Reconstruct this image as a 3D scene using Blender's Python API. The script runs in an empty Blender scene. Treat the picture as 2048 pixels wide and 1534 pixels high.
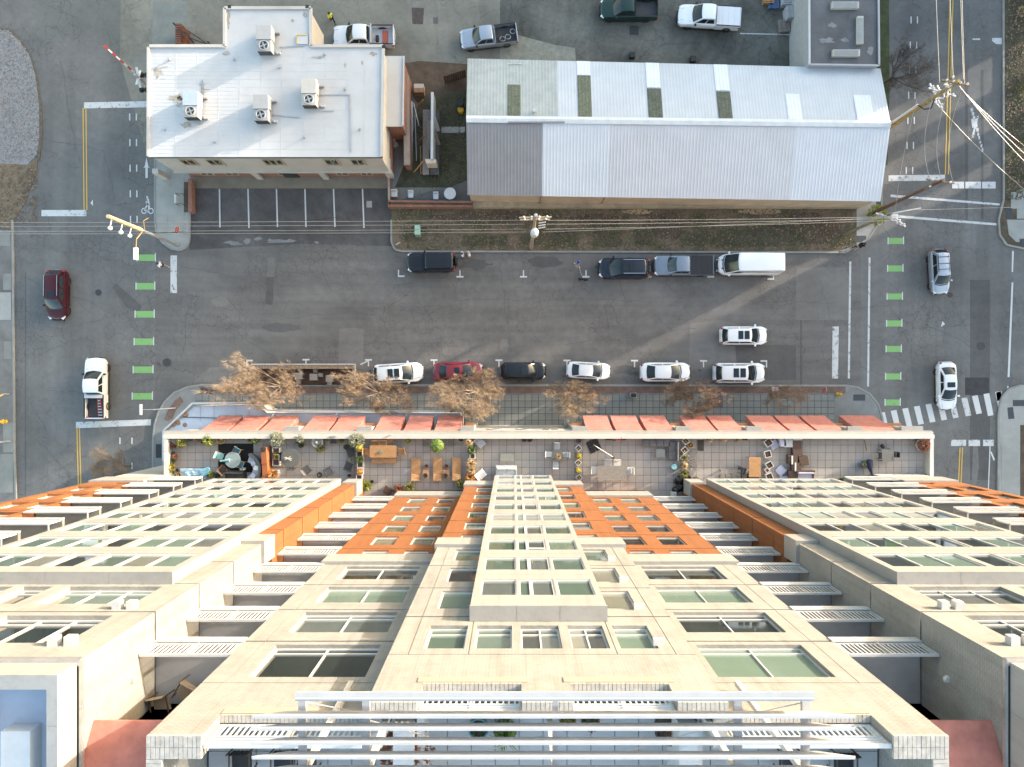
import bpy, math, random
from mathutils import Vector, Matrix
R = math.radians
random.seed(7)
S = bpy.context.scene
COL = S.collection
# ------------------------------------------------------------------ camera: drone looking straight down
H = 70.0          # metres above the street
F = 1421.0        # focal length in pixels of a 2048 px wide frame
cam = bpy.data.cameras.new('camera'); cam.sensor_width = 36.0; cam.lens = 36.0*F/2048.0
cam.clip_start = 0.5; cam.clip_end = 3000
co = bpy.data.objects.new('camera', cam); co.location = (0, 0, H); COL.objects.link(co); S.camera = co
# ------------------------------------------------------------------ sky and low evening sun
SUN_EL = 8.0; SUN_AZ = 27.7      # azimuth counted from +X towards +Y
sd = Vector((math.cos(R(SUN_EL))*math.cos(R(SUN_AZ)), math.cos(R(SUN_EL))*math.sin(R(SUN_AZ)), math.sin(R(SUN_EL))))
W = bpy.data.worlds.new('World'); S.world = W; W.use_nodes = True
nt = W.node_tree; bgn = nt.nodes['Background']
sky = nt.nodes.new('ShaderNodeTexSky'); sky.sky_type = 'NISHITA'; sky.sun_disc = False
sky.sun_elevation = R(SUN_EL); sky.sun_rotation = R(90-SUN_AZ); sky.air_density = 1.0; sky.dust_density = 2.0; sky.ozone_density = 0.6
nt.links.new(sky.outputs[0], bgn.inputs[0]); bgn.inputs[1].default_value = 0.15
sl = bpy.data.lights.new('sun', 'SUN'); sl.energy = 1.7; sl.angle = R(0.6); sl.color = (1.0, 0.89, 0.77)
so = bpy.data.objects.new('sun', sl); so.rotation_euler = (-sd).to_track_quat('-Z', 'Y').to_euler(); so.location = (60, 40, 60); COL.objects.link(so)
vs = S.view_settings; vs.view_transform = 'Standard'; vs.look = 'None'; vs.exposure = 2.78; vs.gamma = 1.0; vs.use_curve_mapping = False
S.cycles.max_bounces = 4; S.cycles.diffuse_bounces = 3; S.cycles.glossy_bounces = 2; S.cycles.caustics_reflective = False; S.cycles.caustics_refractive = False

# ------------------------------------------------------------------ helpers
def P(px, py, z=0.0):
    s = (H-z)/F
    return Vector(((px-1024)*s, (767-py)*s, z))
def sr(r, g, b):
    f = lambda c: (c/255/12.92 if c/255 <= .04045 else ((c/255+.055)/1.055)**2.4)
    return (f(r), f(g), f(b))
MATS = {}
def runs(n, l, tc, out, amt):
    """faint vertical rain streaks"""
    mp = n.new('ShaderNodeMapping'); mp.inputs['Scale'].default_value = (3.2, 3.2, .16); l.new(tc.outputs['Object'], mp.inputs[0])
    q = n.new('ShaderNodeTexNoise'); q.inputs['Scale'].default_value = 1; q.inputs['Detail'].default_value = 5; q.inputs['Roughness'].default_value = .7; l.new(mp.outputs[0], q.inputs['Vector'])
    r = n.new('ShaderNodeMapRange'); l.new(q.outputs[0], r.inputs[0])
    for i, v in enumerate((.48, .72, 1.0, 1-amt)): r.inputs[i+1].default_value = v
    m = n.new('ShaderNodeMix'); m.data_type = 'RGBA'; m.blend_type = 'MULTIPLY'; m.inputs[0].default_value = 1; l.new(out, m.inputs[6]); l.new(r.outputs[0], m.inputs[7]); return m.outputs[2]
def mat(name, c, rough=.75, var=.15, sc=1.5, metal=0., spec=.4, bump=0., bsc=60., coat=0., emit=None, stain=0., alpha=None, trans=0., run=0.):
    if name in MATS: return MATS[name]
    m = bpy.data.materials.new(name); m.use_nodes = True; n = m.node_tree.nodes; l = m.node_tree.links
    b = n['Principled BSDF']; b.inputs['Roughness'].default_value = rough; b.inputs['Metallic'].default_value = metal
    b.inputs['Specular IOR Level'].default_value = spec; b.inputs['Coat Weight'].default_value = coat
    b.inputs['Base Color'].default_value = (*c, 1)
    if trans: b.inputs['Transmission Weight'].default_value = trans
    tc = n.new('ShaderNodeTexCoord')
    if var > 0:
        nz = n.new('ShaderNodeTexNoise'); nz.inputs['Scale'].default_value = sc; nz.inputs['Detail'].default_value = 6; nz.inputs['Roughness'].default_value = .65
        l.new(tc.outputs['Object'], nz.inputs['Vector'])
        mx = n.new('ShaderNodeMix'); mx.data_type = 'RGBA'
        mx.inputs[6].default_value = (*[x*(1-var) for x in c], 1); mx.inputs[7].default_value = (*[min(1, x*(1+var)) for x in c], 1)
        rp = n.new('ShaderNodeMapRange'); rp.inputs[1].default_value = .3; rp.inputs[2].default_value = .7
        l.new(nz.outputs[0], rp.inputs[0]); l.new(rp.outputs[0], mx.inputs[0]); out = mx.outputs[2]
        if stain > 0:
            n2 = n.new('ShaderNodeTexNoise'); n2.inputs['Scale'].default_value = sc*.23; n2.inputs['Detail'].default_value = 4
            l.new(tc.outputs['Object'], n2.inputs['Vector'])
            r2 = n.new('ShaderNodeMapRange'); r2.inputs[1].default_value = .5; r2.inputs[2].default_value = .72; r2.inputs[4].default_value = stain
            m2 = n.new('ShaderNodeMix'); m2.data_type = 'RGBA'; m2.inputs[7].default_value = (*[x*.45 for x in c], 1)
            l.new(n2.outputs[0], r2.inputs[0]); l.new(r2.outputs[0], m2.inputs[0]); l.new(out, m2.inputs[6]); out = m2.outputs[2]
        if run > 0: out = runs(n, l, tc, out, run)
        l.new(out, b.inputs['Base Color'])
    if bump > 0:
        nb = n.new('ShaderNodeTexNoise'); nb.inputs['Scale'].default_value = bsc; nb.inputs['Detail'].default_value = 3
        l.new(tc.outputs['Object'], nb.inputs['Vector'])
        bp = n.new('ShaderNodeBump'); bp.inputs['Strength'].default_value = bump; bp.inputs['Distance'].default_value = .02
        l.new(nb.outputs[0], bp.inputs['Height']); l.new(bp.outputs[0], b.inputs['Normal'])
    if emit: b.inputs['Emission Color'].default_value = (*emit[:3], 1); b.inputs['Emission Strength'].default_value = emit[3]
    MATS[name] = m; return m
def brickmat(name, c1, c2, mortar, bw=.22, bh=.075, var=.1):
    if name in MATS: return MATS[name]
    m = mat(name, c1, .85, 0); n = m.node_tree.nodes; l = m.node_tree.links; b = n['Principled BSDF']
    tc = n.new('ShaderNodeTexCoord'); sx = n.new('ShaderNodeSeparateXYZ'); l.new(tc.outputs['Object'], sx.inputs[0])
    ad = n.new('ShaderNodeMath'); l.new(sx.outputs[0], ad.inputs[0]); l.new(sx.outputs[1], ad.inputs[1])
    cb = n.new('ShaderNodeCombineXYZ'); l.new(ad.outputs[0], cb.inputs[0]); l.new(sx.outputs[2], cb.inputs[1])
    bt = n.new('ShaderNodeTexBrick'); bt.inputs['Scale'].default_value = 1; bt.inputs['Brick Width'].default_value = bw; bt.inputs['Row Height'].default_value = bh
    bt.inputs['Mortar Size'].default_value = .007; bt.inputs['Color1'].default_value = (*c1, 1); bt.inputs['Color2'].default_value = (*c2, 1); bt.inputs['Mortar'].default_value = (*mortar, 1)
    l.new(cb.outputs[0], bt.inputs['Vector'])
    nz = n.new('ShaderNodeTexNoise'); nz.inputs['Scale'].default_value = .9; nz.inputs['Detail'].default_value = 7; nz.inputs['Roughness'].default_value = .7; l.new(tc.outputs['Object'], nz.inputs['Vector'])
    rp = n.new('ShaderNodeMapRange'); rp.inputs[1].default_value = .3; rp.inputs[2].default_value = .7; rp.inputs[3].default_value = 1-var; rp.inputs[4].default_value = 1+var
    l.new(nz.outputs[0], rp.inputs[0])
    mx = n.new('ShaderNodeMix'); mx.data_type = 'RGBA'; mx.blend_type = 'MULTIPLY'; mx.inputs[0].default_value = 1
    l.new(bt.outputs[0], mx.inputs[6]); l.new(rp.outputs[0], mx.inputs[7]); l.new(runs(n, l, tc, mx.outputs[2], .22), b.inputs['Base Color'])
    bp = n.new('ShaderNodeBump'); bp.inputs['Strength'].default_value = .5; bp.inputs['Distance'].default_value = .01; bp.invert = True
    l.new(bt.outputs[1], bp.inputs['Height']); l.new(bp.outputs[0], b.inputs['Normal'])
    return m
def asphalt(name, c, crack=.55, blotch=.22, streak=0, csc=.32, cw=.004):
    m = mat(name, c, .88, 0, spec=.25); n = m.node_tree.nodes; l = m.node_tree.links; b = n['Principled BSDF']
    tc = n.new('ShaderNodeTexCoord')
    def noise(s, d, r=.6, vec=None):
        q = n.new('ShaderNodeTexNoise'); q.inputs['Scale'].default_value = s; q.inputs['Detail'].default_value = d; q.inputs['Roughness'].default_value = r
        l.new(vec if vec else tc.outputs['Object'], q.inputs['Vector']); return q
    def mr(src, a, b_, c_, d_):
        q = n.new('ShaderNodeMapRange'); l.new(src, q.inputs[0])
        for i, v in enumerate((a, b_, c_, d_)): q.inputs[i+1].default_value = v
        return q.outputs[0]
    def mul(a, b_):
        q = n.new('ShaderNodeMath'); q.operation = 'MULTIPLY'; l.new(a, q.inputs[0]); l.new(b_, q.inputs[1]); return q.outputs[0]
    f = mr(noise(.16, 5).outputs[0], .3, .7, 1-blotch, 1+blotch)
    f = mul(f, mr(noise(1.3, 6, .7).outputs[0], .3, .7, 1-blotch*.5, 1+blotch*.5))
    f = mul(f, mr(noise(28, 2, .7).outputs[0], .25, .75, .80, 1.2))
    if streak:
        mp = n.new('ShaderNodeMapping'); l.new(tc.outputs['Object'], mp.inputs[0]); mp.inputs['Scale'].default_value = (.03, .8, 1) if streak == 1 else (.5, .02, 1)
        f = mul(f, mr(noise(1, 4, .6, mp.outputs[0]).outputs[0], .3, .7, .87, 1.13))
    if crack:
        w = noise(.9, 7, .75); va = n.new('ShaderNodeMixRGB'); va.blend_type = 'ADD'; va.inputs[0].default_value = 1.2
        va.inputs[0].default_value = .9; l.new(tc.outputs['Object'], va.inputs[1]); l.new(w.outputs[1], va.inputs[2])
        v = n.new('ShaderNodeTexVoronoi'); v.feature = 'DISTANCE_TO_EDGE'; v.inputs['Scale'].default_value = csc; l.new(va.outputs[0], v.inputs['Vector'])
        ck0 = mr(v.outputs[0], cw*.4, cw*2.6, 1-crack*.85, 1); mk0 = mr(noise(.23, 3).outputs[0], .45, .6, 0, 1)
        mq = n.new('ShaderNodeMix'); l.new(mk0, mq.inputs[0]); mq.inputs[2].default_value = 1; l.new(ck0, mq.inputs[3]); ck = mq.outputs[0]
        v2 = n.new('ShaderNodeTexVoronoi'); v2.feature = 'DISTANCE_TO_EDGE'; v2.inputs['Scale'].default_value = csc*4.2; l.new(va.outputs[0], v2.inputs['Vector'])
        k2 = mr(v2.outputs[0], .004, .03, 1-crack*.9, 1)
        msk = mr(noise(.13, 4).outputs[0], .46, .58, 0, 1)
        mm = n.new('ShaderNodeMix'); l.new(msk, mm.inputs[0]); mm.inputs[2].default_value = 1; l.new(k2, mm.inputs[3])
        f = mul(f, mul(ck, mm.outputs[0]))
    mx = n.new('ShaderNodeMix'); mx.data_type = 'RGBA'; mx.blend_type = 'MULTIPLY'; mx.inputs[0].default_value = 1; mx.inputs[6].default_value = (*c, 1)
    l.new(f, mx.inputs[7]); l.new(mx.outputs[2], b.inputs['Base Color'])
    bp = n.new('ShaderNodeBump'); bp.inputs['Strength'].default_value = .25; bp.inputs['Distance'].default_value = .01
    l.new(noise(60, 2).outputs[0], bp.inputs['Height']); l.new(bp.outputs[0], b.inputs['Normal'])
    return m
def worn(name, c, under, amt=.42, sc=2.2):
    """road paint with worn-through flecks"""
    m = mat(name, c, .7, 0, spec=.3); n = m.node_tree.nodes; l = m.node_tree.links; b = n['Principled BSDF']
    tc = n.new('ShaderNodeTexCoord'); nz = n.new('ShaderNodeTexNoise'); nz.inputs['Scale'].default_value = sc; nz.inputs['Detail'].default_value = 9; nz.inputs['Roughness'].default_value = .78
    l.new(tc.outputs['Object'], nz.inputs['Vector']); rp = n.new('ShaderNodeMapRange'); rp.inputs[1].default_value = amt-.05; rp.inputs[2].default_value = amt+.04
    l.new(nz.outputs[0], rp.inputs[0]); mx = n.new('ShaderNodeMix'); mx.data_type = 'RGBA'; mx.inputs[6].default_value = (*under, 1); mx.inputs[7].default_value = (*c, 1)
    l.new(rp.outputs[0], mx.inputs[0]); l.new(mx.outputs[2], b.inputs['Base Color']); return m

class MB:
    def __init__(s): s.v = []; s.f = []; s.mi = []; s.k = 0; s.M = None
    def add(s, vs, fs):
        o = len(s.v)
        s.v += [tuple(s.M @ Vector(p)) if s.M else tuple(p) for p in vs]
        s.f += [tuple(i+o for i in f) for f in fs]; s.mi += [s.k]*len(fs); return s
    def box(s, x0, x1, y0, y1, z0, z1):
        if x0 > x1: x0, x1 = x1, x0
        if y0 > y1: y0, y1 = y1, y0
        if z0 > z1: z0, z1 = z1, z0
        return s.add([(x0,y0,z0),(x1,y0,z0),(x1,y1,z0),(x0,y1,z0),(x0,y0,z1),(x1,y0,z1),(x1,y1,z1),(x0,y1,z1)],
                     [(0,3,2,1),(4,5,6,7),(0,1,5,4),(1,2,6,5),(2,3,7,6),(3,0,4,7)])
    def cb(s, cx, cy, cz, w, d, h): return s.box(cx-w/2, cx+w/2, cy-d/2, cy+d/2, cz-h/2, cz+h/2)
    def bar(s, a, b, w, h=None):
        """square bar from a to b"""
        a, b = Vector(a), Vector(b); h = h or w; t = (b-a).normalized()
        u = t.cross(Vector((0,0,1))); u = u.normalized() if u.length > 1e-4 else Vector((1,0,0)); q = u.cross(t)
        pts = [a+u*i*w/2+q*j*h/2 for i, j in ((-1,-1),(1,-1),(1,1),(-1,1))]+[b+u*i*w/2+q*j*h/2 for i, j in ((-1,-1),(1,-1),(1,1),(-1,1))]
        return s.add(pts, [(0,1,2,3),(7,6,5,4),(0,4,5,1),(1,5,6,2),(2,6,7,3),(3,7,4,0)])
    def cyl(s, a, b, r0, r1=None, n=10, cap=True):
        a, b = Vector(a), Vector(b); r1 = r0 if r1 is None else r1; t = (b-a).normalized()
        u = t.orthogonal().normalized(); q = t.cross(u)
        vs = [a+(u*math.cos(6.28318*i/n)+q*math.sin(6.28318*i/n))*r0 for i in range(n)]+[b+(u*math.cos(6.28318*i/n)+q*math.sin(6.28318*i/n))*r1 for i in range(n)]
        fs = [(i,(i+1)%n,n+(i+1)%n,n+i) for i in range(n)]
        if cap: fs += [tuple(range(n-1,-1,-1)), tuple(range(n,2*n))]
        return s.add(vs, fs)
    def tube(s, pts, r, n=6):
        for a, b in zip(pts, pts[1:]): s.cyl(a, b, r, r, n)
        return s
    def lathe(s, prof, c=(0,0,0), n=16):
        vs = []; fs = []
        for r, z in prof: vs += [(c[0]+r*math.cos(6.28318*i/n), c[1]+r*math.sin(6.28318*i/n), c[2]+z) for i in range(n)]
        for k in range(len(prof)-1): fs += [(k*n+i, k*n+(i+1)%n, (k+1)*n+(i+1)%n, (k+1)*n+i) for i in range(n)]
        fs += [tuple(range(n-1,-1,-1)), tuple((len(prof)-1)*n+i for i in range(n))]
        return s.add(vs, fs)
    def prism(s, pts, z0, z1):
        n = len(pts); a = sum(pts[i][0]*pts[(i+1)%n][1]-pts[(i+1)%n][0]*pts[i][1] for i in range(n))
        if a < 0: pts = pts[::-1]
        vs = [(p[0],p[1],z0) for p in pts]+[(p[0],p[1],z1) for p in pts]
        return s.add(vs, [tuple(range(n-1,-1,-1)), tuple(range(n,2*n))]+[(i,(i+1)%n,n+(i+1)%n,n+i) for i in range(n)])
    def sheet(s, pts, z):
        n = len(pts); a = sum(pts[i][0]*pts[(i+1)%n][1]-pts[(i+1)%n][0]*pts[i][1] for i in range(n))
        if a < 0: pts = pts[::-1]
        return s.add([(p[0],p[1],z) for p in pts], [tuple(range(n))])
    def ball(s, c, r, seg=10, rings=6, sq=1., jit=0.):
        vs = [(c[0],c[1],c[2]-r*sq)]; 
        for j in range(1, rings):
            a = -math.pi/2+math.pi*j/rings
            for i in range(seg):
                q = 1+random.uniform(-jit, jit); vs.append((c[0]+q*r*math.cos(a)*math.cos(6.28318*i/seg), c[1]+q*r*math.cos(a)*math.sin(6.28318*i/seg), c[2]+q*r*sq*math.sin(a)))
        vs.append((c[0],c[1],c[2]+r*sq)); L = len(vs)-1; fs = []
        for i in range(seg): fs.append((0, 1+(i+1)%seg, 1+i))
        for j in range(rings-2):
            for i in range(seg): fs.append((1+j*seg+i, 1+j*seg+(i+1)%seg, 1+(j+1)*seg+(i+1)%seg, 1+(j+1)*seg+i))
        b0 = 1+(rings-2)*seg
        for i in range(seg): fs.append((b0+i, b0+(i+1)%seg, L))
        return s.add(vs, fs)
    def mesh(s, name, mats, smooth=False):
        me = bpy.data.meshes.new(name); me.from_pydata(s.v, [], s.f)
        for m in (mats if isinstance(mats, (list, tuple)) else [mats]): me.materials.append(m)
        if any(s.mi): me.polygons.foreach_set('material_index', s.mi)
        if smooth: me.polygons.foreach_set('use_smooth', [True]*len(me.polygons))
        me.update(); return me
    def build(s, name, mats, parent=None, world=False, smooth=False, bevel=0, loc=None, rz=0, **tags):
        o = bpy.data.objects.new(name, s.mesh(name, mats, smooth)); return place(o, parent, world, bevel, loc, rz, **tags)
def place(o, parent=None, world=False, bevel=0, loc=None, rz=0, **tags):
    COL.objects.link(o)
    if parent:
        o.parent = parent
        if world: o.location = -worldloc(parent)
    if loc is not None: o.location = Vector(loc)-(worldloc(parent) if (parent and world) else Vector((0,0,0)))
    if rz: o.rotation_euler[2] = rz
    if bevel:
        b = o.modifiers.new('bevel', 'BEVEL'); b.width = bevel; b.segments = 2; b.limit_method = 'ANGLE'
    for k, v in tags.items(): o[k] = v
    return o
def worldloc(o):
    v = Vector(o.location)
    while o.parent: o = o.parent; v += Vector(o.location)
    return v
def inst(me, name, parent, loc, world=True, rz=0, **tags):
    o = bpy.data.objects.new(name, me); return place(o, parent, world, 0, loc, rz, **tags)
def thing(name, label, cat, loc=(0,0,0), rz=0, group=None, sc=1):
    o = bpy.data.objects.new(name, None); o.empty_display_size = .2; COL.objects.link(o)
    o.location = loc; o.rotation_euler[2] = rz; o.scale = (sc,)*3; o['label'] = label; o['category'] = cat
    if group: o['group'] = group
    return o
def copytree(o, parent=None):
    c = o.copy(); COL.objects.link(c); c.parent = parent
    for ch in list(o.children): copytree(ch, c)
    return c
def wallcells(mb, x0, x1, z0, z1, y0, y1, ops):
    """box-built wall between x0..x1, z0..z1 with rectangular openings (xa,xb,za,zb)"""
    zs = sorted({z0, z1, *[min(max(z, z0), z1) for o in ops for z in o[2:4]]})
    for a, b in zip(zs, zs[1:]):
        if b-a < 1e-5: continue
        cut = sorted((max(o[0], x0), min(o[1], x1)) for o in ops if o[2] < b-1e-6 and o[3] > a+1e-6)
        x = x0
        for c, d in cut:
            if c-x > 1e-4: mb.box(x, c, y0, y1, a, b)
            x = max(x, d)
        if x1-x > 1e-4: mb.box(x, x1, y0, y1, a, b)
# ------------------------------------------------------------------ shared materials
WHITE = mat('white_paint', (.55,.55,.54), .45, .05, 2)
WHITEM = mat('white_metal', (.47,.48,.485), .4, .06, 3, spec=.5)
CREAM = mat('cream_panel', (.285,.284,.275), .5, .06, .6, stain=.12, run=.16)
BRICKC = brickmat('cream_brick', (.278,.277,.266), (.25,.249,.238), (.18,.178,.168), .21, .08, .14)
ORANGE = brickmat('orange_cladding', (.25,.098,.034), (.225,.087,.03), (.145,.056,.021), 1.4, .045, .08)
REDBRICK = brickmat('red_brick', (.28,.12,.075), (.22,.095,.06), (.30,.25,.21), .22, .075, .15)
CONC = mat('concrete', (.30,.295,.27), .85, .14, .8, stain=.4, bump=.1)
CONCD = mat('dark_concrete', (.185,.19,.185), .85, .16, .8, stain=.5, bump=.1)
PALE = mat('pale_stone', (.40,.38,.34), .6, .08, .7, stain=.2)
DARK = mat('dark_metal', (.03,.03,.032), .5, .1)
BLACK = mat('black_plastic', (.018,.018,.02), .5, .1)
GREYM = mat('grey_metal', (.33,.34,.35), .45, .1, 2, metal=.3)
ALU = mat('galvanised', (.5,.51,.52), .35, .15, 2, metal=.7)
RUBBER = mat('tyre_rubber', (.02,.02,.021), .8, .1)
GLASSG = mat('pale_green_glass', (.125,.185,.155), .06, .12, .4, spec=.9, coat=.6)
GLASSM = mat('mid_green_glass', (.07,.112,.093), .06, .15, .4, spec=.9, coat=.6)
GLASSB = mat('blue_grey_glass', (.085,.105,.105), .05, .3, .7, spec=.9, coat=.6)
GLASSW = mat('blind_behind_glass', (.16,.17,.145), .07, .2, .9, spec=.9, coat=.6)
GLASSD = mat('dark_glass', (.016,.022,.018), .05, .2, .4, spec=.9, coat=.6)
WOOD = mat('teak_wood', (.36,.20,.09), .65, .2, 6)
GREYWOOD = mat('grey_weathered_wood', (.22,.20,.18), .8, .25, 7)
POLEW = mat('pole_wood', (.17,.115,.07), .85, .3, 3)
DIRT = mat('bare_soil', (.095,.068,.047), .95, .35, 1.2, stain=.5, bump=.4, bsc=12)
REDFAB = mat('red_awning_fabric', (.39,.155,.125), .85, .2, 2.2, stain=.25)
# ================================================================== GROUND
ASPH = asphalt('asphalt', (.135,.128,.121), .42, .2, 1)
ASPHV = asphalt('asphalt_side_street', (.138,.134,.127), .45, .22, 2)
LOTA = asphalt('parking_asphalt', (.092,.086,.084), .4, .36, 0, .5)
LOTC = asphalt('yard_concrete', (.18,.174,.147), .35, .28, 0, .14, .003)
LOTD = asphalt('stained_yard_concrete', (.10,.10,.088), .35, .5, 0, .16, .003)
PATCHL = asphalt('light_patch', (.16,.152,.142), .2, .18, 0)
PATCHD = asphalt('dark_patch', (.098,.095,.092), .2, .2, 0)
LINE = worn('line_paint', (.52,.52,.51), (.14,.14,.14), .36)
LINEW = worn('worn_line_paint', (.50,.50,.49), (.13,.13,.13), .43)
YEL = worn('yellow_paint', (.58,.36,.06), (.12,.11,.09), .36)
GRN = worn('green_paint', (.19,.37,.13), (.10,.13,.08), .38)
def px2(pts, z=0): return [P(x, y, z)[:2] for x, y in pts]
def st(name, mb, m, parent=None, kind='structure', **k):
    o = mb.build(name, m, parent, world=bool(parent), **k)
    if not parent: o['kind'] = kind
    return o
g = st('ground', MB().sheet([(-700,-700),(700,-700),(700,700),(-700,700)], -.03), mat('far_ground', (.09,.088,.078), .95, .3, .05))
road = st('road', MB().sheet(px2([(310,330),(1722,330),(1722,930),(310,930)]), 0), ASPH)
roadl = st('road', MB().sheet(px2([(-1500,-900),(310,-900),(310,1900),(-1500,1900)]), 0), ASPHV)
roadr = st('road', MB().sheet(px2([(1722,-900),(2600,-900),(2600,1900),(1722,1900)]), 0), ASPHV)
lot = st('car_park', MB().sheet(px2([(379,376),(783,376),(783,492),(600,488),(379,500)]), .006), LOTA)
yard = st('yard', MB().sheet(px2([(250,-700),(1000,-700),(1000,250),(935,360),(800,400),(300,330),(240,120)]), .005), LOTC)
yard2 = st('yard', MB().sheet(px2([(1000,-700),(1722,-700),(1722,250),(1000,250)]), .005), LOTD)
apron = st('apron', MB().sheet(px2([(60,-700),(250,-700),(240,120),(180,60),(70,90)]), .004), asphalt('apron_concrete', (.135,.135,.125), .4, .2, 0, .2))
# patches, stains
_pz = [0]
def patch(parent, pts, m, z=.004, name='road_patch'):
    _pz[0] += 1; return st(name, MB().sheet(px2(pts), z+.0004*(_pz[0] % 14)), m, parent)
def blob(cx, cy, rx, ry, n=18, j=.18):
    return [(cx+rx*(1+random.uniform(-j,j))*math.cos(6.283*i/n), cy+ry*(1+random.uniform(-j,j))*math.sin(6.283*i/n)) for i in range(n)]
patch(road, [(678,659),(690,657),(705,655),(727,659),(727,738),(677,738)], PATCHL)
patch(road, [(536,515),(550,515),(548,553),(534,553)], PATCHL)
patch(road, [(534,554),(549,554),(545,610),(531,608)], PATCHD)
patch(road, blob(441,604,17,10), PATCHL); patch(road, blob(1008,692,9,14), PATCHL)
patch(road, [(1380,647),(1440,640),(1480,650),(1476,738),(1378,738)], PATCHL)
patch(road, [(1592,535),(1690,535),(1704,560),(1700,640),(1592,640)], PATCHL)
patch(road, [(1470,690),(1592,690),(1592,760),(1476,760)], PATCHD)
patch(road, blob(1090,524,34,12), PATCHD); patch(road, blob(560,655,40,9), PATCHD); patch(road, blob(950,530,34,9,j=.4), PATCHD)
patch(road, blob(1250,740,20,9,j=.4), PATCHD)
patch(road, [(420,735),(500,730),(500,765),(385,765)], PATCHL)
patch(road, [(1600,560),(1604,560),(1604,770),(1600,770)], PATCHD)
patch(roadl, [(270,600),(284,612),(276,628),(250,612),(225,575),(232,566)], PATCHD)
patch(roadl, [(50,545),(52,545),(52,990),(50,990)], PATCHD)
patch(roadr, [(1940,560),(1980,560),(1980,960),(1940,960)], PATCHD); patch(roadr, [(1930,755),(1978,755),(1978,790),(1930,790)], mat('fresh_patch', (.045,.045,.047), .9, .2, 2), .007)
patch(roadr, [(1946,880),(1955,880),(1958,930),(1950,985),(1943,985)], PATCHL, .008)
patch(roadr, [(1930,140),(1936,140),(1936,440),(1930,440)], PATCHD); patch(roadr, [(1962,140),(1967,140),(1967,440),(1962,440)], PATCHD)
patch(yard, [(823,15),(848,16),(846,49),(825,48)], mat('brown_patch', (.075,.06,.055), .9, .3, 3), .009); patch(yard, [(866,35),(876,35),(876,48),(867,48)], PATCHD, .009)
patch(yard, [(306,3),(374,3),(374,110),(304,110)], mat('pale_slab', (.165,.175,.16), .9, .15, 1), .008)
patch(yard2, [(1000,72),(1035,70),(1110,90),(1150,96),(1152,125),(1000,125)], mat('pale_apron', (.21,.21,.175), .9, .25, 1.5), .008)
patch(yard, [(800,128),(838,122),(935,128),(935,250),(880,260),(830,200)], DIRT, .010, 'soil_patch')
patch(yard, [(838,200),(935,180),(935,360),(900,375),(790,375),(820,300)], mat('mossy_soil', (.062,.06,.036), .95, .45, 1.3, stain=.5), .013, 'soil_patch')
patch(yard, [(776,300),(822,300),(822,378),(776,378)], CONCD, .016, 'slab')
for i, (x, y, w, h) in enumerate([(1268,61,9,9),(958,150,0,0)][:1]): patch(yard2, [(x-w,y-h),(x+w,y-h),(x+w,y+h),(x-w,y+h)], DARK, .012, 'drain_grate')
patch(yard2, [(1480,66),(1612,69),(1612,71),(1480,68)], LINEW, .012, 'yard_line')
# lot edge torn asphalt
for x, y, rx, ry in [(468,486,16,4),(495,482,8,5),(516,478,7,3),(560,483,26,3),(540,481,5,4),(633,485,5,2),(578,481,9,3)]: patch(road, blob(x,y,rx,ry,12,.5), CONCD, .010, 'broken_concrete')
SEAL = mat('crack_sealant', (.078,.077,.076), .6, .2, 2)
def sealcrack(parent, x, y, dx, dy, n, w=.032):
    pts = []
    for i in range(n): pts.append(P(x,y)); x += dx+random.uniform(-3,3); y += dy+random.uniform(-3,3)
    mb = MB(); vs_ = []
    for i, p in enumerate(pts):
        d = (pts[min(i+1,n-1)]-pts[max(i-1,0)]).normalized(); q = Vector((-d.y,d.x,0))*w*random.uniform(.25,.8); vs_ += [p+q, p-q]
    mb.add([(v.x,v.y,.0108) for v in vs_],[(2*i,2*i+1,2*i+3,2*i+2) for i in range(n-1)]); st('sealed_crack',mb,SEAL,parent)
for a_ in ((320,520,9,1.5,30),(560,640,10,-.5,36),(900,600,10,.6,40),(1130,690,9,-1,30),(1240,560,1,8,18),(700,560,.6,8,15),(440,640,6,5,18),(1000,520,1.5,8,26),(1640,560,1.5,8,24),(1500,600,9,1,20),(380,600,-2,8,16)): sealcrack(road,*a_)
for a_ in ((60,560,8,3,24),(120,660,7,-1.5,22),(200,520,4,8,26),(240,620,5,5,20),(90,780,8,1,20),(60,870,6,6,14),(140,480,8,-2,16),(100,280,8,2,14),(210,300,1,8,14),(120,120,2,9,24)): sealcrack(roadl,*a_)
for a_ in ((1790,560,2,9,26),(1830,640,8,3,22),(1900,600,5,8,22),(1960,620,4,8,22),(1760,700,7,4,20),(1930,680,6,6,14),(1850,480,-1,8,20),(1800,380,8,1,20),(1890,380,1,8,12)): sealcrack(roadr,*a_)
for _ in range(70):
    x, y = random.choice(((random.uniform(500,1560),random.uniform(735,762)),(random.uniform(810,1560),random.uniform(515,545)),(random.uniform(400,770),random.uniform(385,450)))); 
    r_ = random.uniform(1.5,4.5); patch(road if y > 470 else lot, blob(x,y,r_,r_*random.uniform(.5,1),10,.4), mat('oil_stain',(.068,.066,.066),.6,.3,3), .0045 if y > 470 else .0075, 'oil_stain')
def rect(x0, y0, x1, y1): return [(x0,y0),(x1,y0),(x1,y1),(x0,y1)]
def mark(parent, name, pts, m=None, z=.0125): return st(name, MB().sheet(px2(pts), z), m or LINE, parent)
# parking bays of the car park
for x0, x1, yb in ((439,440,455),(496,498,456),(553,555,454),(610,612,454),(667,670,454),(725,728,456)):
    mark(lot, 'bay_line', [(x0-1.4,378),(x0+1.4,378),(x1+1.4,yb),(x1-1.4,yb)])
mark(lot, 'utility_cover', rect(733,402,744,415), CONC)
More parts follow.
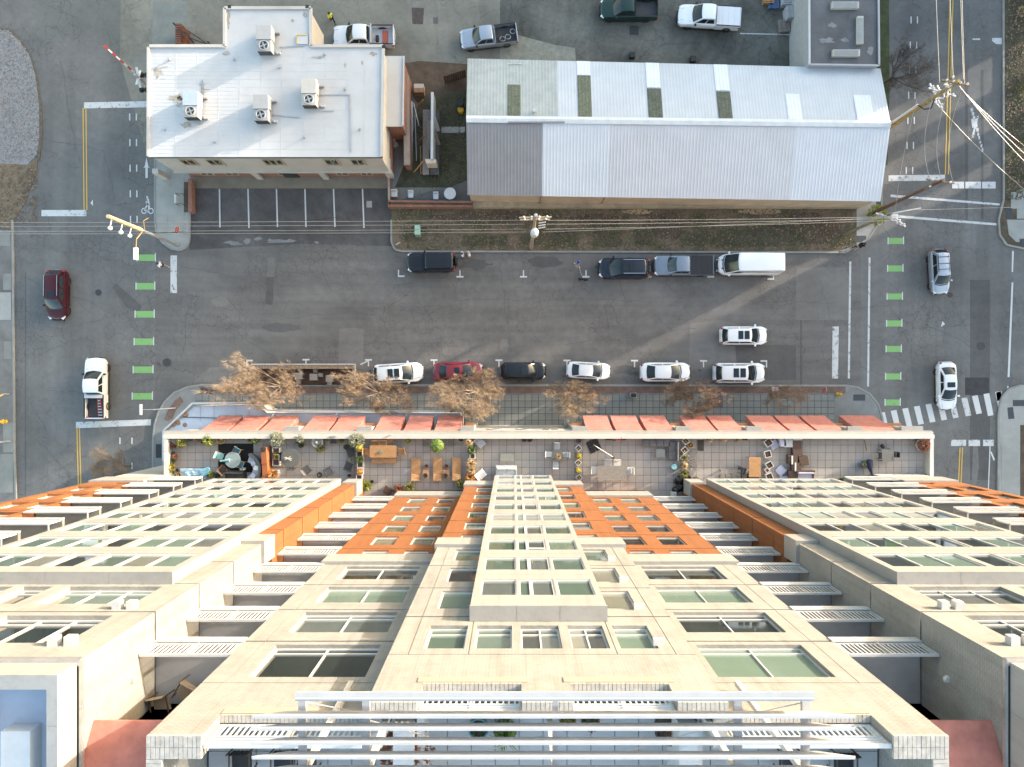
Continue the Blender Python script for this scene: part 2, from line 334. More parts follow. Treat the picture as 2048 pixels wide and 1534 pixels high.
# kerbside parking ticks
def tick(x, y, kind, up):
    s = -1 if up else 1
    mark(road, 'parking_mark', rect(x-1.2, y, x+1.2, y+s*13))
    if kind == 'T': mark(road, 'parking_mark', rect(x-7, y-1.6, x+7, y+1.6), z=.016)
    elif kind == 'L': mark(road, 'parking_mark', rect(x-1.2, y-1.6, x+12, y+1.6), z=.016)
    else: mark(road, 'parking_mark', rect(x-12, y-1.6, x+1.2, y+1.6), z=.016)
tick(797,552.5,'L',True)
for x in (920,1047,1172,1296,1421): tick(x,553.5,'T',True)
tick(1547,558,'J',True)
tick(494,721,'L',False)
for x in (612,737,868,998,1134,1269,1407): tick(x,719+ (x-494)*.003,'T',False)
tick(1533,722,'J',False)
mark(road, 'parking_mark', [(720,728),(737,720),(738,722),(722,730)])
# stop lines, double yellow lines
mark(roadl, 'stop_line', [(168,205),(305,202),(305,214.5),(168,217)], LINEW); mark(roadl, 'stop_line', rect(83,420,173,432.5), LINEW)
mark(roadl, 'stop_line', [(152,844),(302,838.5),(302,850.5),(152,856.5)], LINEW); mark(road, 'stop_line', rect(341,511,354,586), LINEW)
for x in (166.3, 172): mark(roadl, 'centre_line', [(x-1,216),(x+1,216),(x+3,420),(x+1,420)], YEL)
for x in (154, 159): mark(roadl, 'centre_line', [(x-1,856),(x+1,856),(x+4,975),(x+2,975)], YEL)
for i in range(9):
    y = 227+i*51.2
    if y > 480: break
    for x in (259.5, 272.7): mark(roadl, 'lane_dash', rect(x-1.2+i*.4,y,x+1.2+i*.4,y+14))
for y in (875,925):
    for x in (240, 264): mark(roadl, 'lane_dash', rect(x-1.2,y,x+1.2,y+13))
mark(roadl, 'arrow_mark', [(181,406),(186,399),(186,412)])
def greenbox(parent, x0, x1, y, h=13):
    mark(parent, 'green_bike_marker', rect(x0,y,x1,y+h), GRN); mark(parent, 'bike_marker_edge', rect(x0-2,y-1,x0,y+h+.6), z=.013); mark(parent, 'bike_marker_edge', rect(x1,y-3,x1+2,y+h+.6), z=.013)
for i, y in enumerate((509,566,622,677,733,786)): greenbox(roadl, 275-i*1.9, 310-i*1.2, y)
for i, y in enumerate((476,531,587,641,692,747,799)): greenbox(roadr, 1777-i*1.0, 1806-i*1.1, y, 12)
# bike symbol and arrow
def ring(cx, cy, r, w, n=20):
    mb = MB(); vs = []
    for i in range(n):
        a = 6.28318*i/n; vs += [(*P(cx+r*math.cos(a), cy+r*1.12*math.sin(a))[:2], .012), (*P(cx+(r-w)*math.cos(a), cy+(r-w)*1.12*math.sin(a))[:2], .012)]
    mb.add(vs, [((2*i), (2*i+1), (2*((i+1)%n)+1), (2*((i+1)%n))) for i in range(n)]); return mb
bs = MB()
for q in (ring(288,422,5.4,1.8), ring(302,422,5.4,1.8)): bs.add(q.v, q.f)
for pts in ([(288,421),(290,422),(297,407),(295,406)],[(296,406),(300,413),(297,425),(294.5,425),(297,414),(292,408)],[(294,396),(298,398),(299.5,410),(295,410)],[(291,404),(296,400),(296,403),(292,406)],blob(294.5,394.5,1.9,2.3,10,0)):
    bs.sheet(px2(pts), .012)
st('bike_symbol', bs, LINE, roadl)
mark(roadl, 'arrow_mark', [(293,315),(297,333),(300,336),(295.6,334.5),(295.6,356),(291,356),(291,334.5),(287,336),(290,331)])
mark(roadr, 'arrow_mark', [(1882,654),(1884.5,642),(1890,648)])
# right-hand street lines
mark(road, 'stop_line', [(1665,653),(1677.5,653),(1676,757),(1664,757)], LINEW)
for (x0,x1,y0,y1) in ((1698.5,1702.5,523,757),(1737,1741,515,773)): mark(road if x0<1722 else roadr, 'crosswalk_line', [(x0,y0),(x1,y0),(x1-3,y1),(x0-3,y1)], LINEW)
mark(roadr, 'crosswalk_line', [(1781,389),(2000,407),(2000,411),(1781,394)], LINEW); mark(roadr, 'crosswalk_line', [(1790,430),(1993,446.5),(1993,451),(1790,435)], LINEW)
mark(roadr, 'stop_line', [(1777,350.5),(1890,349.5),(1890,361),(1777,362.5)], LINEW)
for a, b in ((1904,1928),(1930.5,1962),(1964,1991)): mark(roadr, 'stop_line', rect(a,363.5,b,377), LINEW)
for x in (1901.5, 1907.5): mark(roadr, 'centre_line', [(x-1,-60),(x+1,-60),(x-10,349),(x-12,349)], YEL)
for i in range(7):
    y = 33+i*50.2
    for x in (1822,1834.8): mark(roadr, 'lane_dash', rect(x-1.1-i*1.6,y,x+1.1-i*1.6,y+14))
for i in range(2):
    for x in (1826,1838): mark(roadr, 'lane_dash', rect(x-1.1,-67+i*50,x+1.1,-53+i*50))
mark(roadr, 'lane_line', [(2024,502),(2027.5,502),(2026,544),(2023,544)]); mark(roadr, 'lane_line', [(2023,565),(2026.5,565),(2019,754),(2015,754)]); mark(roadr,'lane_line',rect(2014,772,2017,786))
for i in range(11): # diagonal pieces of the crossing symbol
    t = i/10; mark(roadr, 'crossing_symbol', rect(1941+t*22,216+t*80,1944.5+t*22+1.5*(t<.6),223+t*80), LINEW); 
    if t < .8: mark(roadr, 'crossing_symbol', rect(1953-t*14,232+t*54,1957-t*14,237.5+t*54), LINEW, .016)
mark(roadr, 'crossing_symbol', [(1942,238),(1955,238),(1952,256),(1944,256)], LINEW, .02)
mark(roadr, 'stop_line', [(1984,76),(2009,76),(2009,89),(1992,88),(1984,82)], LINEW); mark(roadr,'stop_line',rect(1945,77,1960,80),LINEW)
for i in range(11): # zebra crossing
    x = 1758+i*23.2; y = 826-i*4.2
    if i in (7,): x += 2
    mark(roadr, 'crosswalk_bar', [(x,y),(x+11.5,y-2),(x+20,y+34 if i < 9 else y+42),(x+9,y+36 if i < 9 else y+44)], LINEW if i in (6,7) else LINE)
mark(roadr, 'crosswalk_bar', [(1992,785),(2003,782),(2004,799),(1994,802)], LINEW)
for a, b in ((1902,1932),(1937,1960),(1966,1987)): mark(roadr, 'stop_line', rect(a,879.5,b,892), LINEW)
for x in (1920, 1925): mark(roadr, 'centre_line', [(x-1,895),(x+1,895),(x-3,985),(x-5,985)], YEL)
mark(roadr, 'lane_line', [(1979,890),(1981,890),(1977,995),(1975,995)]); mark(roadr,'lane_line',[(1980,904),(1983,903),(1990,920),(1987,921)])
# manholes
def manhole(px, py, r, parent):
    t = st('manhole_cover', MB().lathe([(r,0),(r,.012),(r*.86,.012),(r*.84,.006),(r*.8,.014),(r*.3,.016)], (*P(px,py)[:2],.004), 20), mat('cast_iron', (.045,.044,.043), .6, .3, 8), parent); return t
manhole(334,725,.42,road); manhole(197,585,.32,roadl); manhole(1900,590,.27,roadr); manhole(1962,692,.4,roadr)

# ------------------------------------------------------------------ kerbs and pavements
KERB = mat('kerb_concrete', (.25,.245,.225), .85, .15, 1, stain=.35)
def kerb(pts, parent, w=.17, z=.15, closed=False, m=None):
    """kerb stones along a pixel polyline, each stone its own piece"""
    q = [P(x, y) for x, y in pts]; L = 0; out = []
    stones = []
    for a, b in zip(q, q[1:]):
        n = max(1, round((b-a).length/3.0))
        for i in range(n): stones.append((a+(b-a)*(i/n), a+(b-a)*((i+1)/n)))
    for a, b in stones:
        d = (b-a).normalized()*.008; mb = MB().bar(a+d+Vector((0,0,z/2)), b-d+Vector((0,0,z/2)), w, z); st('kerb_stone', mb, m or KERB, parent)
def curve(cx, cy, r, a0, a1, n=9, ry=None): return [(cx+r*math.cos(R(a0+(a1-a0)*i/n)), cy-(ry or r)*math.sin(R(a0+(a1-a0)*i/n))) for i in range(n+1)]
southedge = [(307,1010),(307,880),(310,850)]+[(318,825),(331,803),(350,785),(376,774),(405,769.5)]+[(1693,771),(1716,775),(1738,787),(1755,808),(1764,836),(1766,870),(1766,930)]
pave = st('pavement', MB().prism(px2(southedge), 0.0, .115), CONCD)
kerb(southedge, pave)
SLAB = mat('sidewalk_slab', (.185,.195,.185), .85, .13, .7, stain=.35); SLAB2 = mat('sidewalk_slab_worn', (.205,.208,.19), .85, .14, .7, stain=.4)
BAND = brickmat('brick_paver', (.16,.105,.085), (.125,.085,.07), (.10,.085,.075), .2, .1, .25)
def tiles(parent, name, x0, x1, y0, y1, pw, ph, z0, z1, mats, gap=.014, keep=None, limit=300, key=None, off=0):
    """grid of separate slabs; the ones showing largest are objects, the rest one joined mesh"""
    nx, ny = max(1, round((x1-x0)/pw)), max(1, round((y1-y0)/ph)); pw = (x1-x0)/nx; ph = (y1-y0)/ny; cells = []
    for i in range(nx):
        for j in range(ny):
            cx, cy = x0+(i+.5)*pw, y0+(j+.5)*ph
            if keep and not keep(cx, cy): continue
            cells.append((abs(cx)+abs(cy) if key is None else key(cx, cy), cx, cy))
    cells.sort(); rest = MB()
    meshes = [MB().box(-pw/2+gap/2, pw/2-gap/2, -ph/2+gap/2, ph/2-gap/2, z0, z1).mesh(name, m) for m in mats]
    for k, (_, cx, cy) in enumerate(cells):
        if k < limit: inst(random.choice(meshes), name, parent, (cx, cy, random.uniform(0,.004)))
        else: rest.box(cx-pw/2+gap/2, cx+pw/2-gap/2, cy-ph/2+gap/2, cy+ph/2-gap/2, z0, z1)
    if rest.f: o = rest.build(name+'_field', mats[0], parent, world=True); o['kind'] = 'stuff'
a = P(392,789); b = P(1668,853)
st('joint_bed', MB().box(a.x,b.x,b.y,a.y,.1,.119), mat('dark_joint', (.06,.062,.06), .9, .2), pave)
tiles(pave, 'slab', a.x, b.x, b.y, a.y, .66, .64, .09, .135, [SLAB, SLAB, SLAB2], gap=.05)
a = P(400,773); b = P(1690,787)
tiles(pave, 'brick_band', a.x, b.x, b.y, a.y, 2.1, .7, .09, .132, [BAND])
for pts in ([(403,776),(428,773),(428,788),(403,788)],): st('grating', MB().prism(px2(pts), .1, .142), DARK, pave)
st('grating', MB().prism(px2([(313,888),(324,888),(324,915),(313,915)]), .1, .142), DARK, pave)
TACT = mat('tactile_paving', (.055,.058,.062), .8, .2, 4)
st('tactile_paving', MB().prism(px2([(1706,789),(1729,789),(1729,801),(1706,801)]), .1, .142), TACT, pave)
st('brick_band', MB().prism(px2([(331,838),(338,818),(352,800),(362,793),(368,803),(352,822),(345,842)]), .1, .138), BAND, pave)
for x, y, w, h in ((1436,804,9,12),(1418,804,8,12),(1368,786,18,14),(1556,782,20,14)): # tree pits and covers
    st('tree_pit', MB().prism(px2(rect(x-w,y-h,x+w,y+h)), .1, .145), DIRT if w > 10 else BAND, pave)
# corner island by the white house
isl = [(311,318),(311,440),(314,465),(325,485),(343,498),(360,501),(374,495),(380,480),(381,318)]
island = st('pavement', MB().prism(px2(isl), 0, .12), CONC); kerb(isl, island)
for r in (rect(316,345,342,372),rect(344,345,370,372),rect(316,374,370,432),rect(316,434,336,470),rect(338,434,368,470)): st('slab', MB().prism(px2(r), .1, .138), mat('pale_slab_light', (.29,.285,.255), .85, .12, .8, stain=.3), island)
st('planting_strip', MB().prism(px2(rect(369,365,377,425)), .1, .15), DIRT, island)
# grass verge in front of the warehouse
vg = [(783,415),(783,485),(790,499),(804,503),(1676,505),(1712,492),(1712,408)]
GRASSD = mat('worn_grass', (.075,.075,.032), .95, .5, .55, stain=.4, bump=.5, bsc=9)
n_ = GRASSD.node_tree; 
def grassmix(m, ca, cb, sc):
    n = m.node_tree.nodes; l = m.node_tree.links; b = n['Principled BSDF']; tc = n.new('ShaderNodeTexCoord'); nz = n.new('ShaderNodeTexNoise')
    nz.inputs['Scale'].default_value = sc; nz.inputs['Detail'].default_value = 8; nz.inputs['Roughness'].default_value = .7; l.new(tc.outputs['Object'], nz.inputs['Vector'])
    cr = n.new('ShaderNodeValToRGB'); cr.color_ramp.elements[0].position = .42; cr.color_ramp.elements[1].position = .58; cr.color_ramp.elements[0].color = (*ca,1); cr.color_ramp.elements[1].color = (*cb,1)
    l.new(nz.outputs[0], cr.inputs[0]); l.new(cr.outputs[0], b.inputs['Base Color'])
grassmix(GRASSD, (.085,.078,.038), (.165,.122,.085), .45)
verge = st('verge', MB().prism(px2(vg), 0, .13), GRASSD); kerb([(783,440)]+vg[1:5], verge); kerb(vg[4:6], verge)
patch(verge, blob(1275,424,30,5,16,.2), mat('sand', (.36,.26,.15), .95, .15, 2), .137, 'sand_patch')
patch(verge, blob(1520,424,40,6,16,.2), mat('sand', (.36,.26,.15)), .137, 'sand_patch')
patch(verge, blob(880,480,70,10,18,.3), mat('tan_soil', (.13,.10,.065), .95, .3, 1.5), .134, 'soil_patch')
patch(verge, blob(990,435,120,11,22,.3), DIRT, .135, 'soil_patch')
patch(verge, blob(1610,455,70,30,22,.25), DIRT, .136, 'soil_patch'); patch(verge, blob(1330,450,45,28,22,.3), DIRT, .136, 'soil_patch')
patch(verge, blob(1190,440,60,12,22,.3), DIRT, .1365, 'soil_patch')
cor = [(1690,505),(1712,492),(1736,478),(1753,452),(1762,420),(1764,330),(1706,380),(1706,470)]
corner = st('pavement', MB().prism(px2(cor), 0, .125), CONC); kerb([(1676,505),(1690,505)]+cor[1:6], corner)
st('tactile_paving', MB().prism(px2(rect(1707,472,1731,485)), .1, .142), TACT, corner); st('tactile_paving', MB().prism(px2(rect(1751,399,1764,418)), .1, .142), TACT, corner)
# left edge: gravel lot, bare earth, pavement
GRAV = mat('gravel', (.22,.22,.22), .95, .35, 9, stain=.3, bump=.8, bsc=30)
gp = [(-500,20),(18,60),(40,80),(60,110),(72,150),(79,210),(80,270),(74,310),(55,330),(-500,300)]
grav = st('gravel_lot', MB().prism(px2(gp), 0, .05), GRAV)
earth = st('bare_earth', MB().prism(px2([(-500,296),(54,330),(76,318),(74,345),(62,375),(52,405),(28,440),(26,460),(0,455),(-500,455)]), 0, .06), mat('leaf_litter', (.16,.125,.085), .95, .4, 1.6, stain=.6, bump=.6, bsc=12))
st('bare_earth', MB().prism(px2([(-500,18),(18,58),(40,78),(62,112),(76,160),(84,215),(85,275),(80,318),(74,322),(79,270),(79,210),(71,150),(59,110),(39,82),(17,62),(-500,24)]), 0, .057), mat('weedy_soil', (.10,.085,.06), .95, .4, 2))
lp = [(-500,460),(27,460),(27,500),(30,900),(36,1100),(-500,1100)]
lpave = st('pavement', MB().prism(px2(lp), 0, .12), mat('west_pavement', (.155,.15,.14), .85, .25, .6, stain=.5)); kerb([(26,440),(27,500),(30,900),(36,1100)], lpave)
for r in (rect(8,548,24,580),rect(10,683,25,718),rect(-30,462,22,492),rect(-30,585,24,640),rect(8,845,28,904),rect(-40,908,28,985)): st('slab', MB().prism(px2(r), .1, .137), random.choice([SLAB2, CONC]), lpave)
# right edge
rp = [(2005,-300),(2006,400),(1996,440),(1998,470),(2012,490),(2048,498),(2400,500),(2400,-300)]
rverge = st('verge', MB().prism(px2(rp), 0, .12), mat('brown_verge', (.085,.068,.045), .95, .4, 1.2, stain=.5, bump=.6, bsc=8)); kerb(rp[:6], rverge)
st('slab', MB().prism(px2([(2012,440),(2060,440),(2060,486),(2030,484),(2016,470)]), .1, .14), CONC, rverge); st('slab', MB().prism(px2(rect(2020,385,2032,418)), .1, .14), CONC, rverge); st('slab', MB().prism(px2(rect(2032,380,2070,438)), .1, .138), CONC, rverge)
st('tactile_paving', MB().prism(px2(rect(2010,417,2022,438)), .1, .145), TACT, rverge); st('tactile_paving', MB().prism(px2(rect(2037,478,2060,492)), .1, .145), TACT, rverge)
rp2 = [(2400,760),(2040,770),(2016,778),(2002,795),(1995,830),(1996,900),(1994,1010),(2400,1010)]
rpave = st('pavement', MB().prism(px2(rp2), 0, .12), CONC); kerb(rp2[1:7], rpave)
for i in range(6): st('slab', MB().prism(px2(rect(2001,876+i*33,2038,907+i*33)), .1, .138), CONC if i % 2 else mat('pale_slab_light', (.29,.285,.255)), rpave)
st('planting_strip', MB().prism(px2(rect(2039,850,2300,1010)), .1, .15), DIRT, rpave)
st('tactile_paving', MB().prism(px2(rect(2024,800,2060,812)), .1, .142), TACT, rpave); st('tactile_paving', MB().prism(px2([(2013,815),(2024,814),(2027,837),(2015,838)]), .1, .142), TACT, rpave)
# verge strip between the warehouse and the right-hand street
st('verge', MB().prism(px2([(1756,-300),(1775,-300),(1778,180),(1774,330),(1764,330),(1740,300),(1740,-300)]), 0, .1), mat('green_verge', (.062,.072,.032), .95, .4, 1.2, stain=.4))
# walkway in front of the white house
st('pavement', MB().prism(px2([(383,345),(780,345),(780,377),(383,377)]), 0, .13), mat('walkway_concrete', (.20,.175,.135), .85, .15, 1, stain=.3))
# scattered loose matter (uncountable)
def scatter(name, parent, region, n, size, mats, z=.14, flat=False, inside=None):
    mb = MB()
    for _ in range(n):
        for _t in range(20):
            x, y = random.uniform(region[0], region[2]), random.uniform(region[1], region[3])
            if inside is None or inside(x, y): break
        p = P(x, y); r = size*random.uniform(.5, 1.5); a = random.uniform(0, 6.28); mb.k = random.randrange(len(mats))
        if flat:
            q = [(p.x+r*math.cos(a+i*1.57)*random.uniform(.4,1), p.y+r*math.sin(a+i*1.57)*random.uniform(.4,1), z+random.uniform(0,r*.9)) for i in range(4)]; mb.add(q, [(0,1,2,3)])
        else:
            q = [(p.x+r*math.cos(a+i*2.09), p.y+r*math.sin(a+i*2.09), z) for i in range(3)]+[(p.x, p.y, z+r*random.uniform(.5,1))]; mb.add(q, [(0,1,3),(1,2,3),(2,0,3)])
    o = mb.build(name, mats, parent, world=True); o['kind'] = 'stuff'; return o
def inpoly(poly):
    def f(x, y):
        c = False; n = len(poly)
        for i in range(n):
            x1, y1 = poly[i]; x2, y2 = poly[(i+1) % n]
            if (y1 > y) != (y2 > y) and x < (x2-x1)*(y-y1)/(y2-y1)+x1: c = not c
        return c
    return f
GB = [mat('grass_blade', (.06,.085,.026), .9, .3, 3), mat('dry_leaf', (.22,.15,.095), .9, .3, 3), mat('dead_weed', (.11,.085,.06), .9, .3, 3)]
scatter('weeds', verge, (795,418,1705,500), 5200, .10, [GB[1],GB[2]], .13, True, inpoly(vg))
for cx, cy, rx, ry, n in ((1128,478,28,16,700),(1215,470,28,24,900),(1290,472,22,20,500),(1420,478,60,14,900),(1500,475,60,18,900),(1060,480,20,10,200),(970,482,45,10,500),(830,470,25,14,260),(1560,470,50,22,600)):
    scatter('grass_tuft', verge, (cx-rx,cy-ry,cx+rx,cy+ry), n, .10, [GB[0],GB[2],GB[2]], .13, True)
scatter('pebbles', grav, (-40,30,80,325), 6500, .055, [mat('pebble_pale', (.29,.29,.30), .9, .2), mat('pebble_grey', (.15,.15,.15), .9, .2), mat('pebble_brown', (.24,.2,.17), .9, .2)], .05, False, inpoly(gp))
scatter('leaf_litter', earth, (-30,330,76,450), 900, .09, [GB[1],GB[2]], .07, True)
scatter('leaf_litter', rverge, (2010,-20,2048,400), 1800, .10, [GB[1],GB[2],GB[0]], .125, True)
scatter('weeds', yard, (830,190,935,375), 1500, .09, [GB[0],GB[2],GB[2]], .016, True, inpoly([(838,205),(930,190),(930,360),(900,370),(820,370),(830,300)]))
# ================================================================== APARTMENT TOWER
X0 = .9                                   # axis of symmetry
def Zf(k): return 70-(28.1+3.455*(10-k))  # floor level of storey k (1 = terrace)
ZR = Zf(12)
T = thing('apartment_tower', 'tall cream and orange apartment tower with white bays, rising from the furnished terrace', 'building', (X0, -12, 0))
def part(mb, name, m, **k): return mb.build(name, m, T, world=True, **k)
WCACHE = {}
def window(x0, x1, z0, z1, y, n=1, glass=None, transom=None, fr=None, ft=.055, name='window'):
    """framed window whose frame front lies at y (facing +y); panes are sub-parts"""
    w, h = x1-x0, z1-z0; fr = fr or WHITEM; key = (round(w,3), round(h,3), n, transom, fr.name, ft)
    if key not in WCACHE:
        f = MB(); f.box(-w/2,w/2,-.09,0,0,ft); f.box(-w/2,w/2,-.09,0,h-ft,h); f.box(-w/2,-w/2+ft,-.09,0,ft,h-ft); f.box(w/2-ft,w/2,-.09,0,ft,h-ft)
        for i in range(1, n): f.box(-w/2+w*i/n-ft*.45,-w/2+w*i/n+ft*.45,-.09,.004,ft,h-ft)
        if transom: f.box(-w/2+ft,w/2-ft,-.09,-.004,transom-.03,transom+.03)
        pw = (w-2*ft)/n; WCACHE[key] = (f.mesh('window', fr), {}, pw, h-2*ft)
    me, pm, pw, ph = WCACHE[key]
    o = inst(me, name, T, ((x0+x1)/2, y, z0))
    for i in range(n):
        g = glass or random.choice([GLASSG, GLASSG, GLASSM, GLASSB, GLASSW, GLASSD])  # handful of glass tones stands in for blinds and painted reflections
        if g.name not in pm: pm[g.name] = MB().box(-pw/2+.001, pw/2-.001, -.012, 0, 0, ph).mesh('pane', g)
        c = bpy.data.objects.new('pane', pm[g.name]); COL.objects.link(c); c.parent = o; c.location = (-w/2+ft+pw*(i+.5), -.05, ft)
    return o
def xs(s, a0, a1): return tuple(sorted((X0+s*a0, X0+s*a1)))
def openwin(x0, x1, z0, z1, y, tilt=.45):
    """top-hung casement standing open"""
    mb = MB(); M = Matrix.Translation((0,0,0)); w = x1-x0; h = z1-z0
    mb.M = Matrix.Translation(((x0+x1)/2, y, z1)) @ Matrix.Rotation(-tilt, 4, 'X')
    for b in ((-w/2,w/2,-.04,.02,-.07,0),(-w/2,w/2,-.04,.02,-h,-h+.07),(-w/2,-w/2+.07,-.04,.02,-h+.07,-.07),(w/2-.07,w/2,-.04,.02,-h+.07,-.07)): mb.box(*b)
    o = part(mb, 'open_casement', WHITEM); gl = MB(); gl.M = mb.M; gl.box(-w/2+.07,w/2-.07,-.02,-.01,-h+.07,-.07); gl.build('pane', GLASSM, o)
# ---- cores that close the building behind the facades (no light leaks)
core = mat('interior_wall', (.30,.29,.27), .9, .1)
c = MB(); c.box(X0-10.1,X0+10.1,-24,-9.28,0,ZR-.3); c.box(X0-4.5,X0+4.5,-9.28,-8.45,0,ZR-.3)
for s in (-1,1):
    a, b = xs(s,13.6,25.15); c.box(a,b,-24,-8.3,0,49.2); a, b = xs(s,10.15,13.6); c.box(a,b,-24,-11.1,0,48.2); a, b = xs(s,29.3,33.05); c.box(a,b,-24,-7.86,0,47); a, b = xs(s,25.15,29.3); c.box(a,b,-24,-9.6,0,47)
part(c, 'structural_core', core)
def storeys(x0, x1, d, k0, k1, m, ops, name='wall', th=.36, gap=.1, ztop=None, zbot=None, cuts=()):
    """one facade slab per storey with a recessed joint below each"""
    for k in range(k0, k1+1):
        mb = MB(); z0 = Zf(k)+gap if not (k == k0 and zbot) else zbot; z1 = Zf(k+1) if not (k == k1 and ztop) else ztop
        
        e = sorted([x0, x1, *cuts])
        for a, b in zip(e, e[1:]): wallcells(mb, a+(.012 if a > x0 else 0), b-(.012 if b < x1 else 0), z0, z1, -d-th, -d, [o for o in ops(k) if o[0] < b and o[1] > a])
        part(mb, name, m)
ZC0, ZC1 = 33.45, 35.02      # white cap band between orange and brick
BRTOP = 51.95
# ---- central block
def opsC(k):
    if k == 11: return [(X0+a,X0+b,Zf(11)+.95,Zf(11)+3.0) for a,b in ((-3.61,-2.36),(-2.07,-.9),(-.62,.64),(.94,2.1),(2.42,3.58))]
    return [(*xs(s,2.2,3.6),Zf(k)+.45,Zf(k)+2.62) for s in (-1,1)]
storeys(X0-4.58,X0+4.58,8.07,1,7,ORANGE,lambda k: opsC(k) if k > 1 else [],ztop=ZC0,zbot=10.82)
storeys(X0-4.58,X0+4.58,8.07,8,11,BRICKC,opsC,zbot=ZC1,cuts=(X0-4.0,X0-2.2,X0+2.25,X0+4.0))
for k in range(2,11):
    for s in (-1,1): window(*xs(s,2.2,3.6),Zf(k)+.45,Zf(k)+2.62,-8.07-.07,1)
for a, b in ((-3.61,-2.36),(-2.07,-.9),(-.62,.64),(.94,2.1),(2.42,3.58)): window(X0+a,X0+b,Zf(11)+.95,Zf(11)+3.0,-8.07-.13,1 if abs(a)>1 and a != -.62 else 2,transom=.5)
def cap(x0, x1, d, z0, z1, pr=.16, back=.3, n=2):
    for i in range(n):
        a, b = x0+(x1-x0)*i/n, x0+(x1-x0)*(i+1)/n; part(MB().box(a+.006,b-.006,-d-back,-d+pr,z0,z1), 'cap_panel', CREAM)
cap(X0-4.72,X0+4.72,8.07,ZC0+.02,ZC1-.02,n=4); cap(X0-4.72,X0+4.72,8.07,12.0,14.2,.14,.2,4)
# top of the central block: guard wall, piers, railings
def pier(x0, x1, y0, y1, z0, z1): part(MB().box(x0,x1,y0,y1,z0,z1), 'brick_pier', BRICKC)
def coping(x0, x1, y0, y1, z, n=None, along='x', name='coping_brick', h=.09):
    """soldier course of separate bricks"""
    L = (x1-x0) if along == 'x' else (y1-y0); n = n or max(2, round(L/.115)); mb = MB()
    for i in range(n):
        if along == 'x': mb.box(x0+L*i/n+.006, x0+L*(i+1)/n-.006, y0, y1, z, z+h+random.uniform(0,.006))
        else: mb.box(x0, x1, y0+L*i/n+.006, y0+L*(i+1)/n-.006, z, z+h+random.uniform(0,.006))
    o = part(mb, 'coping_course', mat('soldier_brick', (.36,.345,.315), .85, .25, 5)); o['kind'] = 'stuff'
def railing(x0, x1, y, z0, z1, fine=True, name='railing'):
    bal = name == 'balcony_railing'; mb = MB(); n = max(2, round((x1-x0)/.15)); zm = z0+(z1-z0)*(.62 if not bal else .96)
    for i in range(n+1): mb.cb(x0+(x1-x0)*i/n, y, (z0+.06+zm)/2, .045, .03, zm-z0-.06)
    o = part(mb, name, WHITEM); 
    for zz, hh, ww in ((z0+.04,.05,.05),(z1,.07,.09)) if bal else ((z0+.04,.05,.06),(zm,.045,.07),(zm+(z1-zm)*.33,.035,.06),(zm+(z1-zm)*.66,.035,.06),(z1,.07,.11)):
        MB().cb((x0+x1)/2, y, zz, x1-x0, ww, hh).build('rail', WHITEM, o)
    for i in range(3): MB().cb(x0+.03+(x1-x0-.06)*i/2, y, (z0+z1)/2, .06, .075, z1-z0).build('rail_post', WHITEM, o)
SILL = 50.85
wm = MB(); wallcells(wm, X0-4.58, X0+4.58, Zf(12)+.035, SILL, -8.07-.36, -8.07, []); part(wm, 'guard_wall', BRICKC)
for a0, a1 in ((-4.58,-3.3),(-.65,.65),(3.3,4.58)): pier(X0+a0,X0+a1,-8.07-.36,-8.07,SILL,BRTOP); coping(X0+a0,X0+a1,-8.07-.37,-8.06,BRTOP)
for a0, a1 in ((-3.3,-.65),(.65,3.3)):
    coping(X0+a0,X0+a1,-8.07-.22,-8.062,SILL,h=.05); railing(X0+a0+.02,X0+a1-.02,-8.07-.29,SILL,BRTOP+.02)
    part(MB().box(X0+a0-.15,X0+a1+.15,-8.07,-8.045,SILL-.34,SILL-.02),'lintel_band',mat('tan_band',(.31,.275,.225),.7,.1))
# ---- central white bay
for k in range(1,11):
    z0 = 11.4 if k == 1 else Zf(k)+.02; z1 = 45.85 if k == 10 else Zf(k+1)
    mb = MB(); ops = [(X0+a,X0+b,Zf(k)+.7,Zf(k)+2.72) for a,b in ((-2.05,-.74),(-.64,.68),(.78,2.1))]
    wallcells(mb, X0-2.32, X0+2.32, z0, z1, -8.06, -7.55, ops)
    part(mb, 'bay_panel', CREAM)
    yf = -7.55-.03; gl = random.choice([GLASSG,GLASSM,GLASSD])
    window(X0-2.05,X0-.74,Zf(k)+.7,Zf(k)+2.72,yf,1,random.choice([GLASSG,GLASSB,GLASSW,GLASSM])); window(X0+.78,X0+2.1,Zf(k)+.7,Zf(k)+2.72,yf,1,random.choice([GLASSG,GLASSM,GLASSM]))
    window(X0-.64,X0-.2,Zf(k)+.7,Zf(k)+2.72,yf,1,GLASSM); 
    window(X0-.2,X0+.68,Zf(k)+.7,Zf(k)+2.72,yf,1,GLASSB,ft=.08)
    if k in (4,8): openwin(X0-.15,X0+.6,Zf(k)+.95,Zf(k)+2.55,yf+.06)
part(MB().box(X0-2.34,X0-.75,-8.06,-7.53,45.86,45.92),'bay_cap',CREAM); part(MB().box(X0-.74,X0+.72,-8.06,-7.53,45.86,45.92),'bay_cap',CREAM); part(MB().box(X0+.73,X0+2.34,-8.06,-7.53,45.86,45.92),'bay_cap',CREAM)
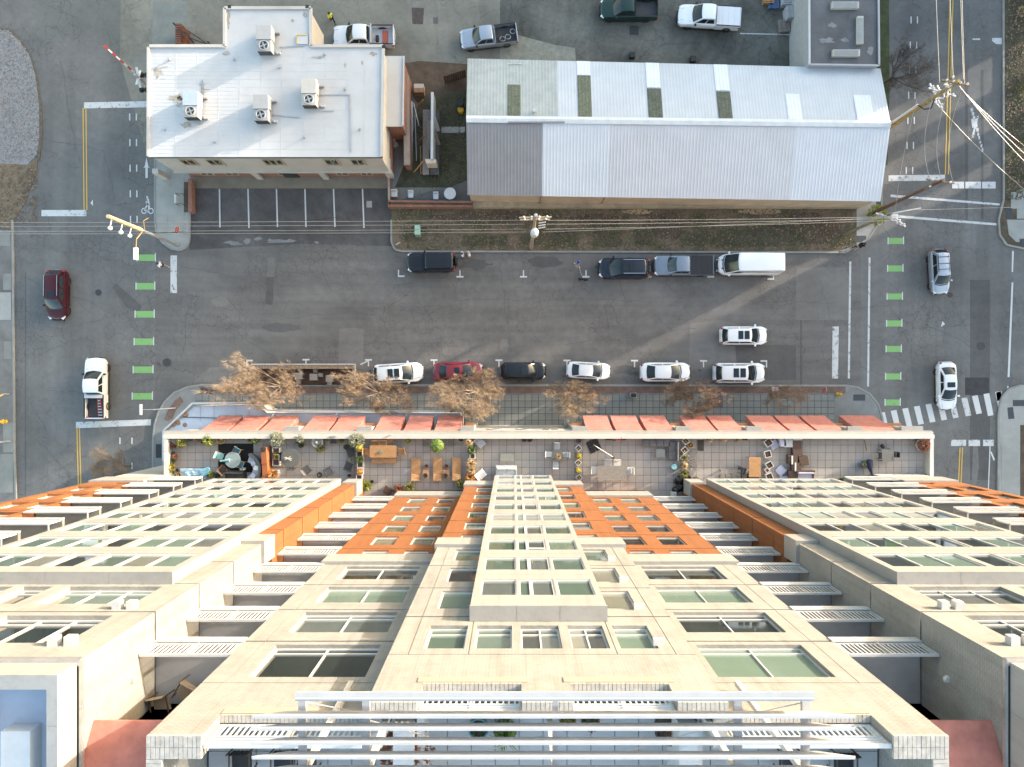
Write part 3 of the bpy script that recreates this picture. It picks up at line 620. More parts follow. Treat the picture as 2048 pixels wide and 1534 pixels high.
# ---- the two side sections, balconies, white wings
for s in (-1, 1):
    x0, x1 = xs(s,4.58,10.15)
    opL = lambda k: ([(*xs(s,5.33,6.6),Zf(k)+.5,Zf(k)+2.62),(*xs(s,7.46,8.82),Zf(k)+.5,Zf(k)+2.62)] if k > 1 else [])
    storeys(x0,x1,8.92,1,7,ORANGE,opL,ztop=ZC0,zbot=10.82)
    opB = lambda k: [(*xs(s,5.37,8.95),Zf(k)+.38,Zf(k)+(2.62 if k < 11 else 3.05))]
    storeys(x0,x1,8.92,8,11,BRICKC,opB,zbot=ZC1,cuts=(X0+s*9.45,))
    for k in range(2,8):
        for q in opL(k): window(*q,-8.92-.07,1)
    for k in range(8,12): q = opB(k)[0]; window(*q,-8.92-.14,2,random.choice([GLASSG,GLASSG,GLASSM,GLASSD]) if random.random()<.6 else None,transom=.42 if k > 9 else None)
    a, b = xs(s,4.62,10.3); cap(a,b,8.92,ZC0+.02,ZC1-.02,n=3); a, b = xs(s,4.62,10.2); cap(a,b,8.92,12.0,14.2,.14,.2,3)
    # top of side section
    part(MB().box(x0,x1,-8.92-.36,-8.92,Zf(12)+.035,SILL),'guard_wall',BRICKC)
    a, b = xs(s,8.75,10.15); pier(a,b,-8.92-.56,-8.92,SILL,BRTOP)
    coping(a,b,-9.2,-8.91,BRTOP); coping(a,b,-9.49,-9.21,BRTOP)
    a2, b2 = xs(s,9.75,10.15); part(MB().box(a2,b2,-13.5,-9.49,SILL-2,BRTOP),'parapet_wall',BRICKC); coping(a2,b2,-13.5,-9.5,BRTOP,along='y')
    a, b = xs(s,4.7,8.75); coping(a,b,-8.92-.2,-8.912,SILL,h=.05); railing(a+.02,b-.02,-8.92-.28,SILL,BRTOP)
    part(MB().box(a,b,-8.92,-8.895,SILL-.34,SILL-.02),'lintel_band',mat('tan_band',(.31,.275,.225),.7,.1))
    # recessed balconies between side section and wing
    xr0, xr1 = xs(s,10.15,13.25)
    for k in range(2,12):
        part(MB().box(xr0,xr1,-11.1,-8.93,Zf(k)-.24,Zf(k)),'balcony_slab',mat('balcony_floor',(.38,.38,.38),.8,.12,1))
        part(MB().box(xr0+.01,xr1-.01,-8.93,-8.88,Zf(k)-.26,Zf(k)+.13),'slab_edge_beam',WHITEM)
        railing(xr0+.03,xr1-.03,-8.98,Zf(k)+.13,Zf(k)+1.15,name='balcony_railing')
        if k < 11:
            xa, xb = xs(s,10.4,12.4); window(xa,xb,Zf(k)+.06,Zf(k)+2.3,-11.0,2,GLASSD,name='balcony_door')
    part(MB().box(xr0,xr1,-11.4,-11.1,10.8,48.2),'recess_wall',mat('recess_plaster',(.44,.44,.43),.8,.1))
    # side wall of the wing, one slab per storey
    for k in range(1,12):
        z0, z1 = Zf(k)+.1, Zf(k+1)
        if k == 7: z1 = ZC0
        if k == 8: z0 = ZC1
        if k == 11: z1 = 49.6
        m = ORANGE if k < 8 else BRICKC
        a, b = xs(s,13.25,13.6); part(MB().box(a,b,-11.1,-7.9,z0,z1),'wing_side_wall',m)
        a, b = xs(s,13.6,14.3)
        if k < 10: part(MB().box(a,b,-8.3,-7.9,z0,z1),'wall',m)
    a, b = xs(s,13.09,14.25); part(MB().box(a,b,-8.9,-7.74,ZC0+.02,ZC1-.02),'cap_panel',CREAM)
    a, b = xs(s,13.09,14.25); part(MB().box(a,b,-8.9,-7.76,12.1,14.2),'cap_panel',CREAM)
    # white wing bay, storeys 2..9, seven windows each
    wins = ((14.58,18.42,3),(18.72,19.96,1),(20.1,23.92,3))
    for k in range(2,10):
        mb = MB(); z0 = 14.5 if k == 2 else Zf(k)+.02; z1 = 42.0 if k == 9 else Zf(k+1)
        wz = (Zf(k)+.52, Zf(k)+2.7)
        a, b = xs(s,14.26,24.25); wallcells(mb,a,b,z0,z1,-8.28,-7.42,[(*xs(s,*w[:2]),*wz) for w in wins]); part(mb,'bay_panel',CREAM)
        for i, w in enumerate(wins): window(*xs(s,*w[:2]),*wz,-7.42-.035,w[2],GLASSD if i == 1 else None,ft=.1 if i == 1 else .075)
        a, b = xs(s,18.34,18.82); 
        if k in (5,) and s < 0: openwin(*xs(s,18.9,19.8),Zf(k)+.95,Zf(k)+2.55,-7.5)
        if k in (4,6) and s > 0: openwin(*xs(s,18.9,19.8),Zf(k)+.95,Zf(k)+2.55,-7.5,.3)
    for i in range(4):
        a, b = xs(s,14.24+i*2.51,14.24+(i+1)*2.51-.012); part(MB().box(a,b,-8.28,-7.4,42.01,42.08),'bay_cap',CREAM)
    # brick storeys 10 and 11 of the wing with wide windows
    w10 = ((14.5,18.1,3),(18.75,19.9,1),(20.3,23.9,3))
    a, b = xs(s,13.6,25.2)
    storeys(a,b,7.9,10,11,BRICKC,lambda k: [(*xs(s,w[0],w[1]),Zf(k)+.45,Zf(k)+(2.62 if k < 11 else 3.0)) for w in w10],ztop=49.6)
    for k in (10,11):
        for w in w10: window(*xs(s,w[0],w[1]),Zf(k)+.45,Zf(k)+(2.62 if k < 11 else 3.0),-7.9-.17,w[2],GLASSD if k == 11 else random.choice([GLASSM,GLASSD]),transom=.42)
        for q in (14.1,14.6):
            a, b = xs(s,q,q+.28); part(MB().box(a,b,-7.9,-7.62,Zf(k)+3.02,Zf(k)+3.3),'vent_hood',WHITEM)
    # panelled parapet and roof of the wing
    a, b = xs(s,13.2,25.2); part(MB().box(a,b,-8.05,-7.84,49.62,49.75),'gutter',ALU)
    for i in range(3):
        a, b = xs(s,13.6+i*3.8,13.6+(i+1)*3.8-.02); part(MB().box(a,b,-8.35,-7.95,49.76,50.62),'parapet_panel',CREAM)
    for i in range(5):
        a, b = xs(s,13.3,13.6); part(MB().box(a,b,-7.951-(i+1)*1.4+.01,-7.95-i*1.4 if i else -7.95,49.76,50.62),'parapet_panel',CREAM)
        a, b = xs(s,13.17,13.25); part(MB().box(a,b,-7.9-(i+1)*1.4+.01,-7.9-i*1.4,49.62,49.74),'gutter',ALU)
    a, b = xs(s,13.6,25.2); part(MB().box(a,b,-20,-8.36,49.3,49.9),'wing_roof',mat('blue_grey_membrane',(.42,.47,.55),.7,.1,.8))
    part(MB().box(*xs(s,14.2,15.0),-20,-9.6,49.9,50.4),'duct',WHITEM)
    a, b = xs(s,15.6,16.6); part(MB().box(a,b,-9.9,-8.9,49.9,50.5),'vent_box',DARK)
    # red canopy over the top balcony, side wall behind it
    a, b = xs(s,10.16,13.24); cn = MB().add([(a,-9.95,49.05),(b,-9.95,49.05),(b,-11.8,50.1),(a,-11.8,50.1),(a,-9.95,48.98),(b,-9.95,48.98),(b,-11.8,50.03),(a,-11.8,50.03)],[(0,1,2,3),(7,6,5,4),(0,4,5,1),(1,5,6,2),(2,6,7,3),(3,7,4,0)])
    part(cn,'red_canopy',REDFAB)
    part(MB().box(*xs(s,13.25,13.6),-18,-11.1,45,49.6),'wing_side_wall',BRICKC)
    part(MB().lathe([(.12,0),(.13,.05),(.1,.12)],(X0+s*13.22,-9.6,46.9),10),'wall_lamp',WHITEM)
    # outer balconies
    for k in range(2,10):
        xa, xb = xs(s,25.25,29.0)
        part(MB().box(xa,xb,-9.6,-7.36,Zf(k)-.2,Zf(k)),'balcony_slab',CONCD); part(MB().box(xa,xb,-7.36,-7.3,Zf(k)-.22,Zf(k)+.05),'slab_edge_beam',WHITEM)
        railing(xa+.02,xb-.02,-7.4,Zf(k)+.05,Zf(k)+1.1,name='balcony_railing')
        sx = X0+s*25.3; part(MB().box(sx-.03,sx+.03,-9.0,-7.4,Zf(k)+1.05,Zf(k)+1.1),'side_rail',WHITEM)
        xa, xb = xs(s,25.9,28.4); window(xa,xb,Zf(k)+.06,Zf(k)+2.3,-9.5,2,GLASSD,name='balcony_door')
    # outer orange block
    xa, xb = xs(s,29.05,33.05)
    opO = lambda k: ([(*xs(s,29.6,30.8),Zf(k)+.5,Zf(k)+2.62),(*xs(s,31.3,32.5),Zf(k)+.5,Zf(k)+2.62)] if k > 2 else [(*xs(s,29.6,30.8),Zf(k)+2.0,Zf(k)+2.62)])
    storeys(xa,xb,7.5,2,7,ORANGE,opO,zbot=14.3,ztop=ZC0); storeys(xa,xb,7.5,8,9,BRICKC,opO,zbot=ZC1)
    for k in range(3,8):
        for q in opO(k): window(*q,-7.5-.17,1)
    cap(xa-.1,xb+.1,7.5,13.6,15.9,.12,.2,3); cap(xa-.1,xb+.1,7.5,ZC0+.02,ZC1-.02,n=2)
    part(MB().box(xa,xb,-7.86,-7.52,.14,13.55),'lower_wall',PALE); part(MB().box(xa,xb,-7.5,-7.1,4.4,4.7),'ledge',CREAM)
for k in range(8,12):   # dryer vents beside the right flank windows
    part(MB().box(X0+3.45,X0+3.8,-8.07,-7.86,Zf(k)+2.66,Zf(k)+2.8),'vent_hood',WHITEM)
# side slabs that close the block sides
for s in (-1,1):
    for k in range(1,12):
        a, b = xs(s,4.22,4.58); part(MB().box(a,b,-9.3,-8.44,Zf(k)+.035 if k > 1 else 10.85, 51.9 if k == 11 else Zf(k+1)),'block_return',ORANGE if k < 8 else BRICKC)
# ---- roof terrace behind the guard wall
part(MB().box(X0-9.7,X0+9.7,-16,-9.3,ZR-.3,49.36),'roof_slab',CONCD); part(MB().box(X0-4.5,X0+4.5,-9.3,-8.45,ZR-.3,49.36),'roof_slab',CONCD)
class _D: pass
TD = mat('terrace_tile_grey',(.40,.40,.395),.8,.1,.9,stain=.15)
x0_, x1_ = X0-9.7, X0+9.7
def rooftiles():
    nx = 28; ny = 5; pw = (x1_-x0_)/nx
    me = MB().box(-pw/2+.012,pw/2-.012,-.335,.335,0,.05).mesh('roof_tile', TD)
    for i in range(nx):
        for j in range(ny): inst(me,'roof_tile',T,(x0_+(i+.5)*pw,-9.62-.69*j,49.36))
rooftiles()
part(MB().box(X0-4.1,X0-3.55,-16,-9.2,49.4,50.9),'party_wall',WHITEM); part(MB().box(X0-3.5,X0-3.3,-16,-9.1,49.4,50.6),'party_wall',WHITEM)
part(MB().box(X0+3.6,X0+4.1,-16,-9.2,49.4,50.9),'party_wall',WHITEM); part(MB().box(X0+4.16,X0+4.3,-16,-9.1,49.4,50.6),'party_wall',WHITEM)

PERG = mat('pergola_aluminium', (.39,.395,.40), .45, .08, 3)
# ---- white pergola on the roof terrace (things: one pergola)
ZP = 54.5
pg = thing('roof_pergola','white metal pergola of parallel blades over the roof terrace','pergola',(X0,-9,49.4))
def yp(py, z=ZP): return -(py-767)*(H-z)/F
xL, xR = (590-1024)*(H-ZP)/F, (1629-1024)*(H-ZP)/F; xLb, xRb = (502-1024)*(H-ZP)/F, (1712-1024)*(H-ZP)/F
fb = MB(); yy = yp(1394); fb.box(xL,xR,yy-.05,yy+.11,ZP-.03,ZP); fb.box(xL,xR,yy-.05,yy-.02,ZP-.03,ZP+.02); fb.box(xL,xR,yy-.09,yy-.05,ZP-.17,ZP); fb.build('front_channel',PERG,pg,world=True)
for i in range(6):
    py = 1432+i*28.6 if i else 1436
    y = yp(py); mb = MB(); n = .62
    mb.add([(xLb,y,ZP-.02),(xLb+n*1.2,y,ZP-.24),(xRb-n*1.2,y,ZP-.24),(xRb,y,ZP-.02),(xLb,y+.05,ZP-.02),(xLb+n*1.2,y+.05,ZP-.24),(xRb-n*1.2,y+.05,ZP-.24),(xRb,y+.05,ZP-.02)],
           [(0,3,2,1),(4,5,6,7),(0,1,5,4),(1,2,6,5),(2,3,7,6),(3,0,4,7)])
    mb.box(xLb+.02,xRb-.02,y-.012,y+.05,ZP-.018,ZP); mb.build('blade',PERG,pg,world=True)
for px in (597,727,1112,1484,1622):
    x = (px-1024)*(H-ZP)/F; w = .085 if px not in (1112,) else .06
    mb = MB(); mb.box(x-w,x+w,yp(1560),yp(1402),ZP-.36,ZP-.25); mb.box(x-.02,x+.02,yp(1560),yp(1402),ZP-.5,ZP-.36); mb.build('cross_beam',PERG,pg,world=True)
    MB().box(x-.07,x+.07,-8.75,-8.61,49.4,ZP-.36).build('post',PERG,pg,world=True); MB().box(x-.07,x+.07,-11.9,-11.76,49.4,ZP-.36).build('post',PERG,pg,world=True)
for a, b in (((615,1405),(720,1425)),((735,1440),(880,1480)),((1605,1405),(1500,1428)),((1470,1440),(1230,1510)),((1090,1470),(860,1530))):
    p, q = P(a[0],a[1],ZP-.45), P(b[0],b[1],ZP-.45); MB().cyl(p,q,.014,n=5).build('brace_rod',PERG,pg,world=True)
# ================================================================== PODIUM WITH TERRACE
TZ = 10.8                                  # terrace floor
PL, PR = -28.7, 34.75
pod = thing('retail_podium', 'low cream podium with red awnings and a furnished roof terrace along the street', 'podium', (2, -8, 0))
def pp(mb, name, m, **k): return mb.build(name, m, pod, world=True, **k)
pp(MB().box(PL+.05,PR-.05,-8.9,-4.16,0,TZ-.12),'podium_body',PALE)
# wall face in panels between the pilasters, with cornice
for i in range(16):
    a = PL+(PR-PL)*i/16; b = PL+(PR-PL)*(i+1)/16
    pp(MB().box(a+.008,b-.008,-4.16,-4.10,.15,10.2),'facade_panel',PALE)
    pp(MB().box(a+.004,b-.004,-4.5,-3.98,10.25,11.42),'parapet',PALE); pp(MB().box(a+.002,b-.002,-4.54,-4.22,11.43,11.58),'parapet_coping',mat('coping_stone',(.50,.485,.45),.6,.06,1))
    pp(MB().box(a,b,-4.0,-3.9,11.0,11.25),'cornice',CREAM)
for i in range(4):
    y0 = -4.55-i*1.05; y1 = y0-1.04
    for xa, xb in ((PL,PL+.42),(PR-.42,PR)): pp(MB().box(xa,xb,y1,y0,10.25,11.42),'parapet',PALE); pp(MB().box(xa+.06,xb-.06,y1,y0,11.43,11.56),'parapet_coping',mat('coping_stone',(.50,.485,.45)))
pp(MB().box(PL+.42,PR-.42,-8.9,-4.5,TZ-.12,TZ-.045),'terrace_slab',mat('dark_joint', (.06,.062,.06)))
for s_ in (-1,1):
    a_, b_ = xs(s_,10.16,13.24); pp(MB().box(a_,b_,-11.1,-8.9,TZ-.12,TZ-.045),'terrace_slab',CONCD)
TT = [mat('terrace_tile',(.335,.308,.285),.8,.09,.8,stain=.12), mat('terrace_tile_pale',(.355,.328,.302),.8,.09,.8,stain=.12), mat('terrace_tile_warm',(.35,.32,.285),.8,.08,.8,stain=.15)]
tiles(pod,'terrace_tile',PL+.42,PR-.42,-8.9,-4.5,.635,.63,TZ-.045,TZ,TT,gap=.024,key=lambda x,y: abs(x-2))
for s_ in (-1,1):
    a_, b_ = xs(s_,10.16,13.24); tiles(pod,'recess_tile',a_,b_,-11.1,-8.9,.635,.63,TZ-.045,TZ,TT,gap=.02)
# ground-floor shop with a flat white roof at the west corner
def p42(pts, z): return [P(x,y,z)[:2] for x,y in pts]
ZS = 4.2
shop = [(326,1000),(326,862),(346,843),(384,807),(512,805),(536,821),(925,822.5),(925,856),(600,872),(420,872)]
sh = thing('corner_shop','one-storey corner shop with flat white roof under the red awnings','shop',(*P(600,840,ZS)[:2],0))
MB().prism(p42([(331,1000),(331,864),(350,847),(387,812),(510,810),(533,826),(921,827),(921,856),(600,872),(420,872)],ZS),.14,ZS-.02).build('body',PALE,sh,world=True)
MB().prism(p42([(332,1000),(332,866),(351,849),(388,813),(509,811),(532,827),(920,828),(920,856),(600,872),(420,872)],ZS),ZS-.02,ZS+.01).build('flat_roof',mat('white_membrane',(.50,.52,.56),.6,.14,.6,stain=.35),sh,world=True)
q = [P(x,y,ZS+.3) for x,y in shop[:8]]
for a, b in zip(q, q[1:]): MB().bar(a-Vector((0,0,.18)), b-Vector((0,0,.18)), .16, .36).build('roof_rim',WHITEM,sh,world=True)
for x, y, r in ((371,829,.3),(346,846,.4),(356,846,.25),(370,850,.22)): MB().lathe([(r,0),(r*.8,.006)],(*P(x,y,ZS)[:2],ZS+.012),12).build('rust_stain',mat('rust',(.30,.19,.12),.9,.4,6),sh,world=True)
MB().bar(P(356,834,ZS)+Vector((0,0,.05)),P(445,836,ZS)+Vector((0,0,.05)),.05).build('roof_cable',DARK,sh,world=True); 
for x in (401,428,472,498): MB().bar(P(x,808,ZS)+Vector((0,0,.025)),P(x,842,ZS)+Vector((0,0,.025)),.035,.012).build('roof_seam',GREYM,sh,world=True)
for x in (550,676,817,875): MB().bar(P(x,823,ZS+.4),P(x-12,842,ZS+.9),.06).build('stay_rod',WHITEM,sh,world=True)
# awnings: steep red fabric wedges
def awning(x0, x1, idx):
    za, zb, df, db = 5.0, 9.15, 2.93, 4.09; sA = (H-za)/F; a, b = (x0-1024)*sA, (x1-1024)*sA; n = 5; mb = MB(); vs = []; fs = []
    for i in range(n+1):
        t = i/n; d = df+(db-df)*t; z = za+(zb-za)*t-.22*math.sin(math.pi*t)+random.uniform(-.02,.02); vs += [(a,-d,z),(b,-d,z)]
    for i in range(n): fs.append((2*i,2*i+2,2*i+3,2*i+1))
    mb.add(vs, fs); k = len(vs)
    mb.add([(a,-db,za-.02)]+vs[0::2], [tuple(range(n+2))]); mb.add([(b,-db,za-.02)]+vs[1::2], [tuple(range(n+1,-1,-1))])
    mb.add([(a,-df,za),(b,-df,za),(b,-df,za-.22),(a,-df,za-.22)],[(0,1,2,3)])
    o = pp(mb,'awning',REDFAB)
    for x in (a+.03,b-.03): MB().bar((x,-df-.01,za-.02),(x,-db,za+.05),.03).build('awning_arm',DARK,o)
for x0, x1 in ((439,486),(493,540),(550,597),(628,676),(682,731),(764,811),(820,868),(878,926),(1165,1214),(1220,1271),(1278,1328),(1358,1408),(1413,1460),(1491,1542),(1548,1593),(1599,1649),(1678,1748)): awning(x0,x1,0)
# pilasters with stepped ledges, dark shop-fronts between
for xa, xb in ((600,625),(734,761),(929,952),(1138,1163),(1331,1356),(1463,1489),(1652,1676),(1752,1790)):
    s_ = (H-5)/F; a, b = (xa-1024)*s_+.05, (xb-1024)*s_-.05
    pp(MB().box(a,b,-4.1,-3.78,.14,9.0),'pilaster',PALE); pp(MB().box(a-.1,b+.1,-4.1,-3.66,9.01,9.35),'pilaster_cap',CREAM); pp(MB().box(a-.05,b+.05,-4.1,-3.62,2.9,3.1),'pilaster_ledge',CREAM)
    pp(MB().box(a+.1,b-.1,-3.77,-3.55,6.2,6.32),'sconce',mat('copper_lamp',(.45,.2,.09),.4,.1,metal=.5))
for xa, xb in ((628,926),(1165,1328),(1358,1460),(1491,1650)):
    s_ = (H-2.5)/F; pp(MB().box((xa-1024)*s_,(xb-1024)*s_,-4.09,-4.06,.3,3.0),'shop_window',GLASSD)
for x in (-1.56, 1.03):   # round windows of the entrance bay
    o = pp(MB().lathe([(.72,0),(.72,.06),(.58,.06),(.58,.02)],(0,0,0),24),'round_window',CREAM); o.rotation_euler[0] = -math.pi/2; o.location = Vector((x,-4.1,6.6))-Vector(pod.location)
    c = MB().lathe([(.57,0),(.57,.03)],(0,0,0),24).build('pane',GLASSM,o)
for x in (3.0, 3.8): pp(MB().box(x-.28,x+.28,-4.1,-4.05,6.4,6.9),'slot_window',GLASSD)
pp(MB().box(4.9,6.0,-4.1,-3.2,3.3,3.45),'entrance_canopy',CREAM)
pp(MB().add([(PL-1.3,-7.6,6.4),(PL-.02,-7.6,8.2),(PL-.02,-6.0,8.2),(PL-1.3,-6.0,6.4)],[(0,1,2,3)]),'side_awning',REDFAB)

# ================================================================== TERRACE FURNITURE
def TP(px, py, h=.35):
    p = P(px, py, TZ+h); return (p.x, p.y, TZ)
U = .04194
def tint(n, c, **k): return mat(n, c, k.pop('rough',.75), k.pop('var',.15), k.pop('sc',4), **k)
TEAL = tint('teal_fabric',(.20,.42,.44)); BROWNW = tint('brown_wicker',(.075,.045,.035),var=.3,sc=14); GREYW = tint('grey_wicker',(.11,.115,.12),var=.3,sc=14)
LAV = tint('lavender_cushion',(.40,.41,.52)); CUSHW = tint('white_cushion',(.66,.66,.65)); CUSHG = tint('grey_cushion',(.38,.40,.43)); SLATE = tint('slate_top',(.10,.105,.10),rough=.4)
MESHK = tint('black_mesh',(.045,.045,.05)); TAN = tint('tan_sling',(.40,.32,.22)); SOIL = tint('potting_soil',(.06,.042,.03),var=.3,sc=10); TERRA = tint('terracotta',(.40,.15,.075)); BLUEC = tint('blue_glaze',(.06,.13,.30),rough=.3)
TEALC = tint('teal_glaze',(.08,.20,.24),rough=.3); POTD = tint('dark_pot',(.05,.05,.05),rough=.5); POTG = tint('grey_pot',(.26,.26,.25)); GOLD = tint('basket_straw',(.48,.33,.12),var=.3,sc=15); RUST = tint('rust_wicker',(.28,.09,.035),var=.35,sc=10)
def leaves(mb, c, r, h, n, size, up=.4, droop=0):
    for _ in range(n):
        a = random.uniform(0,6.283); e = random.uniform(-.2,1.35); q = r*random.uniform(.45,1)**.6
        p = Vector((c[0]+q*math.cos(a)*math.cos(e), c[1]+q*math.sin(a)*math.cos(e), c[2]+h*.5+h*.5*math.sin(e)*random.uniform(.5,1)))
        d = Vector((math.cos(a)+random.uniform(-.6,.6), math.sin(a)+random.uniform(-.6,.6), random.uniform(-.3,up+.6))).normalized(); w = d.orthogonal().normalized()
        w.rotate(Matrix.Rotation(random.uniform(0,6.28),3,d)); s = size*random.uniform(.6,1.4)
        mb.add([p, p+d*s*.5+w*s*.3, p+d*s, p+d*s*.5-w*s*.3],[(0,1,2,3)])
def blades(mb, c, r, h, n, w=.018):
    for _ in range(n):
        a = random.uniform(0,6.283); q = random.uniform(.2,1)*r; p = Vector((c[0]+random.uniform(-.06,.06), c[1]+random.uniform(-.06,.06), c[2])); d = Vector((math.cos(a),math.sin(a),0)); sd_ = Vector((-d.y,d.x,0))*w
        m1 = p+d*q*.45+Vector((0,0,h*random.uniform(.7,1))); e = p+d*q+Vector((0,0,h*random.uniform(.35,.9))); mb.add([p-sd_,p+sd_,m1+sd_*.8,m1-sd_*.8],[(0,1,2,3)]); mb.add([m1-sd_*.8,m1+sd_*.8,e],[(0,1,2)])
LEAF = {'green':mat('leaf_green',(.10,.16,.03),.7,.35,5),'dark':mat('leaf_dark',(.045,.075,.025),.7,.35,5),'yellow':mat('leaf_yellow',(.34,.28,.03),.7,.3,5),'orange':mat('leaf_orange',(.36,.17,.035),.7,.35,5),'straw':mat('grass_straw',(.42,.30,.15),.8,.3,5),'pale':mat('leaf_pale',(.28,.29,.19),.8,.3,5),'olive':mat('leaf_olive',(.17,.17,.03),.7,.35,5),'rustl':mat('leaf_rust',(.26,.10,.05),.8,.35,5),'lime':mat('leaf_lime',(.22,.26,.03),.7,.3,5)}
def plant(kind, color, r, h, base, parent, z):
    mb = MB(); mb.k = 0
    if kind == 'bush': leaves(mb,(0,0,z),r,h,int(120+500*r*r*4),.10 if r > .3 else .075)
    elif kind == 'grass': blades(mb,(0,0,z),r,h,110)
    elif kind == 'twig':
        for _ in range(26):
            a = random.uniform(0,6.28); mb.cyl((0,0,z),(r*random.uniform(.2,1)*math.cos(a),r*random.uniform(.2,1)*math.sin(a),z+h*random.uniform(.5,1)),.012,.004,4)
    elif kind == 'ball':
        mb.ball((0,0,z+r*.9),r*.85,12,8,1,.06); leaves(mb,(0,0,z+r*.1),r,r*1.9,int(260*r/.3),.07)
    mb.build('foliage' if kind != 'twig' else 'dry_stems', LEAF[color], parent)
def boxpot(px, py, label, size=.42, h=.45, rz=0, pm=None, pl=None, group=None, name='square_planter'):
    t = thing(name,label,'planter',TP(px,py,h*.7),R(rz),group); s = size/2; w = .045; m = pm or WHITE
    mb = MB()
    for b in ((-s,s,-s,-s+w),(-s,s,s-w,s),(-s,-s+w,-s+w,s-w),(s-w,s,-s+w,s-w)): mb.box(*b,0,h)
    mb.build('box',m,t); MB().box(-s+w,s-w,-s+w,s-w,.02,h-.07).build('soil',SOIL,t)
    if pl: plant(*pl,None,t,h-.07)
    return t
def roundpot(px, py, label, r=.2, h=.35, pm=None, pl=None, group=None, name='round_pot'):
    t = thing(name,label,'pot',TP(px,py,h*.7),random.uniform(0,6),group); m = pm or POTD
    MB().lathe([(r*.68,0),(r*.9,h*.5),(r,h),(r*.86,h),(r*.8,h-.06)],(0,0,0),14).build('pot',m,t,smooth=False); MB().lathe([(r*.8,h-.1),(r*.8,h-.055)],(0,0,0),12).build('soil',SOIL,t)
    if pl: plant(*pl,None,t,h-.06)
    return t
def legs(t, w, d, h, m, r=.022, inset=.06):
    for sx in (-1,1):
        for sy in (-1,1): MB().box(sx*(w/2-inset)-r,sx*(w/2-inset)+r,sy*(d/2-inset)-r,sy*(d/2-inset)+r,0,h).build('leg',m,t)
def table(px, py, label, w, d, h=.73, rz=0, m=None, slats=0, lm=None, name='table', cat='table'):
    t = thing(name,label,cat,TP(px,py,h),R(rz)); m = m or WOOD
    if slats:
        for i in range(slats): MB().box(-w/2,w/2,-d/2+d*i/slats+.006,-d/2+d*(i+1)/slats-.006,h-.035,h+random.uniform(0,.003)).build('slat',m,t)
        MB().box(-w/2+.05,w/2-.05,-d/2+.05,d/2-.05,h-.09,h-.036).build('frame',lm or m,t)
    else: MB().box(-w/2,w/2,-d/2,d/2,h-.035,h).build('top',m,t,bevel=.008); MB().box(-w/2+.04,w/2-.04,-d/2+.04,d/2-.04,h-.085,h-.036).build('frame',lm or m,t)
    legs(t,w,d,h-.08,lm or m,.03); return t
def rtable(px, py, label, r, h=.73, m=None, lm=None):
    t = thing('round_table',label,'table',TP(px,py,h)); MB().lathe([(r,h-.03),(r,h),(r*.97,h+.006)],(0,0,0),28).build('top',m or SLATE,t)
    MB().lathe([(r*.95,h-.05),(r*.95,h-.031)],(0,0,0),24).build('rim',lm or DARK,t); MB().cyl((0,0,.03),(0,0,h-.05),.045).build('pedestal',lm or DARK,t); MB().lathe([(r*.5,0),(r*.45,.03)],(0,0,0),16).build('foot',lm or DARK,t); return t
def chair(px, py, label, rz=0, seat=None, frame=None, w=.52, d=.5, h=.43, back=.85, arms=True, slat=0, name='chair', group=None):
    """rz = direction the sitter faces (0 = right, 90 = away to the street)"""
    t = thing(name,label,'chair',TP(px,py,h),R(rz-90),group); seat = seat or MESHK; frame = frame or DARK
    MB().box(-w/2+.03,w/2-.03,-d/2+.02,d/2,h-.05,h).build('seat',seat,t,bevel=.012)
    b = MB(); b.M = Matrix.Translation((0,-d/2,h)) @ Matrix.Rotation(R(12),4,'X')
    if slat:
        for i in range(slat): b.box(-w/2+.03+(w-.06)*i/slat,-w/2+.03+(w-.06)*(i+.7)/slat,-.02,.02,0,back-h)
    else: b.box(-w/2+.03,w/2-.03,-.02,.02,.03,back-h)
    b.build('backrest',seat,t)
    for sx in (-1,1):
        fr = MB(); x = sx*(w/2-.015); fr.bar((x,-d/2,0),(x,-d/2-.09,back),.03); fr.bar((x,d/2-.03,0),(x,d/2-.03,.64 if arms else h),.03)
        if arms: fr.bar((x,d/2,.64),(x,-d/2-.06,.64),.04,.03)
        fr.build('side_frame',frame,t)
    return t
def stool(px, py, label, w, d, h, m, rz=0, name='ottoman', cat='ottoman', top=None):
    t = thing(name,label,cat,TP(px,py,h),R(rz)); MB().box(-w/2,w/2,-d/2,d/2,.02,h-.06 if top else h).build('body',m,t,bevel=.02)
    MB().box(-w/2+.02,w/2-.02,-d/2+.02,d/2-.02,h-.055 if top else h-.004,h+.01).build('top',top or m,t,bevel=.015); return t
def sofa(px, py, label, w, d, rz, frame, cush, n=2, h=.4, back=.72, name='sofa'):
    t = thing(name,label,'sofa',TP(px,py,h),R(rz)); MB().box(-w/2,w/2,-d/2,d/2,.05,h-.12).build('base',frame,t)
    MB().box(-w/2,w/2,-d/2,-d/2+.14,h-.12,back).build('backrest',frame,t); 
    for sx in (-1,1): MB().box(sx*w/2,sx*(w/2-.1),-d/2+.14,d/2,h-.12,h+.14).build('arm',frame,t)
    iw = (w-.2)/n
    for i in range(n):
        x = -w/2+.1+iw*i; MB().box(x+.008,x+iw-.008,-d/2+.16,d/2-.01,h-.12,h+.02).build('seat_cushion',cush,t,bevel=.02); MB().box(x+.015,x+iw-.015,-d/2+.14,-d/2+.27,h+.025,back+.06).build('back_cushion',cush,t,bevel=.02)
    legs(t,w,d,.05,frame); return t
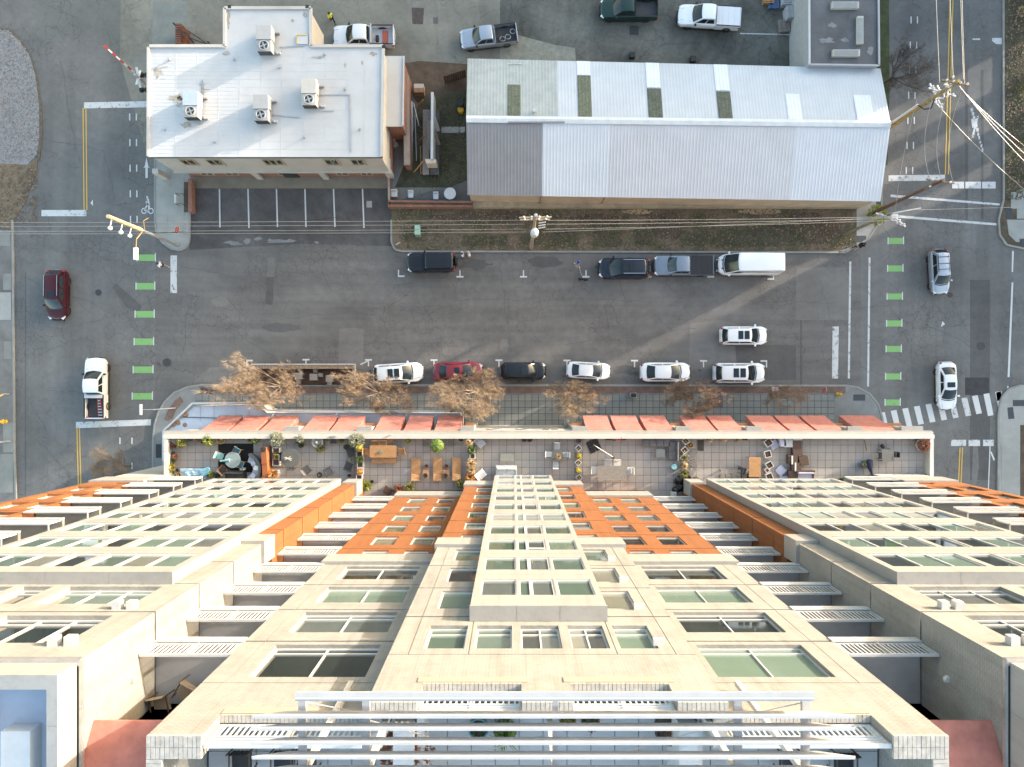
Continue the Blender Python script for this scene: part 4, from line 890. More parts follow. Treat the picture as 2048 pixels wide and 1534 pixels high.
# --- west garden corner
table(349,879,'grey tilted side table in the west corner among potted plants',.75,.6,.5,-35,GREYWOOD,4)
GP = 'pots crowded along the west end of the parapet'
for i,(x,y,lb,r,h,pm,pl) in enumerate([(366,885,'yellow-green shrub in a pot beside the grey corner table',.22,.35,TEALC,('bush','olive',.42,.55)),(383,875,'small pot of dull green leaves before the terracotta pots',.17,.3,POTD,('bush','dark',.25,.3)),
    (397,877,'terracotta pot with orange foliage by the parapet',.2,.3,TERRA,('bush','orange',.26,.3)),(405,884,'grey pot in front of the terracotta pots',.16,.28,POTG,None),(420,879,'large yellow-green shrub in pot beside the straw basket',.24,.35,POTD,('bush','lime',.48,.6)),
    (461,875,'brown pot right of the straw basket with dry stems',.17,.28,TERRA,('twig','rustl',.2,.4)),(476,875,'pale green succulent pot by the parapet above the black rug',.16,.25,POTG,('bush','pale',.2,.2)),(488,876,'teal pot by the parapet above the black rug corner',.15,.28,TEALC,('twig','pale',.15,.3)),
    (501,878,'dark rust pot left of the green shrub above the rug',.2,.3,RUST,('bush','rustl',.2,.2)),(514,879,'green shrub in pot right of the rug',.2,.3,POTD,('bush','green',.33,.55)),(535,875,'light blue pot on the parapet side',.17,.25,BLUEC,None),
    (348,892,'pot of rusty leaves in the west column of pots',.18,.3,POTD,('bush','rustl',.25,.3)),(347,907,'dark blue glazed pot against the west parapet',.22,.32,TEALC,None),(352,913,'rust-leaved pot below the blue glazed pot',.17,.3,TERRA,('bush','rustl',.2,.3)),(347,922,'dark pot with dark green leaves in the west column',.18,.3,POTD,('bush','dark',.22,.3)),
    (345,933,'bright yellow flowering pot against the west parapet',.2,.3,POTD,('bush','yellow',.32,.4)),(355,940,'empty dark pot beside the yellow flowering one',.15,.3,POTD,None),(347,945,'olive bush pot near the south-west corner',.18,.3,POTG,('bush','olive',.28,.35)),(358,950,'wicker round pot near the south-west corner',.2,.3,GOLD,('twig','straw',.15,.2))]):
    roundpot(x,y,lb,r,h,pm,pl,GP)
bk = thing('straw_basket','round gold straw basket by the parapet above the black rug','basket',TP(441,879,.4)); MB().lathe([(.28,0),(.38,.42),(.34,.44),(.30,.1),(.1,.09)],(0,0,0),18).build('basket',GOLD,bk); MB().ball((0,0,.2),.13,8,5).build('cushion',CUSHW,bk)
a, b = P(437,887,TZ), P(507,944.5,TZ)
rg = MB().box(a.x,b.x,b.y,a.y,TZ+.004,TZ+.016).build('black_rug',tint('black_rug',(.012,.012,.013),rough=.95)); rg['label'] = 'black square rug under the round glass table'; rg['category'] = 'rug'
rtable(465,920,'round glass table on the black rug',.66,.72,tint('aqua_glass',(.22,.28,.29),rough=.15,var=.1))
fu = thing('folded_parasol','folded teal parasol lying on the round glass table','parasol',(*TP(451,921,.75)[:2],TZ+.735),R(8)); MB().cyl((-.45,0,.03),(.35,0,.04),.05,.13,9).build('canopy',TEAL,fu); MB().cyl((.35,0,.03),(.6,0,.02),.018,n=6).build('pole',WHITEM,fu)
for x,y,rz,lb,sm in ((440,912,-20,'teal cushioned chair left of the glass table',TEAL),(474,903,-120,'wooden chair with striped cushion above the glass table',TEALC),(481,928,160,'wooden chair with striped cushion right of the glass table',TEALC),(447,939,50,'brown chair below the glass table',BROWNW)): chair(x,y,lb,rz,sm,WOOD,.6,.55,slat=0)
cs = thing('curved_sofa','curved grey wicker sofa at the edge of the black rug','sofa',TP(505,938,.45)); 
for k, (r0, r1, z0, z1, m_, nm) in enumerate(((.55,1.25,.1,.38,GREYW,'base'),(.6,1.15,.385,.48,CUSHG,'seat_cushion'),(1.16,1.35,.1,.75,GREYW,'backrest'))):
    mb = MB(); n = 12; vs = []
    for i in range(n+1):
        an = R(-75+150*i/n); vs += [(r0*math.cos(an)-.55,r0*math.sin(an),z0),(r1*math.cos(an)-.55,r1*math.sin(an),z0),(r1*math.cos(an)-.55,r1*math.sin(an),z1),(r0*math.cos(an)-.55,r0*math.sin(an),z1)]
    fs = [(0,1,2,3),(4*n+3,4*n+2,4*n+1,4*n)]
    for i in range(n): fs += [(4*i+j,4*i+4+j,4*i+4+(j+1)%4,4*i+(j+1)%4) for j in range(4)]
    mb.add(vs,[f[::-1] for f in fs]).build(nm,m_,cs)
for x,y,rz,c_ in ((.1,.5,20,LAV),(.35,.1,-15,CUSHW),(.1,-.55,-30,LAV)): mb = MB(); mb.M = Matrix.Translation((x,y,.58)) @ Matrix.Rotation(R(rz),4,'Z'); mb.box(-.2,.2,-.2,.2,-.06,.06); mb.build('pillow',c_,cs,bevel=.05)
sofa(471,950,'black wicker sofa below the black rug',1.6,.8,180,BLACK,MESHK,2)
stool(484,941,'small white side table in front of the black sofa',.4,.4,.4,CUSHW,0,'side_table','table')
bl = thing('plastic_sheet','crumpled pale blue plastic sheet heaped on the terrace floor','tarpaulin',TP(385,948,.2)); mb = MB(); nx=14; ny=7; vs=[((i/nx-.5)*2.2,(j/ny-.5)*.9,.05+.34*random.random()*math.sin(math.pi*i/nx)*math.sin(math.pi*j/ny)) for i in range(nx+1) for j in range(ny+1)]
mb.add(vs,[(i*(ny+1)+j,(i+1)*(ny+1)+j,(i+1)*(ny+1)+j+1,i*(ny+1)+j+1) for i in range(nx) for j in range(ny)]).build('sheet',tint('pale_blue_plastic',(.42,.58,.68),rough=.35),bl)
ar = stool(409,944,'light blue beach bag beside the plastic sheet',.7,.6,.45,tint('aqua_cloth',(.22,.45,.55)),20,'beach_bag','bag')
roundpot(425,948,'yellow-leaved pot beside the beach bag',.2,.3,POTD,('bush','lime',.25,.35)); roundpot(436,951,'dark low pot beside the black sofa',.2,.3,POTD,('bush','dark',.22,.3))
rs = thing('rust_screen','rust wicker screen standing beside the curved sofa','screen',TP(533,925,.6),R(4)); MB().box(-.22,.22,-1.3,1.3,.05,1.1).build('panel',RUST,rs); 
for y in (-1.2,0,1.2): MB().box(-.26,.26,y-.03,y+.03,0,1.15).build('post',RUST,rs)
MB().lathe([(.2,1.1),(.22,1.2),(.14,1.22)],(.02,1.15,0),10).build('pot',DARK,rs)
for x,y,lb,pl in ((553,902,'white square planter with bare soil, upper of the two by the rust screen',None),(553,912,'grey square planter with yellow sprigs between two white planters',('bush','yellow',.18,.2)),(553,924,'white square planter with bare soil, lower of the two by the rust screen',None),(549,948,'white planter under an orange grass by the wing',('bush','orange',.5,.75))): boxpot(x,y,lb,.58,.5,0,None if y!=912 else GREYW,pl)
boxpot(557,877,'white planter with a pale feathery bush by the parapet',.5,.45,0,None,('bush','pale',.58,.7)); stool(546,890,'small grey crate below the pale feathery bush',.4,.4,.3,POTG,30,'crate','crate')
rtable(581,916,'round dark slate table with driftwood on it',.78,.72,SLATE)
dw = thing('driftwood','pale driftwood branch lying on the dark round table','branch',(*TP(576,917,.75)[:2],TZ+.735)); mb = MB()
for a_,l_ in ((0,.35),(40,.3),(-30,.33),(170,.35),(200,.28),(150,.25)): mb.cyl((0,0,.04),(l_*math.cos(R(a_)),l_*math.sin(R(a_)),.05+.04*random.random()),.035,.02,6)
mb.build('branch',tint('bleached_wood',(.62,.56,.45)),dw)
for x,y,rz,lb in ((568,915,0,'black chair pushed in left of the slate table'),(583,931,90,'black chair pushed in below the slate table')): chair(x,y,lb,rz,MESHK,DARK)
for x,y,rz,lb in ((614,940,40,'dark metal chair standing alone, left of a pair below the fountain bowl'),(657,942,120,'dark metal chair standing alone, right of a pair below the fountain bowl')): chair(x,y,lb,rz,tint('charcoal_sling',(.09,.09,.095)),DARK,.62,.6)
roundpot(639,950,'small round grey fire bowl between the two lone dark chairs',.3,.25,POTG,('twig','straw',.2,.15))
chair(598,881,'dark chair by the parapet left of the fountain bowl',-90,MESHK,DARK); roundpot(604,876,'small tree with pink-white blossom by the parapet',.2,.35,POTD,('bush','pale',.35,.6)); roundpot(603,890,'black round pot below the blossom tree',.22,.3,POTD,('bush','dark',.2,.15))
fo = thing('fountain_bowl','round stone fountain with concentric white bowls','fountain',TP(634,884,.5)); MB().lathe([(.3,0),(.34,.3),(.48,.42),(.45,.45),(.3,.36),(.28,.34)],(0,0,0),26).build('lower_bowl',tint('pale_concrete',(.52,.51,.49)),fo); MB().lathe([(.2,.35),(.24,.52),(.2,.55),(.15,.5)],(0,0,0),22).build('middle_bowl',POTG,fo); MB().lathe([(.07,.4),(.1,.68),(.04,.7)],(0,0,0),14).build('spout',tint('pale_concrete',(.52,.51,.49)),fo)
roundpot(642,895,'green spilling pot below the fountain bowl',.2,.25,POTD,('bush','olive',.36,.3)); roundpot(655,874,'dry shrub pot right of the fountain bowl',.2,.3,POTG,('bush','olive',.3,.3)); chair(667,881,'black chair against the parapet right of the fountain bowl',-90,MESHK,DARK); roundpot(684,879,'dull green pot right of the black parapet chair',.22,.3,POTD,('bush','olive',.3,.25))
# --- divider and dining area
for x,y,lb,pl in ((716,880,'white planter half hidden under a grey bush at the parapet',('bush','pale',.62,.7)),(720,893,'white planter with a round yellow bush',('ball','yellow',.34,.6)),(720,908,'white planter with bare soil below the yellow bush',None),(721,918,'white planter with green leaves between bare planters',('bush','green',.3,.3)),(721,929,'white planter with bare soil above the orange plant',None),(721,942,'white planter with a round orange plant',('ball','orange',.26,.4)),(719,955,'white planter with bare soil nearest the wing',None)): boxpot(x,y,lb,.5,.5,0,None,pl)
for x,y,rz,lb in ((702,905,-160,'dark chair beside the yellow bush'),(697,933,-200,'dark chair beside the orange plant')): chair(x,y,lb,rz,MESHK,DARK,.7,.65)
roundpot(694,894,'grey pot left of the yellow bush',.24,.3,POTG,('bush','dark',.24,.2)); roundpot(704,919,'small pink shrub pot between two dark chairs',.16,.3,POTD,('bush','pale',.24,.3)); roundpot(699,951,'small dark pot below the dark chair',.14,.2,POTD,None)
roundpot(734,970,'leafy lime green bush in a pot by the wing corner',.22,.4,POTD,('bush','lime',.42,.6)); roundpot(744,963,'empty white-rimmed dark pot beside the lime bush',.14,.3,POTD,None); stool(775,981,'dark brown tilted wicker crate by the balcony railing',.6,.6,.5,BROWNW,-35,'wicker_crate','crate')
table(766,903,'long teak dining table with a glass dish',2.2,1.0,.74,0,WOOD,9); dh = MB().lathe([(.05,0),(.16,.05),(.14,.06)],(0,0,0),12).build('glass_dish',GLASSG,loc=(*TP(761,904,.75)[:2],TZ+.745)); dh['label'] = 'small glass dish on the long teak table'; dh['category'] = 'dish'
table(768,921.5,'teak bench below the long dining table',2.0,.42,.45,0,WOOD,4,name='bench',cat='bench')
for x,y,rz,lb in ((752,889,-90,'left of two teak chairs above the dining table'),(767,889,-90,'right of two teak chairs above the dining table'),(780,879,-70,'teak chair against the parapet above the dining table'),(734,903,0,'teak chair at the left end of the dining table'),(803,903,190,'teak chair at the right end of the dining table, turned')): chair(x,y,lb,rz,WOOD,WOOD,.55,.5,slat=5)
roundpot(816,881,'dark pot with a lime ball plant beside the teak chairs',.2,.3,POTD,('ball','lime',.2,.3)); roundpot(876,890,'big round green bush in a pot by the parapet',.3,.45,POTD,('ball','green',.62,1.0))
def wirechair(px,py,lb,rz):
    t = thing('wire_chair',lb,'chair',TP(px,py,.4),R(rz)); mb = MB()
    for i in range(7): x = -.26+.52*i/6; mb.tube([(x,.25,.4),(x*.9,-.2,.36),(x*.8,-.36,.85)],.008,4)
    for y,z,w in ((.25,.4,.26),(0,.38,.25),(-.2,.36,.24),(-.36,.85,.21)): mb.cyl((-w,y,z),(w,y,z),.01,n=4)
    mb.build('wire_seat',DARK,t); lg = MB()
    for sx in (-1,1):
        for sy in (-1,1): lg.cyl((sx*.12,sy*.1,.37),(sx*.3,sy*.28,0),.01,n=4)
    lg.build('wire_legs',DARK,t)
wirechair(851,883,'wire chair left of the big round bush',0); wirechair(902,883,'wire chair right of the big round bush',0)
for x,lb in ((831,'leftmost of three teak sun loungers'),(875,'middle one of three teak sun loungers'),(913,'rightmost of three teak sun loungers')):
    t = thing('sun_lounger',lb,'sun lounger',TP(x,938,.35),0,'teak sun loungers')
    for i in range(9): MB().box(-.34,.34,-.38+.148*i+.006,-.38+.148*(i+1)-.006,.30,.33).build('slat',WOOD,t)
    mb = MB(); mb.M = Matrix.Translation((0,-.39,.31)) @ Matrix.Rotation(R(-18),4,'X'); 
    for i in range(4): mb.box(-.34,.34,-.15*(i+1)+.006,-.15*i-.006,0,.03)
    mb.build('headrest',WOOD,t)
    for sx in (-1,1): MB().box(sx*.34,sx*.38,-1.0,.97,.22,.30).build('side_rail',WOOD,t)
    legs(t,.72,1.9,.22,WOOD,.03,.05)
for x,lb in ((852,'left of two small teak side tables between the loungers'),(892,'right of two small teak side tables between the loungers')):
    table(x,948,lb,.5,.62,.45,0,WOOD,5,name='side_table'); roundpot(x,950,'dark bowl on the '+('left' if x<870 else 'right')+' lounger side table',.2,.12,POTD,None,name='bowl').location[2] = TZ+.45
    roundpot(x+1,932,'small dark plant standing between loungers on the '+('left' if x<870 else 'right'),.16,.2,RUST,('twig','rustl',.2,.25))
roundpot(820,973,'broad-leaved plant in a dark pot by the orange wall',.22,.35,POTD,('bush','olive',.38,.5)); roundpot(799,977,'reddish shrub in a pot by the orange wall',.2,.3,TERRA,('bush','rustl',.4,.5))
for x,y,lb,pl in ((938,884,'straw grass in the planter row right of the loungers, at the parapet',('grass','straw',.5,.7)),(944,899,'green-leaved white planter in the row right of the loungers',('bush','green',.34,.4)),(945,912,'white planter with bare soil in the grass row right of the loungers',None),(942,926,'rust grass planter, middle of the row right of the loungers',('bush','straw',.4,.6)),(943,938,'straw bush planter, second from the wing in the row right of the loungers',('bush','straw',.36,.6)),(940,952,'orange grass planter nearest the wing in the row right of the loungers',('bush','orange',.42,.6))): boxpot(x,y,lb,.45,.5,0,None,pl)
roundpot(922,878,'small dark pot at the parapet beside the straw grass',.18,.25,POTD,('bush','dark',.14,.15)); roundpot(922,966,'tall dry shrub against the orange wall right of the loungers',.2,.3,POTD,('bush','olive',.35,.7))
# --- centre area
for x,y,rz,lb in ((961,885,-50,'upper cushioned armchair beside the straw grass row'),(962,949,40,'lower cushioned armchair beside the straw grass row')): chair(x,y,lb,rz,CUSHG if y<900 else CUSHW,GREYW,.75,.75,.42,.75,name='armchair')
table(1014,915,'low stone coffee table between the armchairs',1.1,.62,.42,0,tint('stone_top',(.20,.21,.19)),0,DARK,name='coffee_table')
roundpot(1048,878.5,'left of two round dark stools at the parapet',.22,.4,BROWNW,None); roundpot(1059.5,878.5,'right of two round dark stools at the parapet',.22,.4,BROWNW,None)
sofa(1013,941,'white striped two-seat sofa beside the central bay',1.75,.8,180,WHITEM,CUSHW,2)
rtable(1114.6,911,'round dark table with dried flowers in the middle of the terrace',.48,.72,SLATE); roundpot(1116,911,'dried flowers in a vase on the round dark table',.08,.15,POTG,('bush','straw',.22,.25),name='vase').location[2] = TZ+.73
for x,y,rz,lb in ((1114,893,-90,'white-cushioned chair above the round dark table'),(1098,908,0,'white-cushioned chair left of the round dark table'),(1131,909,180,'white-cushioned chair right of the round dark table'),(1111,929,90,'white-cushioned chair below the round dark table')): chair(x,y,lb,rz,CUSHG,GREYW,.55,.5)
for x,y,rz,pl,lb,pm in ((1157,896,45,('twig','straw',.2,.2),'white diamond-turned planter at the top of the centre column',None),(1157,911,0,('ball','yellow',.26,.4),'round yellow bush, upper of two in the centre column',GREYW),(1156,925,45,('twig','straw',.2,.2),'white diamond-turned planter between the two yellow bushes',None),(1156,940,0,('ball','yellow',.23,.4),'round yellow bush, lower of two in the centre column',GREYW),(1158,955,40,('twig','straw',.2,.2),'white diamond-turned planter at the foot of the centre column',None)): boxpot(x,y,lb,.42,.48,rz,pm,pl)
roundpot(1157,881,'dark blue glazed pots with dry stalks at the parapet in the centre column',.24,.4,BLUEC,('twig','rustl',.25,.5))
ub = thing('parasol_base','black four-tile parasol base with a folded arm','parasol base',TP(1188,892,.2),R(24))
for i in (-1,1):
    for j in (-1,1): MB().box(.02 if i>0 else -.5,.5 if i>0 else -.02,.02 if j>0 else -.5,.5 if j>0 else -.02,.02,.1).build('weight_tile',BLACK,ub,bevel=.02)
MB().cyl((0,.15,.1),(0,.15,2.0),.04).build('mast',ALU,ub); MB().cyl((0,.15,1.95),(1.0,-1.35,1.3),.035,n=8).build('arm',ALU,ub); MB().cyl((1.0,-1.35,1.35),(1.08,-1.45,.4),.1,.16,8).build('folded_canopy',BROWNW,ub)
bi = thing('bicycle','red bicycle leaning along the parapet','bicycle',TP(1232,879,.4),0)
for x in (-.52,.52): w_ = MB(); w_.M = Matrix.Translation((x,0,.34)) @ Matrix.Rotation(math.pi/2,4,'X'); w_.lathe([(.34,-.02),(.34,.02),(.31,.02),(.31,-.02)],(0,0,0),18); w_.build('wheel',RUBBER,bi)
fm = MB(); [fm.cyl(a_,b_,.02,n=6) for a_,b_ in (((-.52,0,.34),(-.1,0,.32)),((-.1,0,.32),(-.22,0,.85)),((-.1,0,.32),(.42,0,.8)),((-.2,0,.78),(.4,0,.85)),((.38,0,.9),(.52,0,.34)),((-.52,0,.34),(-.2,0,.78)))]; fm.build('frame',tint('red_enamel',(.5,.03,.03),rough=.3),bi)
MB().cyl((.36,-.28,.98),(.36,.28,.98),.018,n=6).build('handlebar',DARK,bi); MB().box(-.36,-.1,-.07,.07,.88,.94).build('saddle',BLACK,bi)
def slatsofa(px,py,lb,w,d,rz):
    t = thing('outdoor_sofa',lb,'sofa',TP(px,py,.4),R(rz)); MB().box(-w/2,w/2,-d/2,d/2,.05,.28).build('base',GREYWOOD,t); n = round(w/.6)
    for i in range(n): x = -w/2+w*i/n; MB().box(x+.01,x+w/n-.01,-d/2+.1,d/2,.285,.42).build('seat_cushion',tint('charcoal_stripe',(.12,.12,.125),var=.3,sc=9),t,bevel=.02)
    MB().box(-w/2,w/2,-d/2,-d/2+.09,.285,.7).build('backrest',GREYWOOD,t); return t
slatsofa(1313,884,'dark cushioned corner sofa, long side along the parapet',2.3,.75,180); slatsofa(1347,902,'dark cushioned corner sofa, short side towards the tower',1.5,.75,90)
table(1321,907,'square glass-topped low table beside the corner sofa',.72,.68,.4,0,tint('grey_glass',(.20,.22,.22),rough=.2),0,DARK,name='coffee_table')
st_ = thing('teal_stool','round teal stool standing alone by the corner sofa','stool',TP(1349,934,.45)); MB().lathe([(.2,0),(.24,.2),(.2,.42),(.23,.44),(.22,.47)],(0,0,0),18).build('drum',tint('teal_ceramic',(.27,.52,.56),rough=.3),st_)
table(1225,946,'long grey weathered dining table in the right half',2.45,1.2,.75,0,GREYWOOD,11)
for x,y,rz,lb in ((1216,927,-90,'left of two white chairs above the grey dining table'),(1234,927,-90,'right of two white chairs above the grey dining table'),(1190,940,0,'white chair at the left end of the grey dining table'),(1258,941,180,'white chair at the right end of the grey dining table')): chair(x,y,lb,rz,WHITE,WHITE,.6,.55)
GP2 = 'white planters in the zigzag row beside the corner sofa'
for x,y,rz,pl,lb in ((1371,882,40,('twig','straw',.25,.3),'topmost white planter of the zigzag row beside the corner sofa'),(1369,900,40,('twig','straw',.2,.3),'second white planter of the zigzag row beside the corner sofa'),(1367,916,45,('bush','olive',.25,.25),'third white planter of the zigzag row beside the corner sofa'),(1367,946,35,('bush','olive',.35,.4),'lowest white planter of the zigzag row beside the corner sofa')): boxpot(x,y,lb,.48,.5,rz,None,pl)
roundpot(1381,890,'round straw-coloured pot beside the topmost zigzag planter',.26,.4,GOLD,('twig','straw',.2,.25)); roundpot(1366,931,'dark pot with a straw grass in the zigzag row',.24,.35,POTD,('grass','straw',.45,.5)); roundpot(1376,954,'dark round pot below the zigzag row',.24,.35,POTD,None); roundpot(1362,956,'small black pot below the zigzag row',.16,.3,BLACK,('bush','dark',.15,.2)); roundpot(1390,960,'grey stones and weeds in a bowl by the wing corner',.34,.25,POTG,('bush','pale',.3,.2))
for x,y,rz,lb in ((1386,906,-25,'upper folded wooden deckchair leaning by the zigzag planters'),(1385,928,20,'middle folded wooden deckchair leaning by the zigzag planters'),(1382,942,-40,'lower folded wooden deckchair leaning by the zigzag planters')):
    t = thing('folding_deckchair',lb,'deckchair',TP(x,y,.5),R(rz)); 
    for i in range(6): mb = MB(); mb.bar((-.3,-.3+i*.12,.35),(.3,-.3+i*.12,.55),.07,.02); mb.build('slat',GREYWOOD,t)
    for y_ in (-.35,.38): mb = MB(); mb.bar((-.42,y_,0),(.45,y_,.75),.035); mb.bar((-.3,y_,.6),(.2,y_,0),.035); mb.build('side_frame',CUSHG if y_<0 else GREYWOOD,t)
bg = thing('black_bag','heap of black rubbish bags beside the wing corner','bag',TP(1357,970,.3)); 
for x,y,r in ((0,.35,.4),(.15,-.15,.42),(-.15,-.5,.38)): MB().ball((x,y,r*.8),r,10,7,.85,.15).build('sack',tint('bin_liner',(.012,.012,.013),rough=.35),bg)
stool(1357,991,'white and brown carton beside the black bags',.75,.6,.6,tint('brown_card',(.17,.14,.12)),0,'carton','box',None); stool(1349,991,'upright white panel leaning on the brown carton',.35,.5,.8,WHITE,0,'white_board','board')
# --- east area
mt = MB().box(-.26,.26,-.45,.45,.004,.02).build('door_mat',tint('mat_brown',(.075,.06,.05)),loc=TP(1401,891,0)); mt['label'] = 'brown door mat on the tiles by the zigzag planters'; mt['category'] = 'mat'
for x,lb,c_,pl in ((1417,'first of three straw plants in pots along the east parapet',POTG,('grass','straw',.3,.5)),(1446,'second of three straw plants in pots along the east parapet',POTG,('grass','straw',.28,.5)),(1477,'third of three straw plants in pots along the east parapet',GREYW,('grass','straw',.25,.5))): roundpot(x,879,lb,.2,.35,c_,pl)
roundpot(1486,877.5,'left of two small black pots at the east parapet',.13,.25,BLACK,None); roundpot(1492,877.5,'right of two small black pots at the east parapet',.13,.25,BLACK,None)
table(1462,949,'grey and brown low tables pushed together by the tower',1.6,.8,.5,0,GREYWOOD,6); chair(1456,953,'black sling chair left in the table cluster by the tower',100,MESHK,DARK); chair(1481,940,'black sling chair right in the table cluster by the tower',160,MESHK,DARK); chair(1480,953,'dark chair under the table cluster by the tower',120,MESHK,DARK)
table(1510,934,'bare teak table standing crosswise near the white planters',.98,1.62,.74,0,WOOD,9); stool(1508,953,'dark box below the bare teak table',.9,.4,.4,BROWNW,0,'wicker_crate','crate')
for x,y,s_,rz,lb in ((1536,885,.6,35,'white planter with dry soil at the top of the east column'),(1535,908,.55,15,'white planter with dry soil, second in the east column'),(1538,930,.55,30,'white planter with dry soil, third in the east column'),(1533.5,940,.36,40,'small white planter in the east column'),(1538,953,.55,20,'white planter with dry soil nearest the tower in the east column')): boxpot(x,y,lb,s_,.5,rz,None,('twig','rustl',.15,.1))
for x,y,rz,lb in ((1548,889,35,'grey-blue square cushion lying beside the top white planter'),(1562,941,45,'grey-blue square cushion lying alone on the tiles')): stool(x,y,lb,.72,.72,.18,LAV,rz,'floor_cushion','cushion')
stool(1569,956,'blue-grey cushion slab near the tower wall',.8,.3,.3,tint('blue_cushion',(.22,.25,.36)),0,'floor_cushion','cushion')
stool(1566,884,'lavender cushion leaning on the wicker seats',.5,.75,.5,LAV,12,'floor_cushion','cushion'); stool(1577,885,'pale grey cushion block beside the lavender cushion',.75,.8,.5,CUSHG,0,'floor_cushion','cushion')
for x,y,rz,lb,tp in ((1594,885,0,'brown wicker seat at the parapet with a white strip',None),(1595,902,5,'brown wicker seat, second from the parapet',None),(1586,919,0,'brown wicker seat with a white edge, left in the middle',None),(1608,922,8,'brown wicker seat standing apart to the right',None),(1593,935,3,'brown wicker seat, fourth in the row from the parapet',None),(1587,951,0,'brown wicker seat nearest the tower',None)): 
    stool(x,y,lb,.78,.74,.5,BROWNW,rz,'wicker_stool','stool',tp)
for x,y,w,d,lb in ((1595,879,.75,.12,'white strip along the top wicker seat'),(1584,920,.12,.7,'white strip on the left middle wicker seat'),(1590.5,934,.12,.72,'white strip on the fourth wicker seat')):
    t = MB().box(-w/2,w/2,-d/2,d/2,0,.05).build('white_batten',WHITE,loc=(*TP(x,y,.5)[:2],TZ+.52)); t['label'] = lb; t['category'] = 'batten'
sofa(1609,951,'lavender cushioned wicker loveseat near the tower',1.5,.9,180,BROWNW,LAV,1)
cu = thing('closed_parasol','closed navy parasol lying across the east tiles','parasol',TP(1738,930,.2),R(-80)); MB().lathe([(.03,0),(.3,.1),(.26,.5),(.05,1.5)],(0,0,0),10).build('canopy',tint('navy_cloth',(.03,.035,.06)),cu); cu.children[0].rotation_euler[1] = R(80); cu.children[0].location = (-.5,0,.25); MB().cyl((-2.1+.9,0,.2),(-2.1,0,.2),.03,n=6).build('pole',DARK,cu)
roundpot(1726,928,'bright blue pot with yellow sprigs beside the closed parasol',.34,.4,tint('cobalt',(.06,.16,.42),rough=.3),('bush','yellow',.2,.2))
table(1776,911,'dark square table with a chair tucked in at the east end',1.0,1.0,.74,4,tint('dark_slats',(.12,.125,.125)),8); chair(1764,911,'chair tucked in left of the dark square table',0,MESHK,DARK); chair(1787,909,'black round-backed chair right of the dark square table',180,BLACK,DARK,.45,.45)
stool(1767,893,'small black watering can left on the east tiles',.2,.3,.3,BLACK,30,'watering_can','can')
roundpot(1843,889,'big grey pot with dry rust leaves in the east corner',.55,.6,POTG,('bush','rustl',.5,.5)); roundpot(1843,899,'small black pot with white rim in front of the big grey pot',.14,.2,POTD,None)
for i in range(4): boxpot(1750+i*14,957,'%s white planter of the row against the tower at the east end'%('leftmost','second','third','rightmost')[i],.5,.4,0,None,('twig','olive',.15,.2) if i<3 else None)
for i in range(4): chair(1794+i*18,955,'%s grey metal chair of the four lined up at the east end'%('leftmost','second','third','rightmost')[i],90,tint('graphite_mesh',(.10,.11,.115)),DARK,.62,.55,slat=5)
for x,y in ((1682,960),(1701,957)): roundpot(x,y,'dark green conical shrub at the foot of the white wing, %s'%('left' if x<1690 else 'right'),.16,.3,POTD,('bush','dark',.26,.5))
# --- roof terrace on the tower
RZ = 49.41
def RP(px, py, h=.4): p = P(px, py, RZ+h); return (p.x, p.y, RZ)
def rpot(px, py, lb, r, h, pm, pl):
    t = roundpot(px,py,lb,r,h,pm,pl); t.location = RP(px,py,h*.7)
rpot(957,1454,'teal glazed pot on the roof terrace under the pergola',.3,.45,TEALC,('bush','dark',.2,.1)); rpot(1010,1458,'spiky green agave pot on the roof terrace',.34,.3,POTD,('grass','green',.62,.5))
rpot(820,1480,'large rust-leaved shrub on the roof terrace, under the pergola blades',.4,.5,POTG,('bush','rustl',.75,.9)); rpot(1135,1440,'low green pot left of the bowl on the roof terrace',.24,.3,POTG,('bush','olive',.22,.2)); rpot(1180,1440,'round brown bowl pot on the roof terrace',.28,.35,TERRA,('bush','dark',.24,.15)); rpot(1338,1455,'large dark brown pot on the roof terrace near the right party wall',.45,.6,BROWNW,('twig','rustl',.3,.3)); rpot(1355,1500,'dry shrub pot at the right party wall of the roof terrace',.25,.3,POTG,('twig','straw',.4,.5))
def rchair(px,py,lb,rz,m): t = chair(px,py,lb,rz,m,tint('bronze_frame',(.09,.06,.04)),.6,.6,slat=5); t.location = RP(px,py,.5); return t
rchair(482,1526,'dark woven chair on the roof terrace left of the first pergola post',-90,BLACK); rchair(565,1526,'dark round-seated chair on the roof terrace under the pergola end',-90,BLACK); rchair(612,1526,'dark woven chair on the roof terrace right of the pergola end',-90,BLACK); rchair(1580,1528,'dark chair on the roof terrace at the right pergola end',-90,BLACK); rchair(1690,1530,'dark chair on the roof terrace beside the right brick pier',-90,BLACK)
# balcony chairs of storey 11
for px,py,lb,rz in ((322,1412,'tan sling chair on the top left recessed balcony',-80),(372,1385,'tan sling chair half hidden on the top left recessed balcony',-120)):
    t = chair(px,py,lb,rz,TAN,tint('bronze_frame',(.09,.06,.04)),.62,.6); p = P(px,py,Zf(11)+.5); t.location = (p.x,p.y,Zf(11)+.01)
